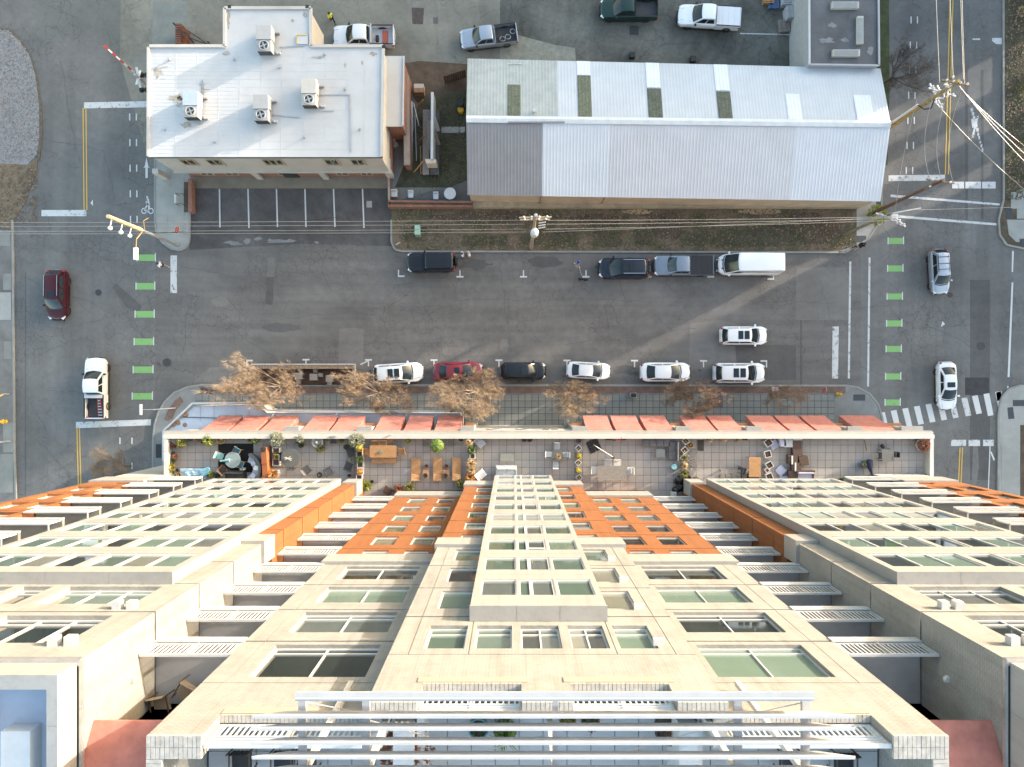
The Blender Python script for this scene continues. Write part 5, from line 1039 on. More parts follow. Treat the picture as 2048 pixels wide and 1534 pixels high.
# ================================================================== WHITE OFFICE HOUSE (north-west)
ZH = 6.9
hp = lambda pts, z=ZH: [P(x,y,z)[:2] for x,y in pts]
wh = thing('white_office','white two-storey office with flat white roof and four rooftop air conditioners','building',(*P(530,200)[:2],0))
def hb(mb, name, m, par=None, **k): return mb.build(name, m, par or wh, world=True, **k)
STUC = mat('white_stucco',(.45,.42,.38),.8,.08,.6,stain=.2)
ROOFW = mat('white_roof_membrane',(.475,.47,.46),.65,.07,.5,stain=.14)
outer = [(300,93),(450,93),(450,17),(622,17),(622,93),(767,93),(763.5,314),(296,314)]
q = hp(outer); yF = P(0,314,ZH).y; xW = P(296.5,314,ZH).x; xE = P(765,200,ZH).x
hb(MB().prism([(x,y) if y > yF+.3 else (x,yF+.12) for x,y in hp([(302,96),(452,96),(452,20),(620,20),(620,96),(764,96),(761,312),(299,312)])],2.35,ZH-.06),'upper_wall',STUC)
rf = hb(MB().prism(q,ZH-.055,ZH),'roof',ROOFW)
# low rim on three sides, seams
for a, b in zip(outer[:6]+[outer[6]], outer[1:7]):
    hb(MB().bar(P(*a,ZH)+Vector((0,0,.075)),P(*b,ZH)+Vector((0,0,.075)),.26,.15),'roof_rim',STUC,rf)
hb(MB().bar(P(297.5,95,ZH)+Vector((0,0,.07)),P(297,313,ZH)+Vector((0,0,.07)),.22,.14),'roof_rim',STUC,rf)
SEAM = mat('roof_seam',(.52,.52,.51),.7,.1)
for i in range(1,28):
    y = 96+i*7.8; hb(MB().bar(P(306,y,ZH)+Vector((0,0,.004)),P(478 if i%2 else 700,y,ZH)+Vector((0,0,.004)),.02,.010),'roof_seam',SEAM,rf)
for x in (352,395,438,480,523,564,608,651,694,730): hb(MB().bar(P(x,100,ZH)+Vector((0,0,.006)),P(x-1.5,311,ZH)+Vector((0,0,.006)),.03,.014),'roof_seam',SEAM,rf)
RSTAIN = mat('roof_dirt',(.33,.30,.25),.9,.4,4)
for x,y,rx,ry in ((352,197,14,5),(360,200,6,12),(405,180,3,14),(372,250,14,5),(452,107,6,5),(457,40,3,14),(610,30,4,6),(635,115,12,3),(745,108,8,4),(315,145,7,10),(690,130,2,5),(725,125,2,6),(585,42,4,3)): hb(MB().sheet(hp(blob(x,y,rx,ry,14,.5)),ZH+.013),'dirt_stain',RSTAIN,rf)
hb(MB().bar((xW,yF-.02,ZH-.1),(xE,yF-.02,ZH-.1),.1,.1),'gutter',DARK)
# soffit band, pillars, brick ground floor
hb(MB().box(xW+.08,xE-.1,yF-.06,yF+1.3,2.2,2.345),'soffit',STUC)
hb(MB().box(xW+.9,xE-.1,yF+.2,yF+9.5,0,2.19),'ground_floor_wall',REDBRICK)
for px in (309,505,641,775): 
    x = P(px,345,2.3).x; hb(MB().box(x-.28,x+.28,yF-.06,yF+.4,.13,2.19),'pillar',STUC)
WFR = mat('tan_window_frame',(.42,.33,.20),.6,.1)
for x0,x1,n in ((-30.1,-28.9,2),(-27.7,-26.5,2),(-22.6,-20.95,3),(-17.0,-15.85,2),(-14.6,-13.5,2)):
    mb = MB(); mb.box(x0,x1,yF+.03,yF+.10,4.4,4.5); mb.box(x0,x1,yF+.03,yF+.10,5.85,5.95)
    for i in range(n+1): x = x0+(x1-x0)*i/n; mb.box(x-.045,x+.045,yF+.03,yF+.10,4.5,5.85)
    w = hb(mb,'window',WFR); hb(MB().box(x0+.04,x1-.04,yF+.06,yF+.11,4.5,5.85),'pane',GLASSD,w); hb(MB().box(x0-.08,x1+.08,yF-.08,yF+.10,4.3,4.39),'sill',STUC,w)
    mb = MB(); x0 -= 0; mb.box(x0,x1,yF+.13,yF+.19,.9,.98); mb.box(x0,x1,yF+.13,yF+.19,2.0,2.1)
    for i in range(n+1): x = x0+(x1-x0)*i/n; mb.box(x-.045,x+.045,yF+.13,yF+.19,.98,2.0)
    w = hb(mb,'window',WFR); hb(MB().box(x0+.04,x1-.04,yF+.16,yF+.195,.98,2.0),'pane',GLASSD,w)
xd = P(580,352,1).x; hb(MB().box(xd-.7,xd+.7,yF+.12,yF+.19,.14,2.15),'entrance_door',DARK)
# east annex
ZA = 4.5
hb(MB().prism(hp([(771,116),(806,116),(804,250),(771,250)],ZA),0,ZA-.06),'annex_wall',REDBRICK); an = hb(MB().prism(hp([(769,112),(809,112),(806,253),(769,253)],ZA),ZA-.055,ZA),'annex_roof',ROOFW)
hb(MB().bar(P(808,113,ZA)+Vector((0,0,.06)),P(806,252,ZA)+Vector((0,0,.06)),.12,.12),'roof_rim',WHITEM,an)
p = P(795,254,2); hb(MB().box(p.x-.55,p.x+.55,p.y-.25,p.y+.3,.02,2.3),'annex_door',DARK); 
hb(MB().prism(hp([(806,150),(818,150),(820,330),(808,330)],1.8),0,1.8),'brick_screen_wall',REDBRICK)
# rooftop units
ACW = mat('unit_beige',(.38,.365,.335),.55,.08,2)
for x,y,lb in ((527,76,'northernmost grey air conditioner on the white office roof'),(380,208,'westernmost beige air conditioner on the white office roof'),(521,215,'middle air conditioner on the white office roof, nearest the street'),(617,184,'easternmost air conditioner on the white office roof, with a brownish casing')):
    p = P(x,y,ZH+1.2); c_ = ACW if x in (380,617) else mat('unit_grey',(.31,.31,.305),.5,.08,2)
    t = thing('rooftop_air_conditioner',lb,'air conditioner',(p.x,p.y,ZH),0,'air conditioners on the white office roof')
    MB().box(-.66,.66,-.1,1.15,.22,1.2).build('evaporator_cabinet',mat('unit_blue_grey',(.36,.42,.52),.5,.1,2) if x in (380,) else c_,t,bevel=.015); MB().box(-.62,.62,-1.1,-.11,.22,1.12).build('condenser_cabinet',c_,t,bevel=.015)
    MB().lathe([(.44,1.12),(.44,1.2),(.36,1.2),(.36,1.13)],(0,-.6,0),20).build('fan_ring',c_,t); MB().lathe([(.36,1.05),(.36,1.135)],(0,-.6,0),18).build('fan_well',DARK,t)
    fb_ = MB()
    for i in range(4): a_ = R(20+90*i); fb_.bar((.07*math.cos(a_),-.6+.07*math.sin(a_),1.15),(.33*math.cos(a_),-.6+.33*math.sin(a_),1.15),.14,.01)
    fb_.lathe([(.08,1.14),(.06,1.2)],(0,-.6,0),10); fb_.build('fan_blades',GREYM,t)
    g_ = MB()
    for i in range(9): g_.box(-.58,.58,-1.115,-1.1,.32+i*.085,.36+i*.085)
    g_.build('louvre',DARK,t); MB().box(.66,.70,-.05,1.0,.35,1.05).build('side_hatch',c_,t)
    for y_ in (-.9,.9): MB().box(-.75,1.05,y_-.06,y_+.06,.02,.2).build('skid_rail',GREYWOOD,t)
    MB().box(.85,1.2,-.95,-.8,.1,.4).build('pipe_box',WHITEM,t); MB().cyl((.66,-.7,.4),(1.0,-.7,.3),.04,n=6).build('pipe',ALU,t)
    MB().lathe([(.5,.0),(.5,.23)],(0,0,0),4).build('curb',GREYM,t)
for x,y in ((470,120),(560,135),(650,110),(690,180),(720,260),(430,285),(610,275),(340,120),(330,260)): hb(MB().lathe([(.09,0),(.08,.22),(.12,.24),(.1,.3)],(*P(x,y,ZH)[:2],ZH),8),'vent_pipe',random.choice([ALU,GREYM]),rf)
for a, b in (((640,190),(700,190)),((640,222),(668,222)),((545,230),(600,236)),((400,228),(418,240)),((405,178),(405,160)),((700,190),(702,305)),((452,100),(448,22)),((560,95),(610,92))): hb(MB().bar(P(*a,ZH)+Vector((0,0,.06)),P(*b,ZH)+Vector((0,0,.06)),.05,.05),'conduit',ALU,rf)
for i in range(34):
    x, y = random.choice(((350,196),(356,203),(352,206),(322,150),(318,140),(402,172),(390,246),(372,252),(345,199))); L_ = random.uniform(4,14); x += random.uniform(-6,6); y += random.uniform(-9,9); hb(MB().sheet(hp(rect(x,y,x+L_,y+.7)),ZH+.0135+.0004*i),'dirt_streak',RSTAIN,rf)
# roof hatch, flag mounts
hb(MB().prism(hp([(594,70),(616,70),(616,88),(594,88)],ZH+.1),ZH,ZH+.1),'roof_hatch',ROOFW,rf)
for a, b in (((594,70),(594,88)),((594,70),(616,70))): hb(MB().bar(P(*a,ZH+.1)+Vector((0,0,.02)),P(*b,ZH+.1)+Vector((0,0,.02)),.06),'hatch_edge',mat('yellow_trim',(.6,.45,.08),.6,.1),rf)
for x,y in ((460,15),(615,15),(768,95)): p = P(x,y,ZH); hb(MB().cb(p.x,p.y,ZH-.05,.3,.3,.4),'corner_camera',DARK,rf)
# brown gate enclosure behind the house
fe = thing('gate_enclosure','brown slatted gate enclosure with black frame behind the white office','fence',(*P(370,80)[:2],0))
for i in range(9): a_ = P(360,58+i*4.4,1.0); MB().box(a_.x-.04,a_.x+.55,a_.y-.08,a_.y+.08,0,1.9).build('board',mat('brown_board',(.14,.06,.04),.8,.2,4),fe,world=True)
for a, b in (((356,56),(378,75)),((378,75),(425,93)),((374,60),(420,92))): MB().bar(P(*a,2.0),P(*b,2.0),.09).build('top_rail',DARK,fe,world=True)
for a in ((356,56),(378,75),(424,93)): p = P(*a,1); MB().box(p.x-.05,p.x+.05,p.y-.05,p.y+.05,0,2.0).build('post',DARK,fe,world=True)
# ================================================================== SIDE GARDEN
ga = thing('garden_wall','low red brick planter wall beside the car park','wall',(*P(860,412)[:2],0))
MB().prism([P(x,y,1.0)[:2] for x,y in ((776,400),(946,402),(946,406),(776,404))],0,1.0).build('brick_wall',REDBRICK,ga,world=True)
MB().prism([P(x,y,1.0)[:2] for x,y in ((776,409),(946,410),(946,414.5),(776,413.5))],0,1.0).build('brick_wall',REDBRICK,ga,world=True)
MB().prism([P(x,y,.9)[:2] for x,y in ((777,404),(945,406),(945,410),(777,409))],0,.9).build('planting_bed',DIRT,ga,world=True)
MB().prism([P(x,y,.9)[:2] for x,y in ((775,340),(779,340),(780,409),(776,409))],0,.9).build('brick_wall',REDBRICK,ga,world=True)
# island wall with bench strip by the car park
iw = thing('low_brick_wall','low red brick wall along the corner pavement','wall',(*P(380,395)[:2],0)); 
MB().prism([P(x,y,.8)[:2] for x,y in ((376,357),(383,357),(384,424),(377,424))],0,.8).build('brick_wall',REDBRICK,iw,world=True)
for x,y,lb,c_ in ((790,289,'beige plastic chair by the annex door',(.45,.42,.36)),(789,388,'large white plastic chair beside the car park',(.66,.64,.6)),(822,390,'left of two white plastic chairs behind the planter wall',(.6,.62,.64)),(872,393,'right of two white plastic chairs behind the planter wall, beside the round table',(.6,.62,.64))):
    t = chair(x,y,lb,-90 if y>300 else -60,mat('plastic%d'%int(c_[0]*100),c_,.5,.06),mat('plastic%d'%int(c_[0]*100),c_),.62 if x==789 else .5,.55,.42,.8,name='plastic_chair'); p = P(x,y,.4); t.location = (p.x,p.y,.02)
t = rtable(900,387,'round white plastic table behind the planter wall',.58,.7,WHITE,WHITE); p = P(900,387,.7); t.location = (p.x,p.y,.02)
# trailer-like timber stand with upright white panels
tr = thing('panel_stand','low deck carrying an upright white panel frame in the side garden','stand',(*P(862,285)[:2],0))
d_ = lambda pts, z: [P(x,y,z)[:2] for x,y in pts]
MB().prism(d_([(846,219),(860,219),(858,349),(845,349)],.6),.45,.6).build('deck_board',GREYWOOD,tr,world=True); MB().prism(d_([(862,219),(879,219),(878,349),(860,349)],.6),.45,.6).build('deck_board',mat('dark_deck',(.09,.085,.085),.8,.3,3),tr,world=True)
MB().prism(d_([(862,184),(867,184),(866,318),(861,318)],2.6),.6,2.6).build('upright_panel',WHITE,tr,world=True)
MB().prism(d_([(850,318),(872,318),(872,326),(852,326)],2.2),.6,2.2).build('end_panel',mat('cream_board',(.6,.5,.4),.7,.1),tr,world=True)
for a, b, z0, z1 in (((868,235),(877,262),2.2,.7),((868,262),(878,290),2.0,.7),((858,240),(856,300),1.8,.7)): MB().bar(P(*a,z0),P(*b,z1),.35,.05).build('loose_panel',random.choice([WHITE,WHITEM,GREYWOOD]),tr,world=True)
for a, b in (((846,200),(832,215)),((850,270),(838,283)),((848,320),(828,345))): MB().bar(P(*a,1.6),P(*b,.1),.1).build('timber_prop',WOOD,tr,world=True)
for x in (-1,1):
    for y in (240,335): w_ = MB(); p = P(862+x*14,y,.3); w_.cyl((p.x-.1,p.y,.3),(p.x+.1,p.y,.3),.3,n=14); w_.build('wheel',RUBBER,tr,world=True)
pi = thing('pipe_stack','long white and silver pipes lying along the annex','pipes',(*P(826,270)[:2],0))
for a, b, r, m_ in (((823,203),(822,325),.13,WHITEM),((827,206),(838,252),.05,ALU),((830,230),(833,322),.05,GREYM),((841,292),(842,348),.06,WOOD)): MB().cyl(P(*a,.2),P(*b,.2),r,n=8).build('pipe',m_,pi,world=True)
pa = thing('boxed_pallet','shrink-wrapped cartons on a pallet beside the annex','pallet',(*P(840,184)[:2],.02)); MB().box(-.5,.5,-.45,.45,0,.14).build('pallet',WOOD,pa); 
for i in range(2):
    for j in range(2): MB().box(-.47+i*.47,-.01+i*.47,-.42+j*.42,-.01+j*.42,.15,.95).build('carton',mat('carton_wrap',(.45,.40,.34),.5,.1) if j else mat('brown_card2',(.25,.15,.09),.8,.1),pa)
bn = thing('yellow_bin','black bin with a yellow lid beside the warehouse','bin',(*P(921,211,.6)[:2],.02)); MB().lathe([(.24,0),(.3,.9),(.27,.92)],(0,.1,0),14).build('drum',BLACK,bn); MB().lathe([(.3,.0),(.3,.5),(.2,.52)],(0,-.35,0),14).build('lid',mat('yellow_plastic',(.55,.33,.02),.5,.05),bn)
sp = thing('brown_fence','dark brown plank fence beside the warehouse corner','fence',(*P(910,150)[:2],0))
for i in range(10): p = P(890+i*4.4,158-i*1.4,1); MB().box(p.x-.09,p.x+.09,p.y-.03,p.y+.03,0,1.7).build('plank',mat('fence_brown',(.08,.05,.035),.85,.3,4),sp,world=True)
stp = st('stepping_slab',MB().prism(px2(rect(883,254,930,266)),0,.07),CONC)
# ================================================================== WAREHOUSE
wa = thing('warehouse','long low warehouse with patched corrugated metal roof','building',(*P(1350,260)[:2],0))
def wb(mb, name, m, par=None, **k): return mb.build(name, m, par or wa, world=True, **k)
ZE, ZG = 4.0, 5.8
xl = P(935,390,ZE).x; xr = P(1761,403,ZE).x
def ys(t): return P(0,390+13*t,ZE).y      # south eave
def yr(t): return P(0,237+10*t,ZG).y
def yn(t): return P(0,117+20*t,ZE).y
def roofpt(x, s, side, dz=0):
    t = (x-xl)/(xr-xl); y0 = ys(t) if side < 0 else yn(t); y1 = yr(t); return Vector((x, y0+(y1-y0)*s, ZE+(ZG-ZE)*s+dz))
def sheet(x0, x1, s0, s1, side, m, dz=0., rib=.3, name='roof_sheet', amp=.011):
    """corrugated sheet between x0..x1 and slope positions s0..s1"""
    n = max(1, round((x1-x0)/rib)); mb = MB(); vs = []
    prof = ((0,0),(.28,0),(.36,amp),(.64,amp),(.72,0)); X = []
    for i in range(n): X += [(x0+(x1-x0)*(i+f)/n, h) for f, h in prof]
    X.append((x1,0))
    for x, h in X: vs += [roofpt(x,s0,side,dz+h), roofpt(x,s1,side,dz+h)]
    fs = [(2*i,2*i+2,2*i+3,2*i+1) if side < 0 else (2*i+1,2*i+3,2*i+2,2*i) for i in range(len(X)-1)]
    return wb(mb.add(vs,fs),name,m,amp and None)
def xp(px, z=4.9): return P(px,0,z).x
cuts_s = [(xl,xp(1085),'dark'),(xp(1085),xp(1151),'pale'),(xp(1151),xp(1218),'pale'),(xp(1218),xp(1310),'lav'),(xp(1310),xp(1402),'lav'),(xp(1402),xp(1494),'lav'),(xp(1494),xp(1587),'lav'),(xp(1587),xp(1672),'blue'),(xp(1672),xr,'blue')]
RM = {'dark':mat('roof_grey_sheet',(.235,.225,.225),.5,.07,.8,metal=.2,stain=.2),'pale':mat('roof_pale_sheet',(.52,.535,.555),.45,.05,.8,stain=.1),'lav':mat('roof_lavender_sheet',(.485,.478,.49),.5,.06,.6,stain=.12),'blue':mat('roof_blue_white_sheet',(.53,.54,.565),.45,.05,.7,stain=.08),'moss':mat('roof_greenish_sheet',(.33,.35,.335),.5,.12,1.2,stain=.35),'north':mat('roof_north_sheet',(.45,.475,.50),.5,.06,.7,stain=.15)}
for a, b, k in cuts_s: sheet(a,b,0,.995,-1,RM[k],rib=.3)
for a, b, k in ((xl,xp(1024),'moss'),(xp(1024),xp(1115),'moss'),(xp(1115),xp(1250),'north'),(xp(1250),xp(1385),'north'),(xp(1385),xp(1520),'north'),(xp(1520),xp(1640),'north'),(xp(1640),xr,'north')): sheet(a,b,0,.995,1,RM[k])
MOSS = mat('mossy_skylight',(.115,.125,.085),.7,.5,7,stain=.5); SKYW = mat('white_skylight',(.60,.62,.64),.4,.05)
MOSS2 = mat('mossy_skylight_dark',(.085,.095,.07),.7,.6,7,stain=.5)
for x0, x1, s0, s1, m_ in ((1015,1041,.43,1,MOSS),(1155,1182,.25,1,MOSS),(1294,1322,.45,1,MOSS2),(1432,1460,.48,1,MOSS2),(1570,1598,.5,1,SKYW),(1706,1740,.5,1,SKYW),(1294,1322,0,.44,SKYW),(1432,1460,0,.47,SKYW),(1155,1182,0,.245,SKYW)): sheet(xp(x0),xp(x1),s0,s1*.985,1,m_,.045,name='skylight_sheet')
for i in range(8):
    a, b = xl+(xr-xl)*i/8, xl+(xr-xl)*(i+1)/8; ta, tb = i/8, (i+1)/8
    wb(MB().add([(a,yr(ta)-.35,ZG+.0),(b,yr(tb)-.35,ZG+.0),(b,yr(tb),ZG+.10),(a,yr(ta),ZG+.10),(b,yr(tb)+.28,ZG+.0),(a,yr(ta)+.28,ZG+.0)],[(0,1,2,3),(3,2,4,5)]),'ridge_cap',mat('ridge_metal',(.56,.57,.57),.45,.1))
wb(MB().box(xp(1016),xp(1128),yr(0)-.42,yr(0)-.3,ZG+.02,ZG+.09),'ridge_flashing',RM['dark'])
wl = MB(); wl.add([(xl+.15,ys(0)+.25,0),(xr-.15,ys(1)+.25,0),(xr-.15,yn(1)-.2,0),(xl+.15,yn(0)-.2,0)]+[(xl+.15,ys(0)+.25,ZE-.02),(xr-.15,ys(1)+.25,ZE-.02),(xr-.15,yn(1)-.2,ZE-.02),(xl+.15,yn(0)-.2,ZE-.02)]+[(xl+.15,yr(0),ZG-.08),(xr-.15,yr(1),ZG-.08)],[(0,1,5,4),(2,3,7,6),(1,2,6,9,5),(3,0,4,8,7)])
wb(wl,'wall',mat('warehouse_wall',(.50,.40,.29),.85,.14,1,stain=.4))
wb(MB().box(xl+.2,xr-.3,ys(.5)-.05,ys(.5)+.6,.13,.75),'plinth',mat('tan_plinth',(.36,.29,.2),.9,.2,2,stain=.5))
for x in (1080,1206): p = xp(x,2); wb(MB().box(p-.03,p+.03,ys(.3)+.15,ys(.3)+.28,.7,3.7),'downpipe',mat('rust_pipe',(.2,.13,.09),.8,.2))
p = roofpt(xp(1068),.88,1,.0); wb(MB().lathe([(.14,0),(.12,.35),(.2,.4),(.16,.52)],p,12),'roof_vent',WHITEM)
for i in range(3): p = roofpt(xp(1022+i*9),.08,1,.05); wb(MB().box(p.x-.25,p.x+.25,p.y-.03,p.y+.03,p.z,p.z+.03),'paint_drip',WHITE)
# dark block north-east
db = thing('dark_roofed_block','flat dark-roofed annex north of the warehouse with three roof monitors','building',(*P(1687,60)[:2],0)); ZB = 4.6
dq = [P(x,y,ZB)[:2] for x,y in ((1617,-120),(1755,-120),(1757,132),(1618,130))]
MB().prism(dq,0,ZB-.05).build('wall',mat('block_wall',(.34,.34,.34),.85,.1),db,world=True)
MB().prism(dq,ZB-.045,ZB).build('roof',mat('dark_membrane',(.08,.083,.09),.6,.4,.35,stain=.35,spec=.5),db,world=True)
for a, b in (((1617,-120),(1618,130)),((1755,-120),(1757,132)),((1618,130),(1757,132))): MB().bar(P(*a,ZB)+Vector((0,0,.08)),P(*b,ZB)+Vector((0,0,.08)),.16,.16).build('roof_rim',WHITEM if a[0]==1617 else GREYM,db,world=True)
for x0,y0,x1,y1 in ((1665,2,1719,15),(1716,31,1728,86),(1667,98,1721,111)):
    a, b = P(x0,y1,ZB+.4), P(x1,y0,ZB+.4); o = MB().box(a.x,b.x,a.y,b.y,ZB,ZB+.32).build('roof_monitor',mat('monitor_beige',(.44,.43,.36),.7,.1),db,world=True)
    lg = b.x-a.x > b.y-a.y; n = 20 if lg else 16
    for i in range(n):
        if lg: x = a.x+.12+(b.x-a.x-.24)*i/n; MB().box(x,x+.07,a.y+.06,b.y-.06,ZB+.322,ZB+.37).build('louvre',GREYM,o,world=True)
        else: y = a.y+.12+(b.y-a.y-.24)*i/n; MB().box(a.x+.06,b.x-.06,y,y+.09,ZB+.322,ZB+.37).build('louvre',GREYM,o,world=True)
for x,y,rx,ry in ((1665,50,8,5),(1655,82,14,6),(1690,80,8,4),(1740,100,6,8)): MB().sheet([P(a,b,ZB)[:2] for a,b in blob(x,y,rx,ry,14,.4)],ZB+.01).build('dried_puddle',mat('puddle_mark',(.17,.175,.185),.5,.3,2),db,world=True)
# pallets and crates by the dark block
def pallet(px,py,z,lb,n=1,rz=0,m_=None):
    m_ = m_ or GREYWOOD; p = P(px,py,z+.15); t = thing('pallet_stack',lb,'pallets',(p.x,p.y,z),R(rz))
    for k in range(n):
        for i in range(7): MB().box(-.5,.5,-.6+i*.175,-.6+i*.175+.1,.12+.15*k,.145+.15*k).build('deck_board',m_,t)
        for x in (-.45,0,.45): MB().box(x-.05,x+.05,-.6,.6,.02+.15*k,.12+.15*k).build('bearer',m_,t)
LIGHTP = mat('grey_pallet',(.36,.37,.39),.8,.15,3)
pallet(1577,33,.02,'tall stack of grey pallets beside the dark block',8,5,LIGHTP); pallet(1570,4,.02,'stack of grey pallets at the top edge of the yard',6,0,LIGHTP); pallet(1546,6,.02,'blue-edged crate pallet at the top edge of the yard',3,0,mat('blue_pallet',(.08,.14,.26),.7,.2)); pallet(1567,53,.02,'low brown pallets in front of the tall grey stack',3,6,GREYWOOD); pallet(1535,-2,.02,'pallet of brown crates cut by the top edge',4,0,WOOD)
for x,y,rz,c_,lb in ((1604,20,15,(.25,.12,.05),'brown plank crate beside the dark block wall'),(1601,30,10,(.12,.22,.34),'blue carton among the crates beside the dark block'),(1598,42,18,(.22,.12,.06),'rusty brown carton below the blue carton')): t = stool(x,y,lb,.45,.6,.7,mat('crate%d'%x,c_,.8,.2),rz,'crate','crate'); p = P(x,y,.5); t.location = (p.x,p.y,.02)
for x,y,lb in ((1265,109,'black crate left of two behind the warehouse eave'),(1387,117,'black crate right of two behind the warehouse eave')): t = stool(x,y,lb,.55,.55,.5,BLACK,0,'black_crate','crate'); p = P(x,y,.5); t.location = (p.x,p.y,.02)
# ================================================================== VEHICLES
def paint(n, c, rough=.28, metal=0.): return mat('paint_'+n, c, rough, .03, 1, metal, .5 if max(c) > .1 else .3, coat=.7 if max(c) > .1 else .25)
CGL = mat('car_glass',(.014,.020,.024),.08,.2,2,spec=.35,coat=0); CGL2 = mat('car_glass_pale',(.022,.034,.040),.08,.3,2,spec=.4,coat=0)
LAMP = mat('headlamp',(.6,.62,.64),.15,.05,spec=.8); TAIL = mat('tail_lamp',(.35,.012,.012),.2,.05,spec=.7); CHROME = mat('chrome',(.6,.61,.62),.15,.05,metal=.9); RIM = mat('alloy_rim',(.42,.43,.44),.3,.1,metal=.6)
SPEC = {
 'suv':   dict(L=4.7,W=1.88,H=1.70,st=[(-2.35,.70,.80,.40),(-2.28,.86,.98,.26),(-1.6,.93,1.02,.24),(0,.94,1.01,.24),(.9,.93,1.0,.24),(1.6,.91,.94,.24),(2.1,.83,.84,.26),(2.28,.74,.72,.32),(2.35,.60,.60,.4)],gh=(-2.22,-1.82,.38,1.22),zb=.99,wb=.845,wt=.66,wx=(-1.40,1.42),wr=.37),
 'sedan': dict(L=4.7,W=1.84,H=1.45,st=[(-2.35,.62,.74,.42),(-2.28,.80,.90,.28),(-1.7,.90,.96,.22),(-.6,.92,.93,.2),(.9,.91,.92,.2),(1.6,.88,.85,.2),(2.1,.80,.74,.24),(2.28,.70,.64,.3),(2.35,.56,.54,.38)],gh=(-1.85,-1.05,.25,1.2),zb=.90,wb=.80,wt=.62,wx=(-1.38,1.42),wr=.335),
 'jeep':  dict(L=4.75,W=1.88,H=1.84,st=[(-2.37,.82,.95,.4),(-2.3,.88,1.05,.34),(-1.6,.92,1.08,.34),(0,.93,1.08,.34),(.75,.93,1.08,.34),(1.7,.90,1.05,.36),(2.2,.86,1.0,.4),(2.37,.74,.9,.46)],gh=(-2.28,-2.2,.40,.82),zb=1.06,wb=.86,wt=.76,wx=(-1.42,1.48),wr=.41),
 'pickup':dict(L=5.95,W=2.0,H=1.9,st=[(-.62,.94,1.12,.4),(.3,.98,1.14,.36),(1.4,.98,1.14,.36),(2.1,.97,1.1,.36),(2.7,.90,1.0,.38),(2.9,.82,.88,.42),(2.97,.68,.74,.5)],gh=(-.58,-.42,.75,1.55),zb=1.12,wb=.90,wt=.72,wx=(-1.8,1.95),wr=.42),
 'van':   dict(L=6.05,W=2.06,H=2.6,st=[(-3.02,.96,1.2,.42),(-2.9,1.0,1.25,.3),(0,1.03,1.25,.28),(1.7,1.02,1.22,.28),(2.4,.98,1.12,.3),(2.85,.88,.98,.34),(3.02,.7,.8,.42)],gh=(-2.96,-2.9,1.35,2.35),zb=1.18,wb=.99,wt=.86,wx=(-1.7,1.95),wr=.37),
}
def ringpts(w, zt, zb):
    r = [(w*.86,zb),(w*.98,zb+.10),(w,zb+(zt-zb)*.45),(w*.985,zt-.14),(w*.94,zt-.035),(w*.80,zt),(w*.4,zt+.02)]
    return r+[(0,zt+.028)]+[(-y,z) for y,z in r[::-1]]
def panel(q, i0, i1, j0, j1, off=.014):
    """sub-quad of quad q (a,b,c,d) between fractions, pushed out along the normal"""
    a,b,c,d = [Vector(p) for p in q]; n = (b-a).cross(d-a).normalized()*off
    f = lambda u,v: (a+(b-a)*u)*(1-v)+(d+(c-d)*u)*v+n
    return [f(i0,j0),f(i1,j0),f(i1,j1),f(i0,j1)]
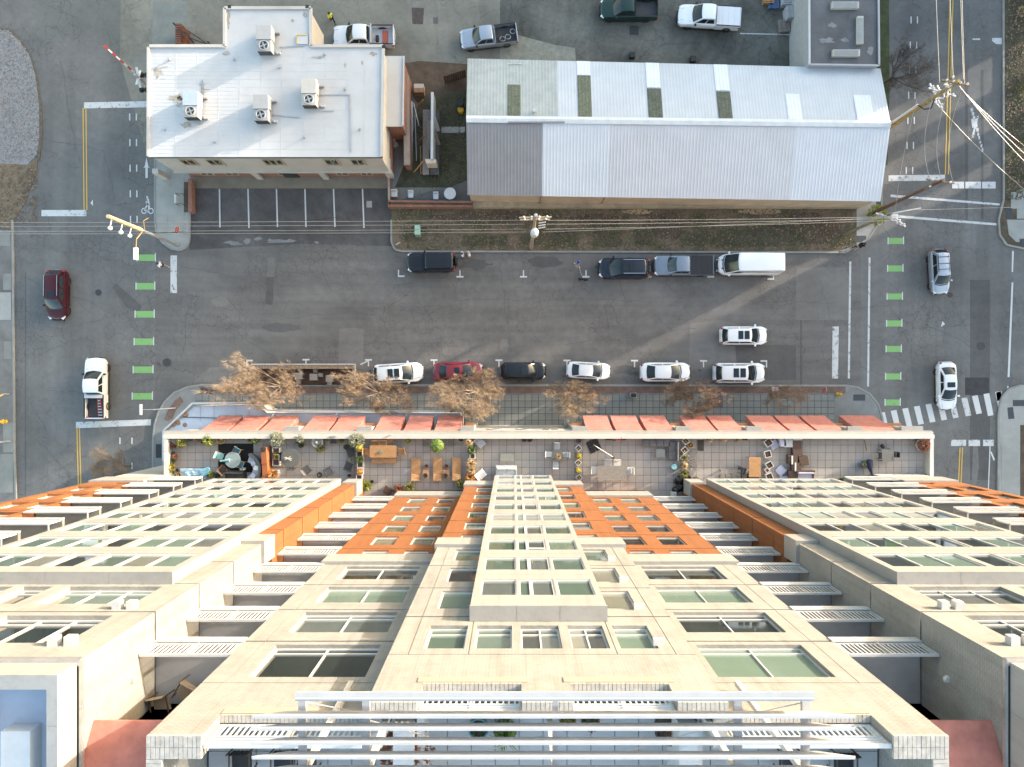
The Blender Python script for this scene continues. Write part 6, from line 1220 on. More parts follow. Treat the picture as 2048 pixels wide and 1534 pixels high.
def car(px, py, head, kind, pm, label, sunroof=0, rails=False, glass=None, cargo=None, scl=1., roofm=None, tonneau=False, group=None):
    s = SPEC[kind]; p = P(px,py,.9); name = {'suv':'parked_suv','sedan':'parked_sedan','jeep':'parked_suv','pickup':'pickup_truck','van':'delivery_van'}[kind]
    t = thing(name,label,{'suv':'car','sedan':'car','jeep':'car','pickup':'pickup truck','van':'van'}[kind],(p.x,p.y,.006),R(head),group,scl)
    n = 15; xs_ = [q[0] for q in s['st']]; xA, xZ = xs_[0], xs_[-1]; pk = kind == 'pickup'
    kN, rN = {'sedan':(.46,.85),'suv':(.42,.75),'jeep':(.26,.45),'pickup':(.30,.55),'van':(.40,.85)}[kind]; kR, rR = {'sedan':(.36,.6),'suv':(.28,.45),'jeep':(.10,.2),'pickup':(.02,.1),'van':(.10,.25)}[kind]
    def hw(x):
        w = s['W']/2; e = max(0,xZ-x); f = max(0,x-xA)
        if e < rN: w *= 1-kN*(1-e/rN)**2
        if f < rR: w *= 1-kR*(1-f/rR)**2
        return w
    def zz(x, j):
        for p0, p1 in zip(s['st'], s['st'][1:]):
            if p0[0] <= x <= p1[0]: u = (x-p0[0])/(p1[0]-p0[0]); return p0[j]+(p1[j]-p0[j])*u
        return s['st'][-1][j]
    sx_ = [xA, xA+.03, xA+.1, xA+.22, xA+.4]+[xA+.4+(xZ-xA-1.3)*i/9 for i in range(1,10)]+[xZ-.7, xZ-.5, xZ-.33, xZ-.2, xZ-.1, xZ-.04, xZ]
    vs = []; m = len(sx_)
    for x in sx_:
        w = hw(x); nose = max(0, 1-(xZ-x)/.5)
        for y, z in ringpts(w, zz(x,2), zz(x,3)): vs.append((x-.10*nose*(y/w)**2, y, z))
    fs = []
    for i in range(m-1): fs += [(i*n+j,(i+1)*n+j,(i+1)*n+j+1,i*n+j+1) for j in range(n-1)]+[(i*n+n-1,(i+1)*n+n-1,(i+1)*n,i*n)]
    fs += [tuple(range(n)), tuple((m-1)*n+j for j in range(n-1,-1,-1))]
    bd = MB().add(vs,fs).build('body',pm,t,smooth=True)
    e = bd.modifiers.new('edges','EDGE_SPLIT'); e.split_angle = R(50)
    xr_,xrt,xft,xf = s['gh']; zb,H_,wb,wt = s['zb'],s['H'],s['wb'],s['wt']; gl = glass or CGL
    bw = {'van':(.22,.10),'jeep':(.05,.03)}.get(kind,(.17,.09)); rb = {'sedan':(-.05,-.10),'suv':(-.05,-.10)}.get(kind,(-.01,-.02))
    rows = [(xf,wb*.93,zb-.03,bw[0],.03),((xf*.5+xft*.5)+.02,(wb*.93+wt)/2,(zb+H_)/2,(bw[0]+bw[1])/2,.035),(xft+.04,wt*1.0,H_-.075,bw[1],.045),(xft-.16,wt*1.0,H_-.03,.04,.05),((xft+xrt)/2,wt,H_,0,.05),(xrt+.2,wt*.97,H_-.035,rb[0]*.5,.05),(xrt,wt*.95,H_-.085,rb[0],.045),((xrt+xr_)/2,(wt*.95+wb*.95)/2,(zb+H_)/2-.03,rb[1],.035),(xr_,wb*.95,zb,rb[1],.03)]
    V = [-1,-.86,-.5,0,.5,.86,1]
    def pt(r, v, off=0): x,w,z,bo,cr = r; return (x+bo*(1-v*v), w*v, z-cr*v*v+off)
    def grid(rr, vv, nm, m_, par=t, off=0, nx_=0):
        mb = MB(); k = len(vv); mb.add([(pt(r,v,off)[0]+nx_,*pt(r,v,off)[1:]) for r in rr for v in vv],[(i*k+j+1,i*k+j,(i+1)*k+j,(i+1)*k+j+1) for i in range(len(rr)-1) for j in range(k-1)]); return mb.build(nm,m_,par,smooth=True)
    def mix(r0, r1, f): return tuple(a_+(b_-a_)*f for a_,b_ in zip(r0,r1))
    cab = grid(rows, V, 'cab', pm)
    for v in (-1,1):
        q = [pt(r,v) for r in rows]; MB().add(q,[tuple(range(len(q)))[::int(v)]]).build('cab_side',pm,t)
    grid([mix(rows[2],rows[3],.25),rows[3],rows[4],rows[5],mix(rows[5],rows[6],.7)],[-.93,-.5,0,.5,.93],'roof',roofm or pm,off=.012)
    GV = [-.93,-.6,0,.6,.93]
    grid([mix(rows[0],rows[1],.08),rows[1],mix(rows[1],rows[2],.93)],GV,'windscreen',gl,off=.012,nx_=.008)
    if kind == 'van':
        for a_,b_ in ((-.88,-.08),(.08,.88)): grid([mix(rows[6],rows[7],.3),rows[7]],[a_,b_],'rear_window',gl,nx_=-.014)
    else: grid([mix(rows[6],rows[7],.08),rows[7],mix(rows[7],rows[8],.82)],[-.88,-.5,0,.5,.88],'rear_window',gl,off=.012,nx_=-.008)
    def side(a_, b_, lo, hi):
        for v in (-1,1):
            q = []
            def S_(f, h):
                x = xr_+(xf-xr_)*f; xb_ = x; xt_ = xrt+.06+(xft+.0-xrt-.06)*f; y = wb*.94+(wt-wb*.94)*h; return (xb_+(xt_-xb_)*h, v*(y+.013), zb+(H_-.10-zb)*h)
            q = [S_(a_,lo),S_(b_,lo),S_(b_,hi),S_(a_,hi)]
            MB().add(q,[(0,1,2,3) if v < 0 else (3,2,1,0)]).build('side_window',gl,t)
    jv = (.12,.88) if kind != 'van' else (.12,.6)
    for a_,b_ in ([(.10,.47),(.51,.90)] if kind in ('suv','sedan') else [(.06,.45),(.50,.90)] if pk else [(.05,.34),(.38,.64),(.68,.95)] if kind == 'jeep' else [(.80,.95)]): side(a_,b_,*jv)
    # lamps, bumpers, mirrors
    xF, xB = s['st'][-1][0], s['st'][0][0] if kind != 'pickup' else -2.97
    for sy in (-1,1):
        mb = MB(); mb.M = Matrix.Translation((xF-.26,sy*(hw(xF-.26)-.13),zz(xF-.26,2)-.13)) @ Matrix.Rotation(-sy*.55,4,'Z'); mb.box(-.2,.2,-.09,.12,-.05,.085); mb.build('headlight',LAMP,t,bevel=.02)
        yt_ = (hw(xB+.1) if not pk else s['W']/2-.02); MB().box(xB-.005,xB+.24,sy*(yt_-.17),sy*(yt_+.012),.74 if kind != 'pickup' else .8,.90 if kind=='sedan' else 1.03).build('tail_light',TAIL,t,bevel=.03)
        x_ = xf-.22 if kind != 'van' else xf-.3; mb = MB(); mb.box(x_-.09,x_+.09,sy*(s['W']/2-.06),sy*(s['W']/2+.16),zb+.02,zb+.16); mb.build('mirror',pm if kind!='pickup' else BLACK,t,bevel=.02)
    MB().box(xF-.06,xF+.02,-.45,.45,.42,.60 if kind in ('sedan','suv') else .8).build('grille',BLACK,t); MB().box(xF-.14,xF+.03,-s['W']/2+.42,s['W']/2-.42,.28,.41).build('front_bumper',BLACK if kind in ('pickup','jeep') else pm,t,bevel=.02); MB().box(xB-.05,xB+.12,-s['W']/2+.3,s['W']/2-.3,.38,.56).build('rear_bumper',CHROME if kind=='pickup' else pm,t,bevel=.02)
    MB().box(xB-.075,xB-.06,-.26,.26,.62,.75).build('number_plate',WHITE,t)
    grid([(xf+.11,wb*.9,zb-.012,bw[0],.03),(xf+.02,wb*.92,zb+.004,bw[0],.03)],GV,'cowl',BLACK,off=.02)
    if kind != 'van':
        for sy in (-1,1): MB().bar((xf+.2,sy*wb*.78,zz(xf+.2,2)+.012),(xF-.28,sy*.52,zz(xF-.28,2)+.02),.018,.012).build('bonnet_seam',DARK,t)
    for sy in (-1,1): MB().box(s['wx'][0]+.45,s['wx'][1]-.45,sy*(s['W']/2-.01),sy*(s['W']/2+.012),.26,.40).build('sill_trim',BLACK,t)
    key = 'wheel'+kind
    if key not in MATS:
        r = s['wr']; w1 = MB(); w1.M = Matrix.Rotation(math.pi/2,4,'X'); w1.lathe([(r*.62,-.11),(r*.94,-.115),(r,-.07),(r,.07),(r*.94,.115),(r*.62,.11)],(0,0,0),20)
        w2 = MB(); w2.M = w1.M; w2.lathe([(r*.63,-.08),(r*.63,.08),(r*.5,.06),(r*.16,.075),(.01,.08)],(0,0,0),12)
        for i in range(5): a_ = R(72*i); w2.bar((.06*math.cos(a_),.06*math.sin(a_),.085),(r*.58*math.cos(a_),r*.58*math.sin(a_),.085),.06,.02); w2.bar((.06*math.cos(a_),.06*math.sin(a_),-.085),(r*.58*math.cos(a_),r*.58*math.sin(a_),-.085),.06,.02)
        MATS[key] = (w1.mesh('tyre',RUBBER),w2.mesh('rim',RIM))
    for x in s['wx']:
        for sy in (-1,1):
            y = sy*(s['W']/2-.12); o = bpy.data.objects.new('wheel',MATS[key][0]); place(o,t,loc=(x,y,s['wr'])); r_ = bpy.data.objects.new('rim',MATS[key][1]); place(r_,o)
            ar_ = MB(); k = 12; rr = s['wr']+.06; ys_ = sy*(s['W']/2+.005); vsx = []
            for i in range(k+1): a_ = math.pi*i/k; vsx += [(x+rr*math.cos(a_),ys_,s['wr']+rr*math.sin(a_)*.98),(x+rr*math.cos(a_),sy*(s['W']/2-.26),s['wr']+rr*math.sin(a_)*.98)]
            ar_.add(vsx,[(2*i,2*i+1,2*i+3,2*i+2) for i in range(k)]); ar_.build('wheel_arch',BLACK,t)
    for i in range(sunroof):
        x1 = xft-.12-i*.62; MB().box(x1-.5,x1,-wt*.62,wt*.62,H_+.0,H_+.03).build('sunroof',CGL,t,bevel=.015)
    if rails:
        for sy in (-1,1): MB().bar((xrt+.1,sy*wt*.93,H_+.03),(xft-.2,sy*wt*.93,H_+.03),.04,.05).build('roof_rail',rails if rails is not True else BLACK,t)
        if rails is BLACK:
            for x in (xrt+.4,xrt+1.1,xrt+1.7): MB().bar((x,-wt*.9,H_+.07),(x,wt*.9,H_+.07),.05,.03).build('roof_rail',BLACK,t)
    if kind == 'pickup':
        W_ = s['W']; zt = 1.18; bedm = mat('bed_liner',(.05,.05,.052),.8,.2,3)
        bl_ = {'white':mat('bed_pale',(.40,.41,.42),.7,.12,3)}.get(cargo and cargo.get('bed')) or bedm
        MB().box(-2.9,-.64,-W_/2+.1,W_/2-.1,.62,.70).build('bed_floor',bl_,t)
        for sy in (-1,1):
            mb = MB(); y0,y1 = sy*(W_/2-.01),sy*(W_/2-.14); mb.box(-2.94,-.63,y0,y1,.42,zt); mb.build('bed_side',pm,t,bevel=.03); MB().box(-2.9,-.66,sy*(W_/2-.03),sy*(W_/2-.15),zt+.002,zt+.03).build('bed_rail',BLACK,t)
        MB().box(-2.97,-2.89,-W_/2+.14,W_/2-.14,.6,zt).build('tailgate',pm,t,bevel=.02); MB().box(-.70,-.645,-W_/2+.14,W_/2-.14,.6,zt).build('bulkhead',pm,t)
        if tonneau:
            for i in range(4): MB().box(-2.86+i*.545,-2.86+(i+1)*.545-.012,-W_/2+.13,W_/2-.13,zt+.01,zt+.045).build('tonneau_panel',tonneau if tonneau is not True else BLACK,t)
        if cargo: cargo['f'](t,zt)
    return t
def ladder(t,zt):
    MB().box(-.98,-.66,-.86,.86,.95,zt+.12).build('tool_box',WHITE,t,bevel=.02)
def ladder_thing(t):
    l_ = thing('step_ladder','red fibreglass stepladder lying in the white pickup bed','ladder',(t.location.x,t.location.y,.75),t.rotation_euler[2]); 
    for a,b in (((-2.75,-.72,.1),(-1.05,-.6,.42)),((-2.75,-.25,.1),(-1.05,-.38,.42))): MB().bar(a,b,.05,.08).build('rail',mat('ladder_red',(.45,.05,.02),.5,.1),l_)
    for i in range(6): f=(i+.4)/6; y0=-.72+.12*f; y1=-.25-.13*f; x=-2.75+1.7*f; z=.1+.32*f; MB().box(x-.05,x+.05,y0,y1,z,z+.03).build('rung',ALU,l_)
WP = paint('white',(.70,.71,.72)); WP2 = paint('pearl',(.66,.665,.67)); SIL = paint('silver',(.36,.39,.43),.3,.5); GRY = paint('slate',(.20,.235,.28),.3,.4); BLK = paint('black',(.012,.013,.017),.18); NAVY = paint('midnight',(.015,.02,.032),.2); MAR = paint('maroon',(.05,.006,.010),.22); RED = paint('red',(.19,.006,.012),.22); DGRN = paint('dark_green',(.012,.035,.030),.3); TANP = paint('pewter',(.33,.36,.38),.3,.5)
car(112,590,-90.5,'suv',MAR,'maroon SUV driving down the left-hand street',1,rails=CHROME,glass=CGL2,scl=1.03)
t = car(191,776,90,'pickup',WP,'white single-cab pickup with an open black bed driving up the left-hand street',cargo={'f':ladder}); ladder_thing(t)
def stuff3(t,zt):
    for x in (-.78,-.72): pass
    MB().box(-.86,-.8,-.85,.85,zt,zt+.5).build('headache_rack',WHITE,t)
    for i in range(8): MB().box(-.87,-.79,-.78+i*.21,-.70+i*.21,zt+.05,zt+.46).build('rack_bar',DARK,t)
t3 = car(727,72,180,'pickup',WP2,'white crew-cab pickup parked behind the white office',cargo={'f':stuff3,'bed':'white'},scl=1.0)
for nm,lb,x,y,w,d,h,m_ in (('red_sheet','flat red panel lying in the pickup bed behind the white office',-2.1,0,.55,1.2,.06,mat('red_panel',(.42,.10,.06),.7,.1)),('fuel_can','small black fuel can in the pickup bed behind the white office',-1.35,.25,.3,.55,.35,BLACK)):
    o = MB().box(-w/2,w/2,-d/2,d/2,0,h).build(nm,m_,loc=(t3.location.x-x,t3.location.y-y,.715),rz=math.pi,bevel=.02); o['label'] = lb; o['category'] = 'panel' if 'red' in nm else 'can'
t4 = car(977,72,187,'pickup',SIL,'silver crew-cab pickup with an open black bed parked in the yard',glass=CGL2,scl=.94)
sc_ = thing('scrap_load','jumble of black hoses and scrap in the silver pickup bed','scrap',(t4.location.x,t4.location.y,.73),t4.rotation_euler[2])
for i in range(7): a_ = random.uniform(0,6.28); x=-2.4+i*.27; y=random.uniform(-.5,.5); MB().tube([(x+.3*math.cos(q/8*6.28)*.9,y+.25*math.sin(q/8*6.28),.12+.03*i+.05*math.sin(q)) for q in range(9)],.035,5).build('hose',random.choice([BLACK,DARK,GREYM]),sc_)
car(1258,17,180,'pickup',DGRN,'old dark green pickup cut off by the top edge',cargo={'f':lambda t,z: None},scl=.95)
car(1418,33,176.5,'pickup',WP,'white crew-cab pickup with a white bed cover in the yard',tonneau=WP2,scl=1.02)
jp = car(862,524,180.5,'jeep',BLK,'black boxy four-wheel drive with a spare wheel parked at the north kerb',scl=.98); sw = MB(); sw.M = Matrix.Translation((-2.52,0,1.0)) @ Matrix.Rotation(math.pi/2,4,'Y'); sw.lathe([(.2,-.11),(.38,-.12),(.41,-.06),(.41,.06),(.38,.12),(.2,.11)],(0,0,0),18); sw.build('spare_wheel',RUBBER,jp)
car(1248,536,180,'suv',NAVY,'black SUV with a panoramic roof parked left of the grey pickup',2,rails=CHROME,scl=1.06)
car(1367,531,180,'pickup',GRY,'slate grey pickup with a black bed cover parked left of the white van',tonneau=True,glass=CGL2,scl=.97)
vn = car(1498,529,180,'van',WP,'large white delivery van parked at the north kerb',glass=CGL2); 
for y in (-.4,.4): MB().box(2.45,2.72,y-.06,y+.06,1.06,1.10).build('bonnet_vent',BLACK,vn)
car(1881,543,-87,'suv',SIL,'silver compact SUV with a black roof rack on the right-hand street',0,rails=BLACK,scl=.93)
car(1896,772,-89,'sedan',WP2,'silvery white sedan waiting at the zebra crossing',1,scl=.99)
car(1489,671,0,'suv',WP,'white SUV driving in the middle of the street',2,scl=.97)
car(796,746,3.5,'suv',WP,'white SUV with a big sunroof parked behind the second bare tree',2,scl=1.02)
car(917,743,0,'sedan',RED,'red sedan parked half under a bare tree',1,scl=1.02)
car(1047,742,0,'suv',BLK,'black SUV parked between the red and the white sedan',1,scl=.93)
car(1178,741,-3,'sedan',WP2,'white hatchback parked right of the black SUV',0,scl=.90)
car(1332,744,0,'sedan',WP,'white sedan parked with a mirrored rear window',0,scl=1.03)
car(1480,746,0,'suv',WP2,'white SUV parked at the right end of the south kerb',2,scl=1.06)
# ================================================================== BARE STREET TREES
TW = [mat('twig_tan',(.355,.27,.185),.85,.25,3), mat('bark_tan',(.26,.19,.12),.85,.25,3)]; TW2 = [mat('twig_brown_shaded',(.27,.20,.14),.85,.25,3), mat('bark_brown_shaded',(.15,.11,.08),.85,.25,3)]  # TW2: shade over the right-hand trees put into the colour; also the brown bush
def limb(mb, a, b, r0, r1, n=4):
    mb.cyl(a,b,r0,r1,n,False)
def baretree(px, py, h, rad, seed, label, m, dens=1., lean=(0,0), name='street_tree', fork=.3, base=None, nl=7, flat=1.):
    rnd = random.Random(seed); p = base or P(px,py,0); p = Vector((p.x,p.y,.12)); t = thing(name,label,'tree',p)
    tr_ = MB(); f = h*fork; top = Vector((lean[0]*f,lean[1]*f,f)); tr_.cyl((0,0,-.05),top*.5+Vector((.03,0,0)),.13,.105,8,False); tr_.cyl(top*.5+Vector((.03,0,0)),top,.105,.09,8,False); tr_.build('trunk',m[1],t)
    cr = MB(); tips = []
    def grow(a, d, L, r, lev):
        k = 2 if lev < 3 else 1; q = a
        for i in range(k):
            d2 = (d+Vector((rnd.uniform(-.16,.16),rnd.uniform(-.16,.16),rnd.uniform(-.03,.12)))).normalized(); b = q+d2*L/k; limb(cr,q,b,r*(1-.35*i/k),r*(1-.35*(i+1)/k),5 if lev < 2 else 3)
            q = b; d = d2
            if lev < 4:
                for _ in range(rnd.choice((1,2,2)) if lev < 3 else rnd.choice((2,3))):
                    u = Vector((rnd.uniform(-1,1),rnd.uniform(-1,1),rnd.uniform(-.25,.75))).normalized(); d3 = (d*.85+u*.75).normalized(); grow(q,d3,L*rnd.uniform(.5,.74),r*.5,lev+1)
        if lev < 4: grow(q,(d+Vector((rnd.uniform(-.2,.2),rnd.uniform(-.2,.2),.1))).normalized(),L*.6,r*.55,lev+1)
        else:
            for _ in range(int(2.6*dens)+1):
                u = Vector((rnd.uniform(-1,1),rnd.uniform(-1,1),rnd.uniform(-.4,.8))).normalized(); limb(cr,q-d*L*rnd.uniform(0,.5),q+(d*.5+u*.8)*L*.7,.0055,.0035,3)
    for i in range(nl):
        a_ = 6.283*i/nl+rnd.uniform(-.3,.3); e = rnd.uniform(.45,1.15); d = Vector((math.cos(a_)*math.cos(e)+lean[0],math.sin(a_)*math.cos(e)+lean[1],math.sin(e))).normalized(); grow(top*rnd.uniform(.8,1),d,rad*.40/max(.5,math.cos(e)*1.05),.05,0)
    c_ = cr.build('crown',m[0],t); c_.scale = (1,flat,1); return t
for i,(cx,cy,r,lb,m_,dn,hh) in enumerate([(543,764,3.9,'bare tan street tree beside the wooden parklet, leftmost of the row',TW,5,7.4),(745,778,3.75,'bare tan street tree over the white sunroof SUV',TW,5,7.2),(950,775,3.65,'bare tan street tree over the red sedan',TW,5,7.4),(1145,784,2.9,'bare tan street tree below the white hatchback',TW,5,6.6),(1378,786,3.2,'bare brown street tree between the two right white cars',TW2,4,6.8),(1582,788,2.3,'small thin bare street tree near the right stop sign',TW2,.9,5.2)]):
    k = (70-5.0)/70; baretree(1024+(cx-1024)*k,767+(cy-767)*k+8,hh,r,100+i,lb,m_,dn,flat=.64 if i != 2 else .74)
baretree(0,0,7.5,3.0,201,'dark bare tree leaning over the right-hand street beside the warehouse',[mat('twig_dark',(.085,.07,.055),.85,.2),mat('bark_dark',(.08,.065,.05),.85,.2)],.8,(.05,-.02),'roadside_tree',.22,P(1764,170))
baretree(0,0,5.2,2.3,202,'brown bare bush by the tower foot at the lower left street corner',TW2,1.4,(-.1,.1),'roadside_tree',.2,P(262,932))
bu = thing('kerb_bush','yellow-green bush at the right pavement corner below the leaning pole','bush',(*P(1745,434)[:2],.12)); mb = MB(); leaves(mb,(0,0,.1),1.0,1.2,900,.14); mb.build('foliage',LEAF['lime'],bu); MB().cyl((0,0,0),(0,0,.6),.05,n=6).build('stem',POLEW,bu)
for x,y,lb in ((2040,185,'yellow-green sapling on the right verge'),(2038,30,'straw shrub on the upper right verge')): t = thing('verge_shrub',lb,'shrub',(*P(x,y)[:2],.12)); mb = MB(); leaves(mb,(0,0,.1),.6,.8,220,.13); mb.build('foliage',LEAF['olive' if y>100 else 'straw'],t); MB().cyl((0,0,0),(0,0,.5),.03,n=5).build('stem',POLEW,t)
# ================================================================== POLES, WIRES
CER = mat('insulator',(.55,.53,.5),.3,.1)
def crossarm(t, c, d, L, z, m_=None, n=3):
    d = Vector((d[0],d[1],0)).normalized(); c = Vector((c[0],c[1],z)); MB().bar(c-d*L/2,c+d*L/2,.12,.12).build('cross_arm',m_ or POLEW,t)
    for i in range(n): q = c+d*L*((i+.5)/n-.5)*.95; MB().lathe([(.05,0),(.09,.06),(.05,.1),(.085,.16),(.03,.22)],q+Vector((0,0,.06)),8).build('insulator',CER,t)
def pole(px, py, z, label, r=.17, m_=None, name='utility_pole'):
    p = P(px,py); t = thing(name,label,'utility pole',(p.x,p.y,.05)); MB().cyl((0,0,0),(0,0,z),r,r*.68,12).build('shaft',m_ or POLEW,t); return t
pa_ = pole(1062,497,13.6,'grey wooden utility pole with transformer on the verge before the warehouse',.17,mat('pale_pole_wood',(.30,.25,.18),.85,.25,3))
for z,L in ((13.1,2.6),(12.3,2.4)): crossarm(pa_,(0,0),(1,0.02),L,z,mat('pale_pole_wood',(.30,.25,.18)),4)
MB().lathe([(.3,0),(.34,.1),(.34,1.0),(.28,1.1),(.05,1.15)],(.05,-.42,8.6),16).build('transformer',mat('transformer_grey',(.52,.54,.55),.5,.1),pa_)
for i in range(5): MB().cyl((.35,-.2+.1*i,10+.5*i),(.9,-.15+.1*i,10.2+.5*i),.05,n=7).build('fuse_cutout',CER,pa_)
MB().lathe([(.12,0),(.16,.2),(.1,.3)],(0,0,13.6),8).build('pole_top',ALU,pa_)
pb_ = pole(357,491,10.8,'tall pole with yellow timber top and street lights at the left corner',.16,ALU)
MB().cyl((0,0,7.0),(0,0,12.2),.19,.16,12).build('timber_top',mat('yellow_timber',(.42,.35,.19),.8,.2,3),pb_)
for z in (8.6,10.0,11.6): MB().cyl((0,0,z),(-.1,-.75,z+.1),.05,n=6).build('bracket',CER,pb_); MB().lathe([(.1,-.1),(.19,.05),(.14,.2)],(-.1,-.85,z),10).build('lamp_head',mat('lamp_pale',(.66,.64,.58),.4,.05),pb_)
MB().tube([(0,-.1,6.8),(-.15,-.9,7.5),(-.3,-1.6,7.3)],.045,6).build('lamp_arm',mat('bronze_arm',(.40,.24,.10),.5,.1),pb_); MB().box(-.55,-.15,-2.7,-1.6,7.15,7.35).build('street_light_head',mat('lamp_pale',(.66,.64,.58)),pb_,bevel=.05)
MB().tube([(0,.1,6.4),(.2,.8,7.0),(.6,1.1,6.9)],.04,6).build('lamp_arm',mat('bronze_arm',(.40,.24,.10)),pb_)
pc_ = pole(1738,430,12.0,'dark brown leaning utility pole at the right pavement corner',.18,mat('brown_pole',(.12,.065,.04),.85,.3,3))
crossarm(pc_,(0,0),(1,-.15),2.3,11.6,None,3); crossarm(pc_,(0,0),(1,.5),1.6,10.6,None,2)
pd2 = pole(1686,470,9.0,'grey wooden pole bristling with cable brackets beside the corner pavement',.16,mat('grey_pole',(.20,.165,.12),.85,.25,3))
for i in range(5): crossarm(pd2,(.2*i,-.2*i),(1,-.5-.1*i),1.5-.1*i,7.6+.32*i,ALU,2)
MB().tube([(0,0,8.8),(1.2,.2,9.0),(2.4,.4,9.1)],.05,6).build('cable_bracket',ALU,pd2); MB().box(.3,.9,-.3,.1,8.0,8.3).build('splice_box',WHITEM,pd2)
pd_ = pole(1731,288,14.6,'tall junction pole with conduit over the right-hand street',.20,mat('yellowed_pole',(.27,.19,.075),.85,.3,3))
MB().cyl((-.32,.1,0),(-.32,.1,9.5),.11,n=10).build('conduit',mat('conduit_grey',(.5,.48,.44),.5,.1),pd_); MB().tube([(-.32,.1,9.5),(-.1,-.5,10.1),(.2,-.6,10.6),(.1,-.1,11.2)],.05,6).build('cable_loop',BLACK,pd_)
for z,d in ((14.2,(1,-.2)),(13.3,(.3,1)),(12.4,(1,-.3)),(11.6,(.5,-1))): crossarm(pd_,(0,0),d,2.3,z,random.choice([ALU,POLEW]),4)
for i in range(10): a_ = random.uniform(0,6.28); z = 11+.33*i; MB().cyl((.2*math.cos(a_),.2*math.sin(a_),z),(.7*math.cos(a_),.7*math.sin(a_),z+.2),.06,n=7).build('fuse_cutout',random.choice([CER,ALU]),pd_)
WIRE = mat('bare_wire',(.27,.26,.235),.4,.1,metal=.3); WIREK = mat('black_cable',(.03,.03,.03),.6,.1)
def wire(a, b, sag, label, m_=None, r=.017, n=14, group='overhead wires'):
    a, b = Vector(a), Vector(b); pts = [a.lerp(b,i/n)-Vector((0,0,4*sag*(i/n)*(1-i/n))) for i in range(n+1)]; L = pts[0]
    o = MB().tube([p-L for p in pts],r,5).build('overhead_wire',m_ or WIRE,loc=L); o['label'] = label; o['category'] = 'wire'; o['group'] = group
def tip(t, dx=0, dy=0, z=0): return (t.location.x+dx, t.location.y+dy, z)
farL = -75
for i,(dy,z,zz) in enumerate(((-.3,13.4,13.2),(-.6,13.35,13.1),(-.9,12.9,12.6),(-.55,10.2,10.0))):
    lb = 'pale overhead wire running left from the verge pole, %s of four'%('uppermost','second','third','lowest')[i]
    wire(tip(pa_,-1.0+.1*i,dy,z),(farL,pa_.location.y+dy,zz-.3),.5,lb,None,.016,18)
    wire(tip(pa_,1.0-.1*i,dy,z),tip(pd2,.6,dy*.7,8.6+.25*i),.35,'pale overhead wire running right from the verge pole, %s of four'%('uppermost','second','third','lowest')[i])
wire(tip(pb_,0,0,6.2),tip(pa_,0,-.2,7.6),.6,'black telephone cable from the left corner pole along the street',WIREK,.022,18); wire(tip(pb_,0,0,5.4),(-16,15.2,5.0),.2,'short black cable from the left corner pole towards the car park',WIREK,.022)
for i,(dx,z) in enumerate(((-1.0,13.8),(-.3,14.4),(.5,14.4),(1.1,13.6))):
    wire(tip(pd_,dx,.2,z),tip(pd_,dx-.4+.2*i,45,z),.7,'wire running up the right-hand street from the junction pole, %s'%('leftmost','second from left','third from left','rightmost')[i],None,.02)
for i,(dx,z) in enumerate(((-.9,11.9),(0,11.95),(.9,11.9))): wire(tip(pd_,dx*1.2,-.3,13.2),tip(pc_,dx,-.1,z),1.1,'slack wire from the junction pole down to the brown pole, %s'%('left','middle','right')[i],None,.02)
for i in range(3): wire(tip(pd_,.5+.25*i,-.1,13.9-.3*i),(P(2150,360-25*i,9).x,P(2150,430-28*i,9).y,9.5),.5,'heavy wire from the junction pole to the lower right, %s of three'%('lowest','middle','highest')[i],None,.019)
wire(tip(pd_,.1,-.5,11.5),(P(2100,420,7).x,P(2100,420,7).y,7),.5,'thin wire from the junction pole to the right verge'); wire(tip(pd_,-1.2,0,11),tip(pd2,.4,.2,8.8),.4,'long thin wire from the junction pole to the bristling pole'); wire(tip(pd2,2.2,.3,8.9),(75,16.5,8.5),.5,'wire crossing the right-hand street at the crosswalk')
# railway crossing gate beside the white office
rg_ = thing('crossing_gate','red and white railway crossing arm raised beside the white office','barrier',(*P(322,192)[:2],0)); 
MB().cyl((0,0,0),(0,0,4.6),.09,n=10).build('mast',ALU,rg_); q0 = Vector((-.55,.5,1.3)); q1 = Vector((-1.25,1.35,7.6))
RW = [WHITE, mat('gate_red',(.42,.03,.02),.5,.05)]
for i in range(12): MB().bar(q0.lerp(q1,i/12),q0.lerp(q1,(i+1)/12),.14,.05).build('arm_segment',RW[i%2],rg_)
for z,s_ in ((3.1,1),(3.1,-1)):
    MB().cyl((0,0,z),(0,s_*.75,z),.04,n=6).build('lamp_bar',CREAM,rg_); MB().lathe([(.26,0),(.26,.05),(.14,.06),(.14,.3)],(-.25,s_*.7,z),14).build('lamp_target',BLACK,rg_); MB().lathe([(.26,0),(.26,.05),(.14,.06),(.14,.3)],(.25,s_*.7,z),14).build('lamp_target',BLACK,rg_)
mb = MB(); mb.bar((0,-.8,3.9),(0,.8,4.6),.2,.04); mb.bar((0,.8,3.9),(0,-.8,4.6),.2,.04); mb.build('crossbuck',WHITE,rg_); MB().cyl((0,0,4.6),(0,0,4.9),.16,.1,n=10).build('bell',ALU,rg_); MB().box(-.75,-.35,.1,.6,.3,1.4).build('mechanism_box',CREAM,rg_); MB().bar((-.5,.3,1.4),(-.3,-1.2,1.9),.12,.1).build('counterweight',CREAM,rg_)
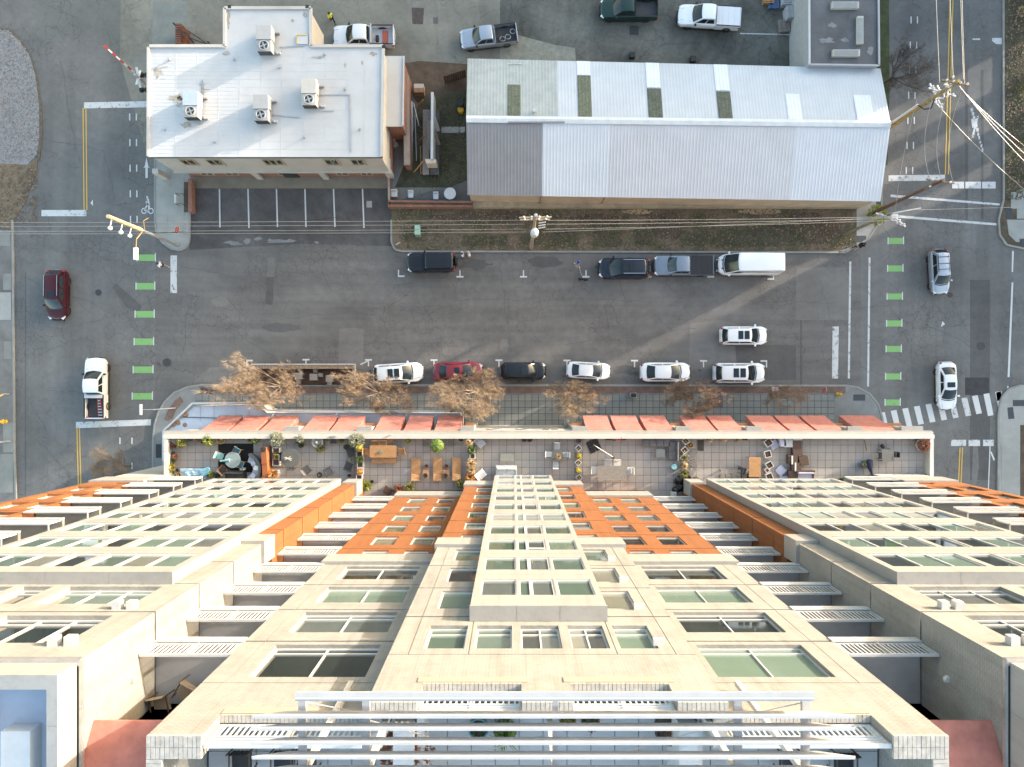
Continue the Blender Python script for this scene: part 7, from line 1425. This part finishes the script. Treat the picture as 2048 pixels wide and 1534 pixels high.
# signs
def octo(r, n=8): return [(r*math.cos(R(22.5+45*i)),r*math.sin(R(22.5+45*i))) for i in range(n)]
def textmesh(s_, size, m_):
    c = bpy.data.curves.new('lettering','FONT'); c.body = s_; c.size = size; c.align_x = 'CENTER'; c.align_y = 'CENTER'; c.extrude = .002; o = bpy.data.objects.new('lettering',c); COL.objects.link(o); bpy.context.view_layer.update()
    me = bpy.data.meshes.new_from_object(o.evaluated_get(bpy.context.evaluated_depsgraph_get())); bpy.data.objects.remove(o); me.materials.append(m_); return me
SRED = mat('sign_red',(.42,.012,.02),.45,.05)
def stopsign(px,py,face,label):
    p = P(px,py); t = thing('stop_sign',label,'sign',(p.x,p.y,.12),R(face)); MB().cyl((0,0,0),(0,0,2.75),.03,n=6).build('post',GREYM,t)
    mb = MB(); mb.M = Matrix.Translation((.05,0,2.35)) @ Matrix.Rotation(math.pi/2,4,'Y') @ Matrix.Rotation(math.pi/2,4,'Z'); mb.prism(octo(.41),0,.012); mb.build('white_rim',WHITE,t)
    mb = MB(); mb.M = Matrix.Translation((.063,0,2.35)) @ Matrix.Rotation(math.pi/2,4,'Y') @ Matrix.Rotation(math.pi/2,4,'Z'); mb.prism(octo(.37),0,.008); o = mb.build('red_face',SRED,t)
    me = textmesh('STOP',.33,WHITE); l_ = bpy.data.objects.new('lettering',me); place(l_,t,loc=(.078,0,2.35)); l_.rotation_euler = (math.pi/2,0,math.pi/2)
stopsign(376,470,-20,'red stop sign on the left corner island'); stopsign(1628,781,168,'red stop sign on the south pavement near the right corner')
hy = thing('fire_hydrant','yellow fire hydrant on the south pavement near the right corner','hydrant',(*P(1674,789)[:2],.13)); HY = mat('hydrant_yellow',(.60,.36,.03),.5,.1)
def hydrant(t):
    MB().lathe([(.2,0),(.2,.05),(.13,.07),(.13,.55),(.17,.57),(.16,.66),(.08,.76),(.04,.82)],(0,0,0),14).build('barrel',HY,t); MB().cyl((-.24,0,.42),(.24,0,.42),.06,n=10).build('side_caps',HY,t); MB().cyl((0,0,.38),(0,-.24,.38),.075,n=10).build('pumper_cap',HY,t)
hydrant(hy); hy2 = thing('fire_hydrant','yellow fire hydrant on the west pavement by the left edge','hydrant',(*P(14,843)[:2],.13),R(90)); hydrant(hy2)
yb = thing('bollard_arm','yellow barrier arm leaning over the west pavement','barrier',(*P(20,788)[:2],.12)); MB().cyl((0,0,0),(0,0,.8),.08,n=8).build('post',GREYM,yb); MB().bar((0,0,.7),(-2.0,-1.4,2.6),.14,.08).build('arm',mat('arm_yellow',(.55,.40,.06),.6,.1),yb)
lp_ = thing('lamp_post','grey lamp post with a pale arm at the lower left pavement','lamp post',(*P(22,882)[:2],.12)); MB().cyl((0,0,0),(0,0,5.2),.09,.07,8).build('shaft',GREYM,lp_); MB().box(-1.4,.1,-.12,.12,5.2,5.32).build('arm',CREAM,lp_)
st1 = thing('signal_lamp','white T-shaped street lamp at the south-west pavement corner','street lamp',(*P(352,816)[:2],.12)); MB().cyl((0,0,0),(0,0,4.3),.05,n=8).build('shaft',ALU,st1); MB().cyl((0,0,4.3),(-1.0,.0,4.35),.035,n=6).build('arm',CREAM,st1); MB().box(-1.25,-1.0,-.5,.5,4.3,4.42).build('lamp_head',WHITE,st1,bevel=.03)
mx_ = thing('utility_cabinet','pale green utility cabinet on the verge beside the black four-wheel drive','cabinet',(*P(837,464)[:2],.13)); MB().box(-.26,.26,-.5,.02,0,.85).build('cabinet_door',mat('mint_cabinet',(.30,.46,.37),.5,.08),mx_,bevel=.06); MB().box(-.26,.26,.035,.5,0,.85).build('cabinet_door',mat('mint_cabinet',(.30,.46,.37)),mx_,bevel=.06)
sg_ = thing('small_sign','small white plastic sign on the verge corner','sign',(*P(798,490)[:2],.13),R(30)); MB().box(-.25,.25,-.01,.01,.35,.75).build('board',WHITE,sg_); MB().cyl((-.2,0,0),(-.2,0,.35),.012,n=5).build('stake',ALU,sg_); MB().cyl((.2,0,0),(.2,0,.35),.012,n=5).build('stake',ALU,sg_)
rk = thing('bike_rack','black and white sign rack by the low brick wall','rack',(*P(366,402)[:2],.13)); 
for y in (-.5,.5): MB().tube([(-.3,y,0),(-.3,y,.8),(.3,y,.8),(.3,y,0)],.025,6).build('hoop',BLACK,rk)
MB().box(-.42,-.30,-.4,.4,.3,.8).build('sign_board',WHITE,rk)
tbn = thing('litter_bin','square black litter bin on the south pavement','bin',(*P(1264,790)[:2],.13)); MB().box(-.28,.28,-.2,.2,0,.85).build('body',GREYM,tbn); MB().box(-.2,.2,-.12,.12,.851,.9).build('mouth',BLACK,tbn); MB().box(-.3,.3,-.22,.22,.80,.85).build('rim',WHITE,tbn)
for x,y,lb in ((1410,778,'left of two thin blue parking posts at the south kerb'),(1440,790,'right of two thin blue parking posts at the south kerb')): t = thing('parking_post',lb,'post',(*P(x,y)[:2],.13)); MB().cyl((0,0,0),(0,0,1.2),.035,n=6).build('shaft',GREYM,t); MB().box(-.05,.05,-.07,.07,1.2,1.5).build('head',mat('sign_blue',(.08,.2,.45),.5,.05),t)
nb = thing('notice_board','pale blue notice lying by the small bare tree','notice',(*P(1549,778)[:2],.14)); MB().box(-.3,.3,-.2,.2,0,.04).build('board',mat('pale_blue_board',(.5,.55,.68),.6,.05),nb); MB().box(-.26,.26,-.16,.16,.041,.045).build('sheet',WHITE,nb)
# wooden parklet in the parking lane
pk = thing('timber_parklet','wooden parklet enclosure built in the parking lane','parklet',(*P(610,745)[:2],.01)); z_ = 1.0
WG = mat('parklet_timber',(.24,.17,.115),.8,.25,5); WT = mat('weathered_cap',(.42,.41,.40),.7,.12,4)
for i in range(34): a,b = P(503+i*6,729.5,z_), P(508.6+i*6,737.5,z_); MB().box(a.x,b.x,b.y,a.y,.05,z_).build('fence_board',WG,pk,world=True)
MB().bar(P(502,728.5,z_)+Vector((0,0,.03)),P(711,728.5,z_)+Vector((0,0,.03)),.12,.06).build('cap_rail',WT,pk,world=True)
for xx in (503,708):
    for i in range(6): a,b = P(xx-3,738+i*6,z_), P(xx+3,743.4+i*6,z_); MB().box(a.x,b.x,b.y,a.y,.05,z_).build('fence_board',WG,pk,world=True)
MB().bar(P(711,728,z_)+Vector((0,0,.03)),P(709,768,z_)+Vector((0,0,.03)),.12,.06).build('cap_rail',WT,pk,world=True)
for i in range(12): a,b = P(507,739+i*2.6,.15), P(704,741.2+i*2.6,.15); MB().box(a.x,b.x,b.y,a.y,.05,.15).build('deck_board',mat('deck_brown',(.085,.055,.038),.85,.25,4),pk,world=True)
for x,y,lb in ((598,752,'left grey slatted table in the parklet'),(628,754,'middle grey slatted table in the parklet'),(660,757,'right grey slatted table in the parklet')): t = table(x,y,lb,.75,.65,.72,0,GREYWOOD,5); p = P(x,y,.7); t.location = (p.x,p.y,.15)
for x,y,lb in ((601,742,'stool above the left parklet table'),(631,741,'stool above the middle parklet table'),(641,750,'stool right of the middle parklet table'),(659,766,'stool below the right parklet table'),(597,763,'stool below the left parklet table')): t = stool(x,y,lb,.4,.4,.45,GREYWOOD,0,'stool','stool'); p = P(x,y,.45); t.location = (p.x,p.y,.15)
# ================================================================== PEOPLE AND DOG
def skinmesh(name, pts, edges, rad, m_, parent, sub=1, root=0):
    me = bpy.data.meshes.new(name); me.from_pydata(pts,edges,[]); me.materials.append(m_); o = bpy.data.objects.new(name,me); place(o,parent)
    md = o.modifiers.new('skin','SKIN'); md.use_smooth_shade = True
    for i,v in enumerate(me.skin_vertices[0].data): v.radius = (rad[i],rad[i]) if not isinstance(rad[i],tuple) else rad[i]; v.use_root = (i == root)
    s_ = o.modifiers.new('sub','SUBSURF'); s_.levels = sub; s_.render_levels = sub; return o
SKINC = mat('skin',(.42,.24,.16),.6,.05); SKIND = mat('skin_deep',(.16,.09,.06),.6,.05)
def person(px,py,face,label,shirt,pants,hair,sk=None,stride=.22,arm=.25,hat=None,shorts=False,sleeve=.55):
    p = P(px,py,.9); t = thing('person',label,'person',(p.x,p.y,.0),R(face-90)); sk = sk or SKINC
    # faces +y; stride moves feet fore and aft
    hipz,sh = .92,1.42
    J = {'pel':(0,0,hipz),'wst':(0,.01,1.10),'chs':(0,.015,1.30),'nek':(0,.02,1.50),'hdb':(0,.035,1.58),'hd':(0,.045,1.68),'hdt':(0,.03,1.77),
         'hl':(-.10,0,.88),'kl':(-.11,stride*.6+.03,.50),'al':(-.11,stride,.09),'tl':(-.12,stride+.17,.04),'hr':(.10,0,.88),'kr':(.11,-stride*.25+.05,.48),'ar':(.11,-stride,.10),'tr':(.12,-stride+.16,.04),
         'sl':(-.18,.01,sh),'el':(-.24,-arm*.45,1.15),'wl':(-.23,arm*.1-arm*.3,.92),'nl':(-.22,-arm*.15,.84),'sr':(.18,.01,sh),'er':(.24,arm*.35,1.15),'wr':(.22,arm*.95,.98),'nr':(.21,arm*1.2,.93)}
    K = list(J); ix = {k:i for i,k in enumerate(K)}
    E_ = [('pel','wst'),('wst','chs'),('chs','nek'),('nek','hdb'),('hdb','hd'),('hd','hdt'),('pel','hl'),('hl','kl'),('kl','al'),('al','tl'),('pel','hr'),('hr','kr'),('kr','ar'),('ar','tr'),('chs','sl'),('sl','el'),('el','wl'),('wl','nl'),('chs','sr'),('sr','er'),('er','wr'),('wr','nr')]
    rr = dict(pel=.14,wst=.12,chs=.14,nek=.055,hdb=.07,hd=.098,hdt=.07,hl=.085,kl=.058,al=.042,tl=.038,hr=.085,kr=.058,ar=.042,tr=.038,sl=.062,el=.045,wl=.032,nl=.042,sr=.062,er=.045,wr=.032,nr=.042)
    skinmesh('body',[J[k] for k in K],[(ix[a],ix[b]) for a,b in E_],[rr[k] for k in K],sk,t)
    def cloth(name, keys, edges, grow, m_):
        kk = keys; iy = {k:i for i,k in enumerate(kk)}; skinmesh(name,[J2[k] for k in kk],[(iy[a],iy[b]) for a,b in edges],[rr2[k]+grow for k in kk],m_,t)
    J2 = dict(J); rr2 = dict(rr)
    L = lambda a,b,f: tuple(Vector(J[a]).lerp(Vector(J[b]),f))
    J2['ql'] = L('sl','el',sleeve*1.6) if sleeve*1.6 < 1 else L('el','wl',.8); J2['qr'] = L('sr','er',sleeve*1.6) if sleeve*1.6 < 1 else L('er','wr',.8); rr2['ql'] = rr2['qr'] = .05; J2['hem'] = (0,0,.90); rr2['hem'] = .145
    cloth('shirt',['chs','wst','hem','sl','ql','sr','qr'],[('chs','wst'),('wst','hem'),('chs','sl'),('sl','ql'),('chs','sr'),('sr','qr')],.022,shirt)
    fl = .55 if shorts else .93; J2['pl'] = L('kl','al',fl) if not shorts else L('hl','kl',.75); J2['pr'] = L('kr','ar',fl) if not shorts else L('hr','kr',.75); rr2['pl'] = rr2['pr'] = .06 if not shorts else .085
    ks = ['pel','hl','pl','hr','pr'] if shorts else ['pel','hl','kl','pl','hr','kr','pr']; es = [('pel','hl'),('pel','hr'),('hl','pl'),('hr','pr')] if shorts else [('pel','hl'),('hl','kl'),('kl','pl'),('pel','hr'),('hr','kr'),('kr','pr')]
    cloth('trousers',ks,es,.018,pants)
    hm = MB(); hm.ball((0,.02,1.70),.125,12,8,1.0); hm.v = [(x,min(y,.10),max(z,1.66 if y > .0 else 1.58)) for x,y,z in hm.v]; hm.build('hair' if not hat else 'helmet',hat or hair,t,smooth=True)
    for s_ in (-1,1): MB().box(s_*.11-.05,s_*.11+.05,(stride if s_<0 else -stride)-.08,(stride if s_<0 else -stride)+.2,.0,.085).build('shoe',WHITE if shorts else BLACK,t,bevel=.03)
    f_ = MB(); f_.ball((0,.155,1.665),.02,6,4); f_.build('nose',sk,t)
    for s_ in (-1,1): f_ = MB(); f_.ball((s_*.038,.132,1.69),.012,6,4); f_.build('eye',DARK,t)
    return t
CB = lambda n,c: mat('cloth_'+n,c,.85,.08,6)
person(662,35,120,'person in a yellow safety vest and dark trousers walking in the yard',CB('hivis',(.62,.62,.05)),CB('navy',(.02,.025,.04)),BLACK,None,.28,.3,BLACK)
person(323,530,150,'person in a white top and dark shorts crossing at the left stop line',CB('white',(.66,.68,.70)),CB('dark',(.03,.03,.035)),BLACK,None,.3,.35,None,True)
person(925,510,0,'person in a white shirt crouching toward the bag behind the black four-wheel drive',CB('white',(.66,.68,.70)),CB('grey',(.25,.25,.27)),BLACK,None,.1,.3)
person(938,509,190,'person in a pale patterned top facing the one in white',CB('pale',(.55,.54,.48)),CB('beige',(.45,.40,.33)),mat('grey_hair',(.3,.28,.26),.8,.1),None,.1,.3)
person(1155,527,-60,'person in a blue top and pale shorts walking a dog',CB('blue',(.04,.15,.50)),CB('sand',(.45,.36,.28)),BLACK,None,.22,.35,None,True)
person(1722,491,30,'person in black clothing walking on the right pavement corner',CB('black',(.015,.015,.018)),CB('black',(.015,.015,.018)),BLACK,None,.28,.35,None,True)
dg = thing('dog','black dog on a lead beside the parking mark','dog',(*P(1165,559,.3)[:2],0),R(-10)); DOGM = mat('dog_coat',(.018,.016,.015),.8,.1)
dp = [(-.28,0,.44),(-.1,0,.45),(.12,0,.46),(.26,0,.46),(.38,0,.56),(.47,0,.62),(.6,0,.58),(-.4,0,.5),(-.5,0,.62)]+[(.24,.09,.36),(.22,.09,.2),(.24,.09,.03),(.24,-.09,.36),(.22,-.09,.2),(.26,-.09,.03),(-.26,.09,.36),(-.2,.1,.27),(-.33,.1,.16),(-.31,.1,.03),(-.26,-.09,.36),(-.2,-.1,.27),(-.33,-.1,.16),(-.3,-.1,.03)]
de = [(0,1),(1,2),(2,3),(3,4),(4,5),(5,6),(0,7),(7,8),(3,9),(9,10),(10,11),(3,12),(12,13),(13,14),(0,15),(15,16),(16,17),(17,18),(0,19),(19,20),(20,21),(21,22)]
skinmesh('body',dp,de,[.11,.105,.13,.13,.08,.085,.045,.03,.015]+[.055,.035,.03]*2+[.075,.05,.03,.028]*2,DOGM,dg,1,1)
for s_ in (-1,1): MB().ball((.45,s_*.07,.66),.035,6,5,.6).build('ear',DOGM,dg)
le = MB().tube([Vector(P(1158,531,.95)),Vector(P(1161,545,.7)),Vector(P(1167,556,.55))],.012,5).build('dog_lead',WHITEM); le['label'] = 'thin pale lead between the person in blue and the black dog'; le['category'] = 'lead'
# ================================================================== UNSEEN BLOCKS added east of the frame; roofs cast evening shade, gaps pass sun streaks
az = R(SUN_AZ); ux, uy = Vector((math.cos(az),math.sin(az),0)), Vector((-math.sin(az),math.cos(az),0))
def shade_caster(w0, w1, h, t0=78, dep=14, lb=''):
    c = ux*(t0+dep/2)+uy*((w0+w1)/2); t = thing('shade_block',lb,'building',(c.x,c.y,0),az); w = w1-w0
    MB().box(-dep/2,dep/2,-w/2,w/2,0,h-.3).build('wall',REDBRICK,t); MB().box(-dep/2-.1,dep/2+.1,-w/2-.0,w/2+.0,h-.29,h).build('roof',CONCD,t)
    n = max(1,int(w/4))
    for k in range(int(h//3.4)):
        for i in range(n): y = -w/2+w*(i+.5)/n; MB().box(-dep/2-.04,-dep/2+.02,y-.5*min(1,w/2.5),y+.5*min(1,w/2.5),1+3.4*k,2.6+3.4*k).build('window',GLASSD,t)
shade_caster(-75,-3.8,15.2,lb='unseen brick block added in the east to cast shade, southern long one'); shade_caster(-2.6,.2,15.4,lb='unseen narrow brick block added to cast shade beside the southern block'); shade_caster(2.0,3.5,15.8,lb='unseen narrow brick block added to cast shade, middle one'); shade_caster(6.5,14,15.3,lb='unseen brick block added to cast shade, north of the narrow ones'); shade_caster(14.05,90,19.0,lb='tall unseen brick block added to cast shade, northernmost')
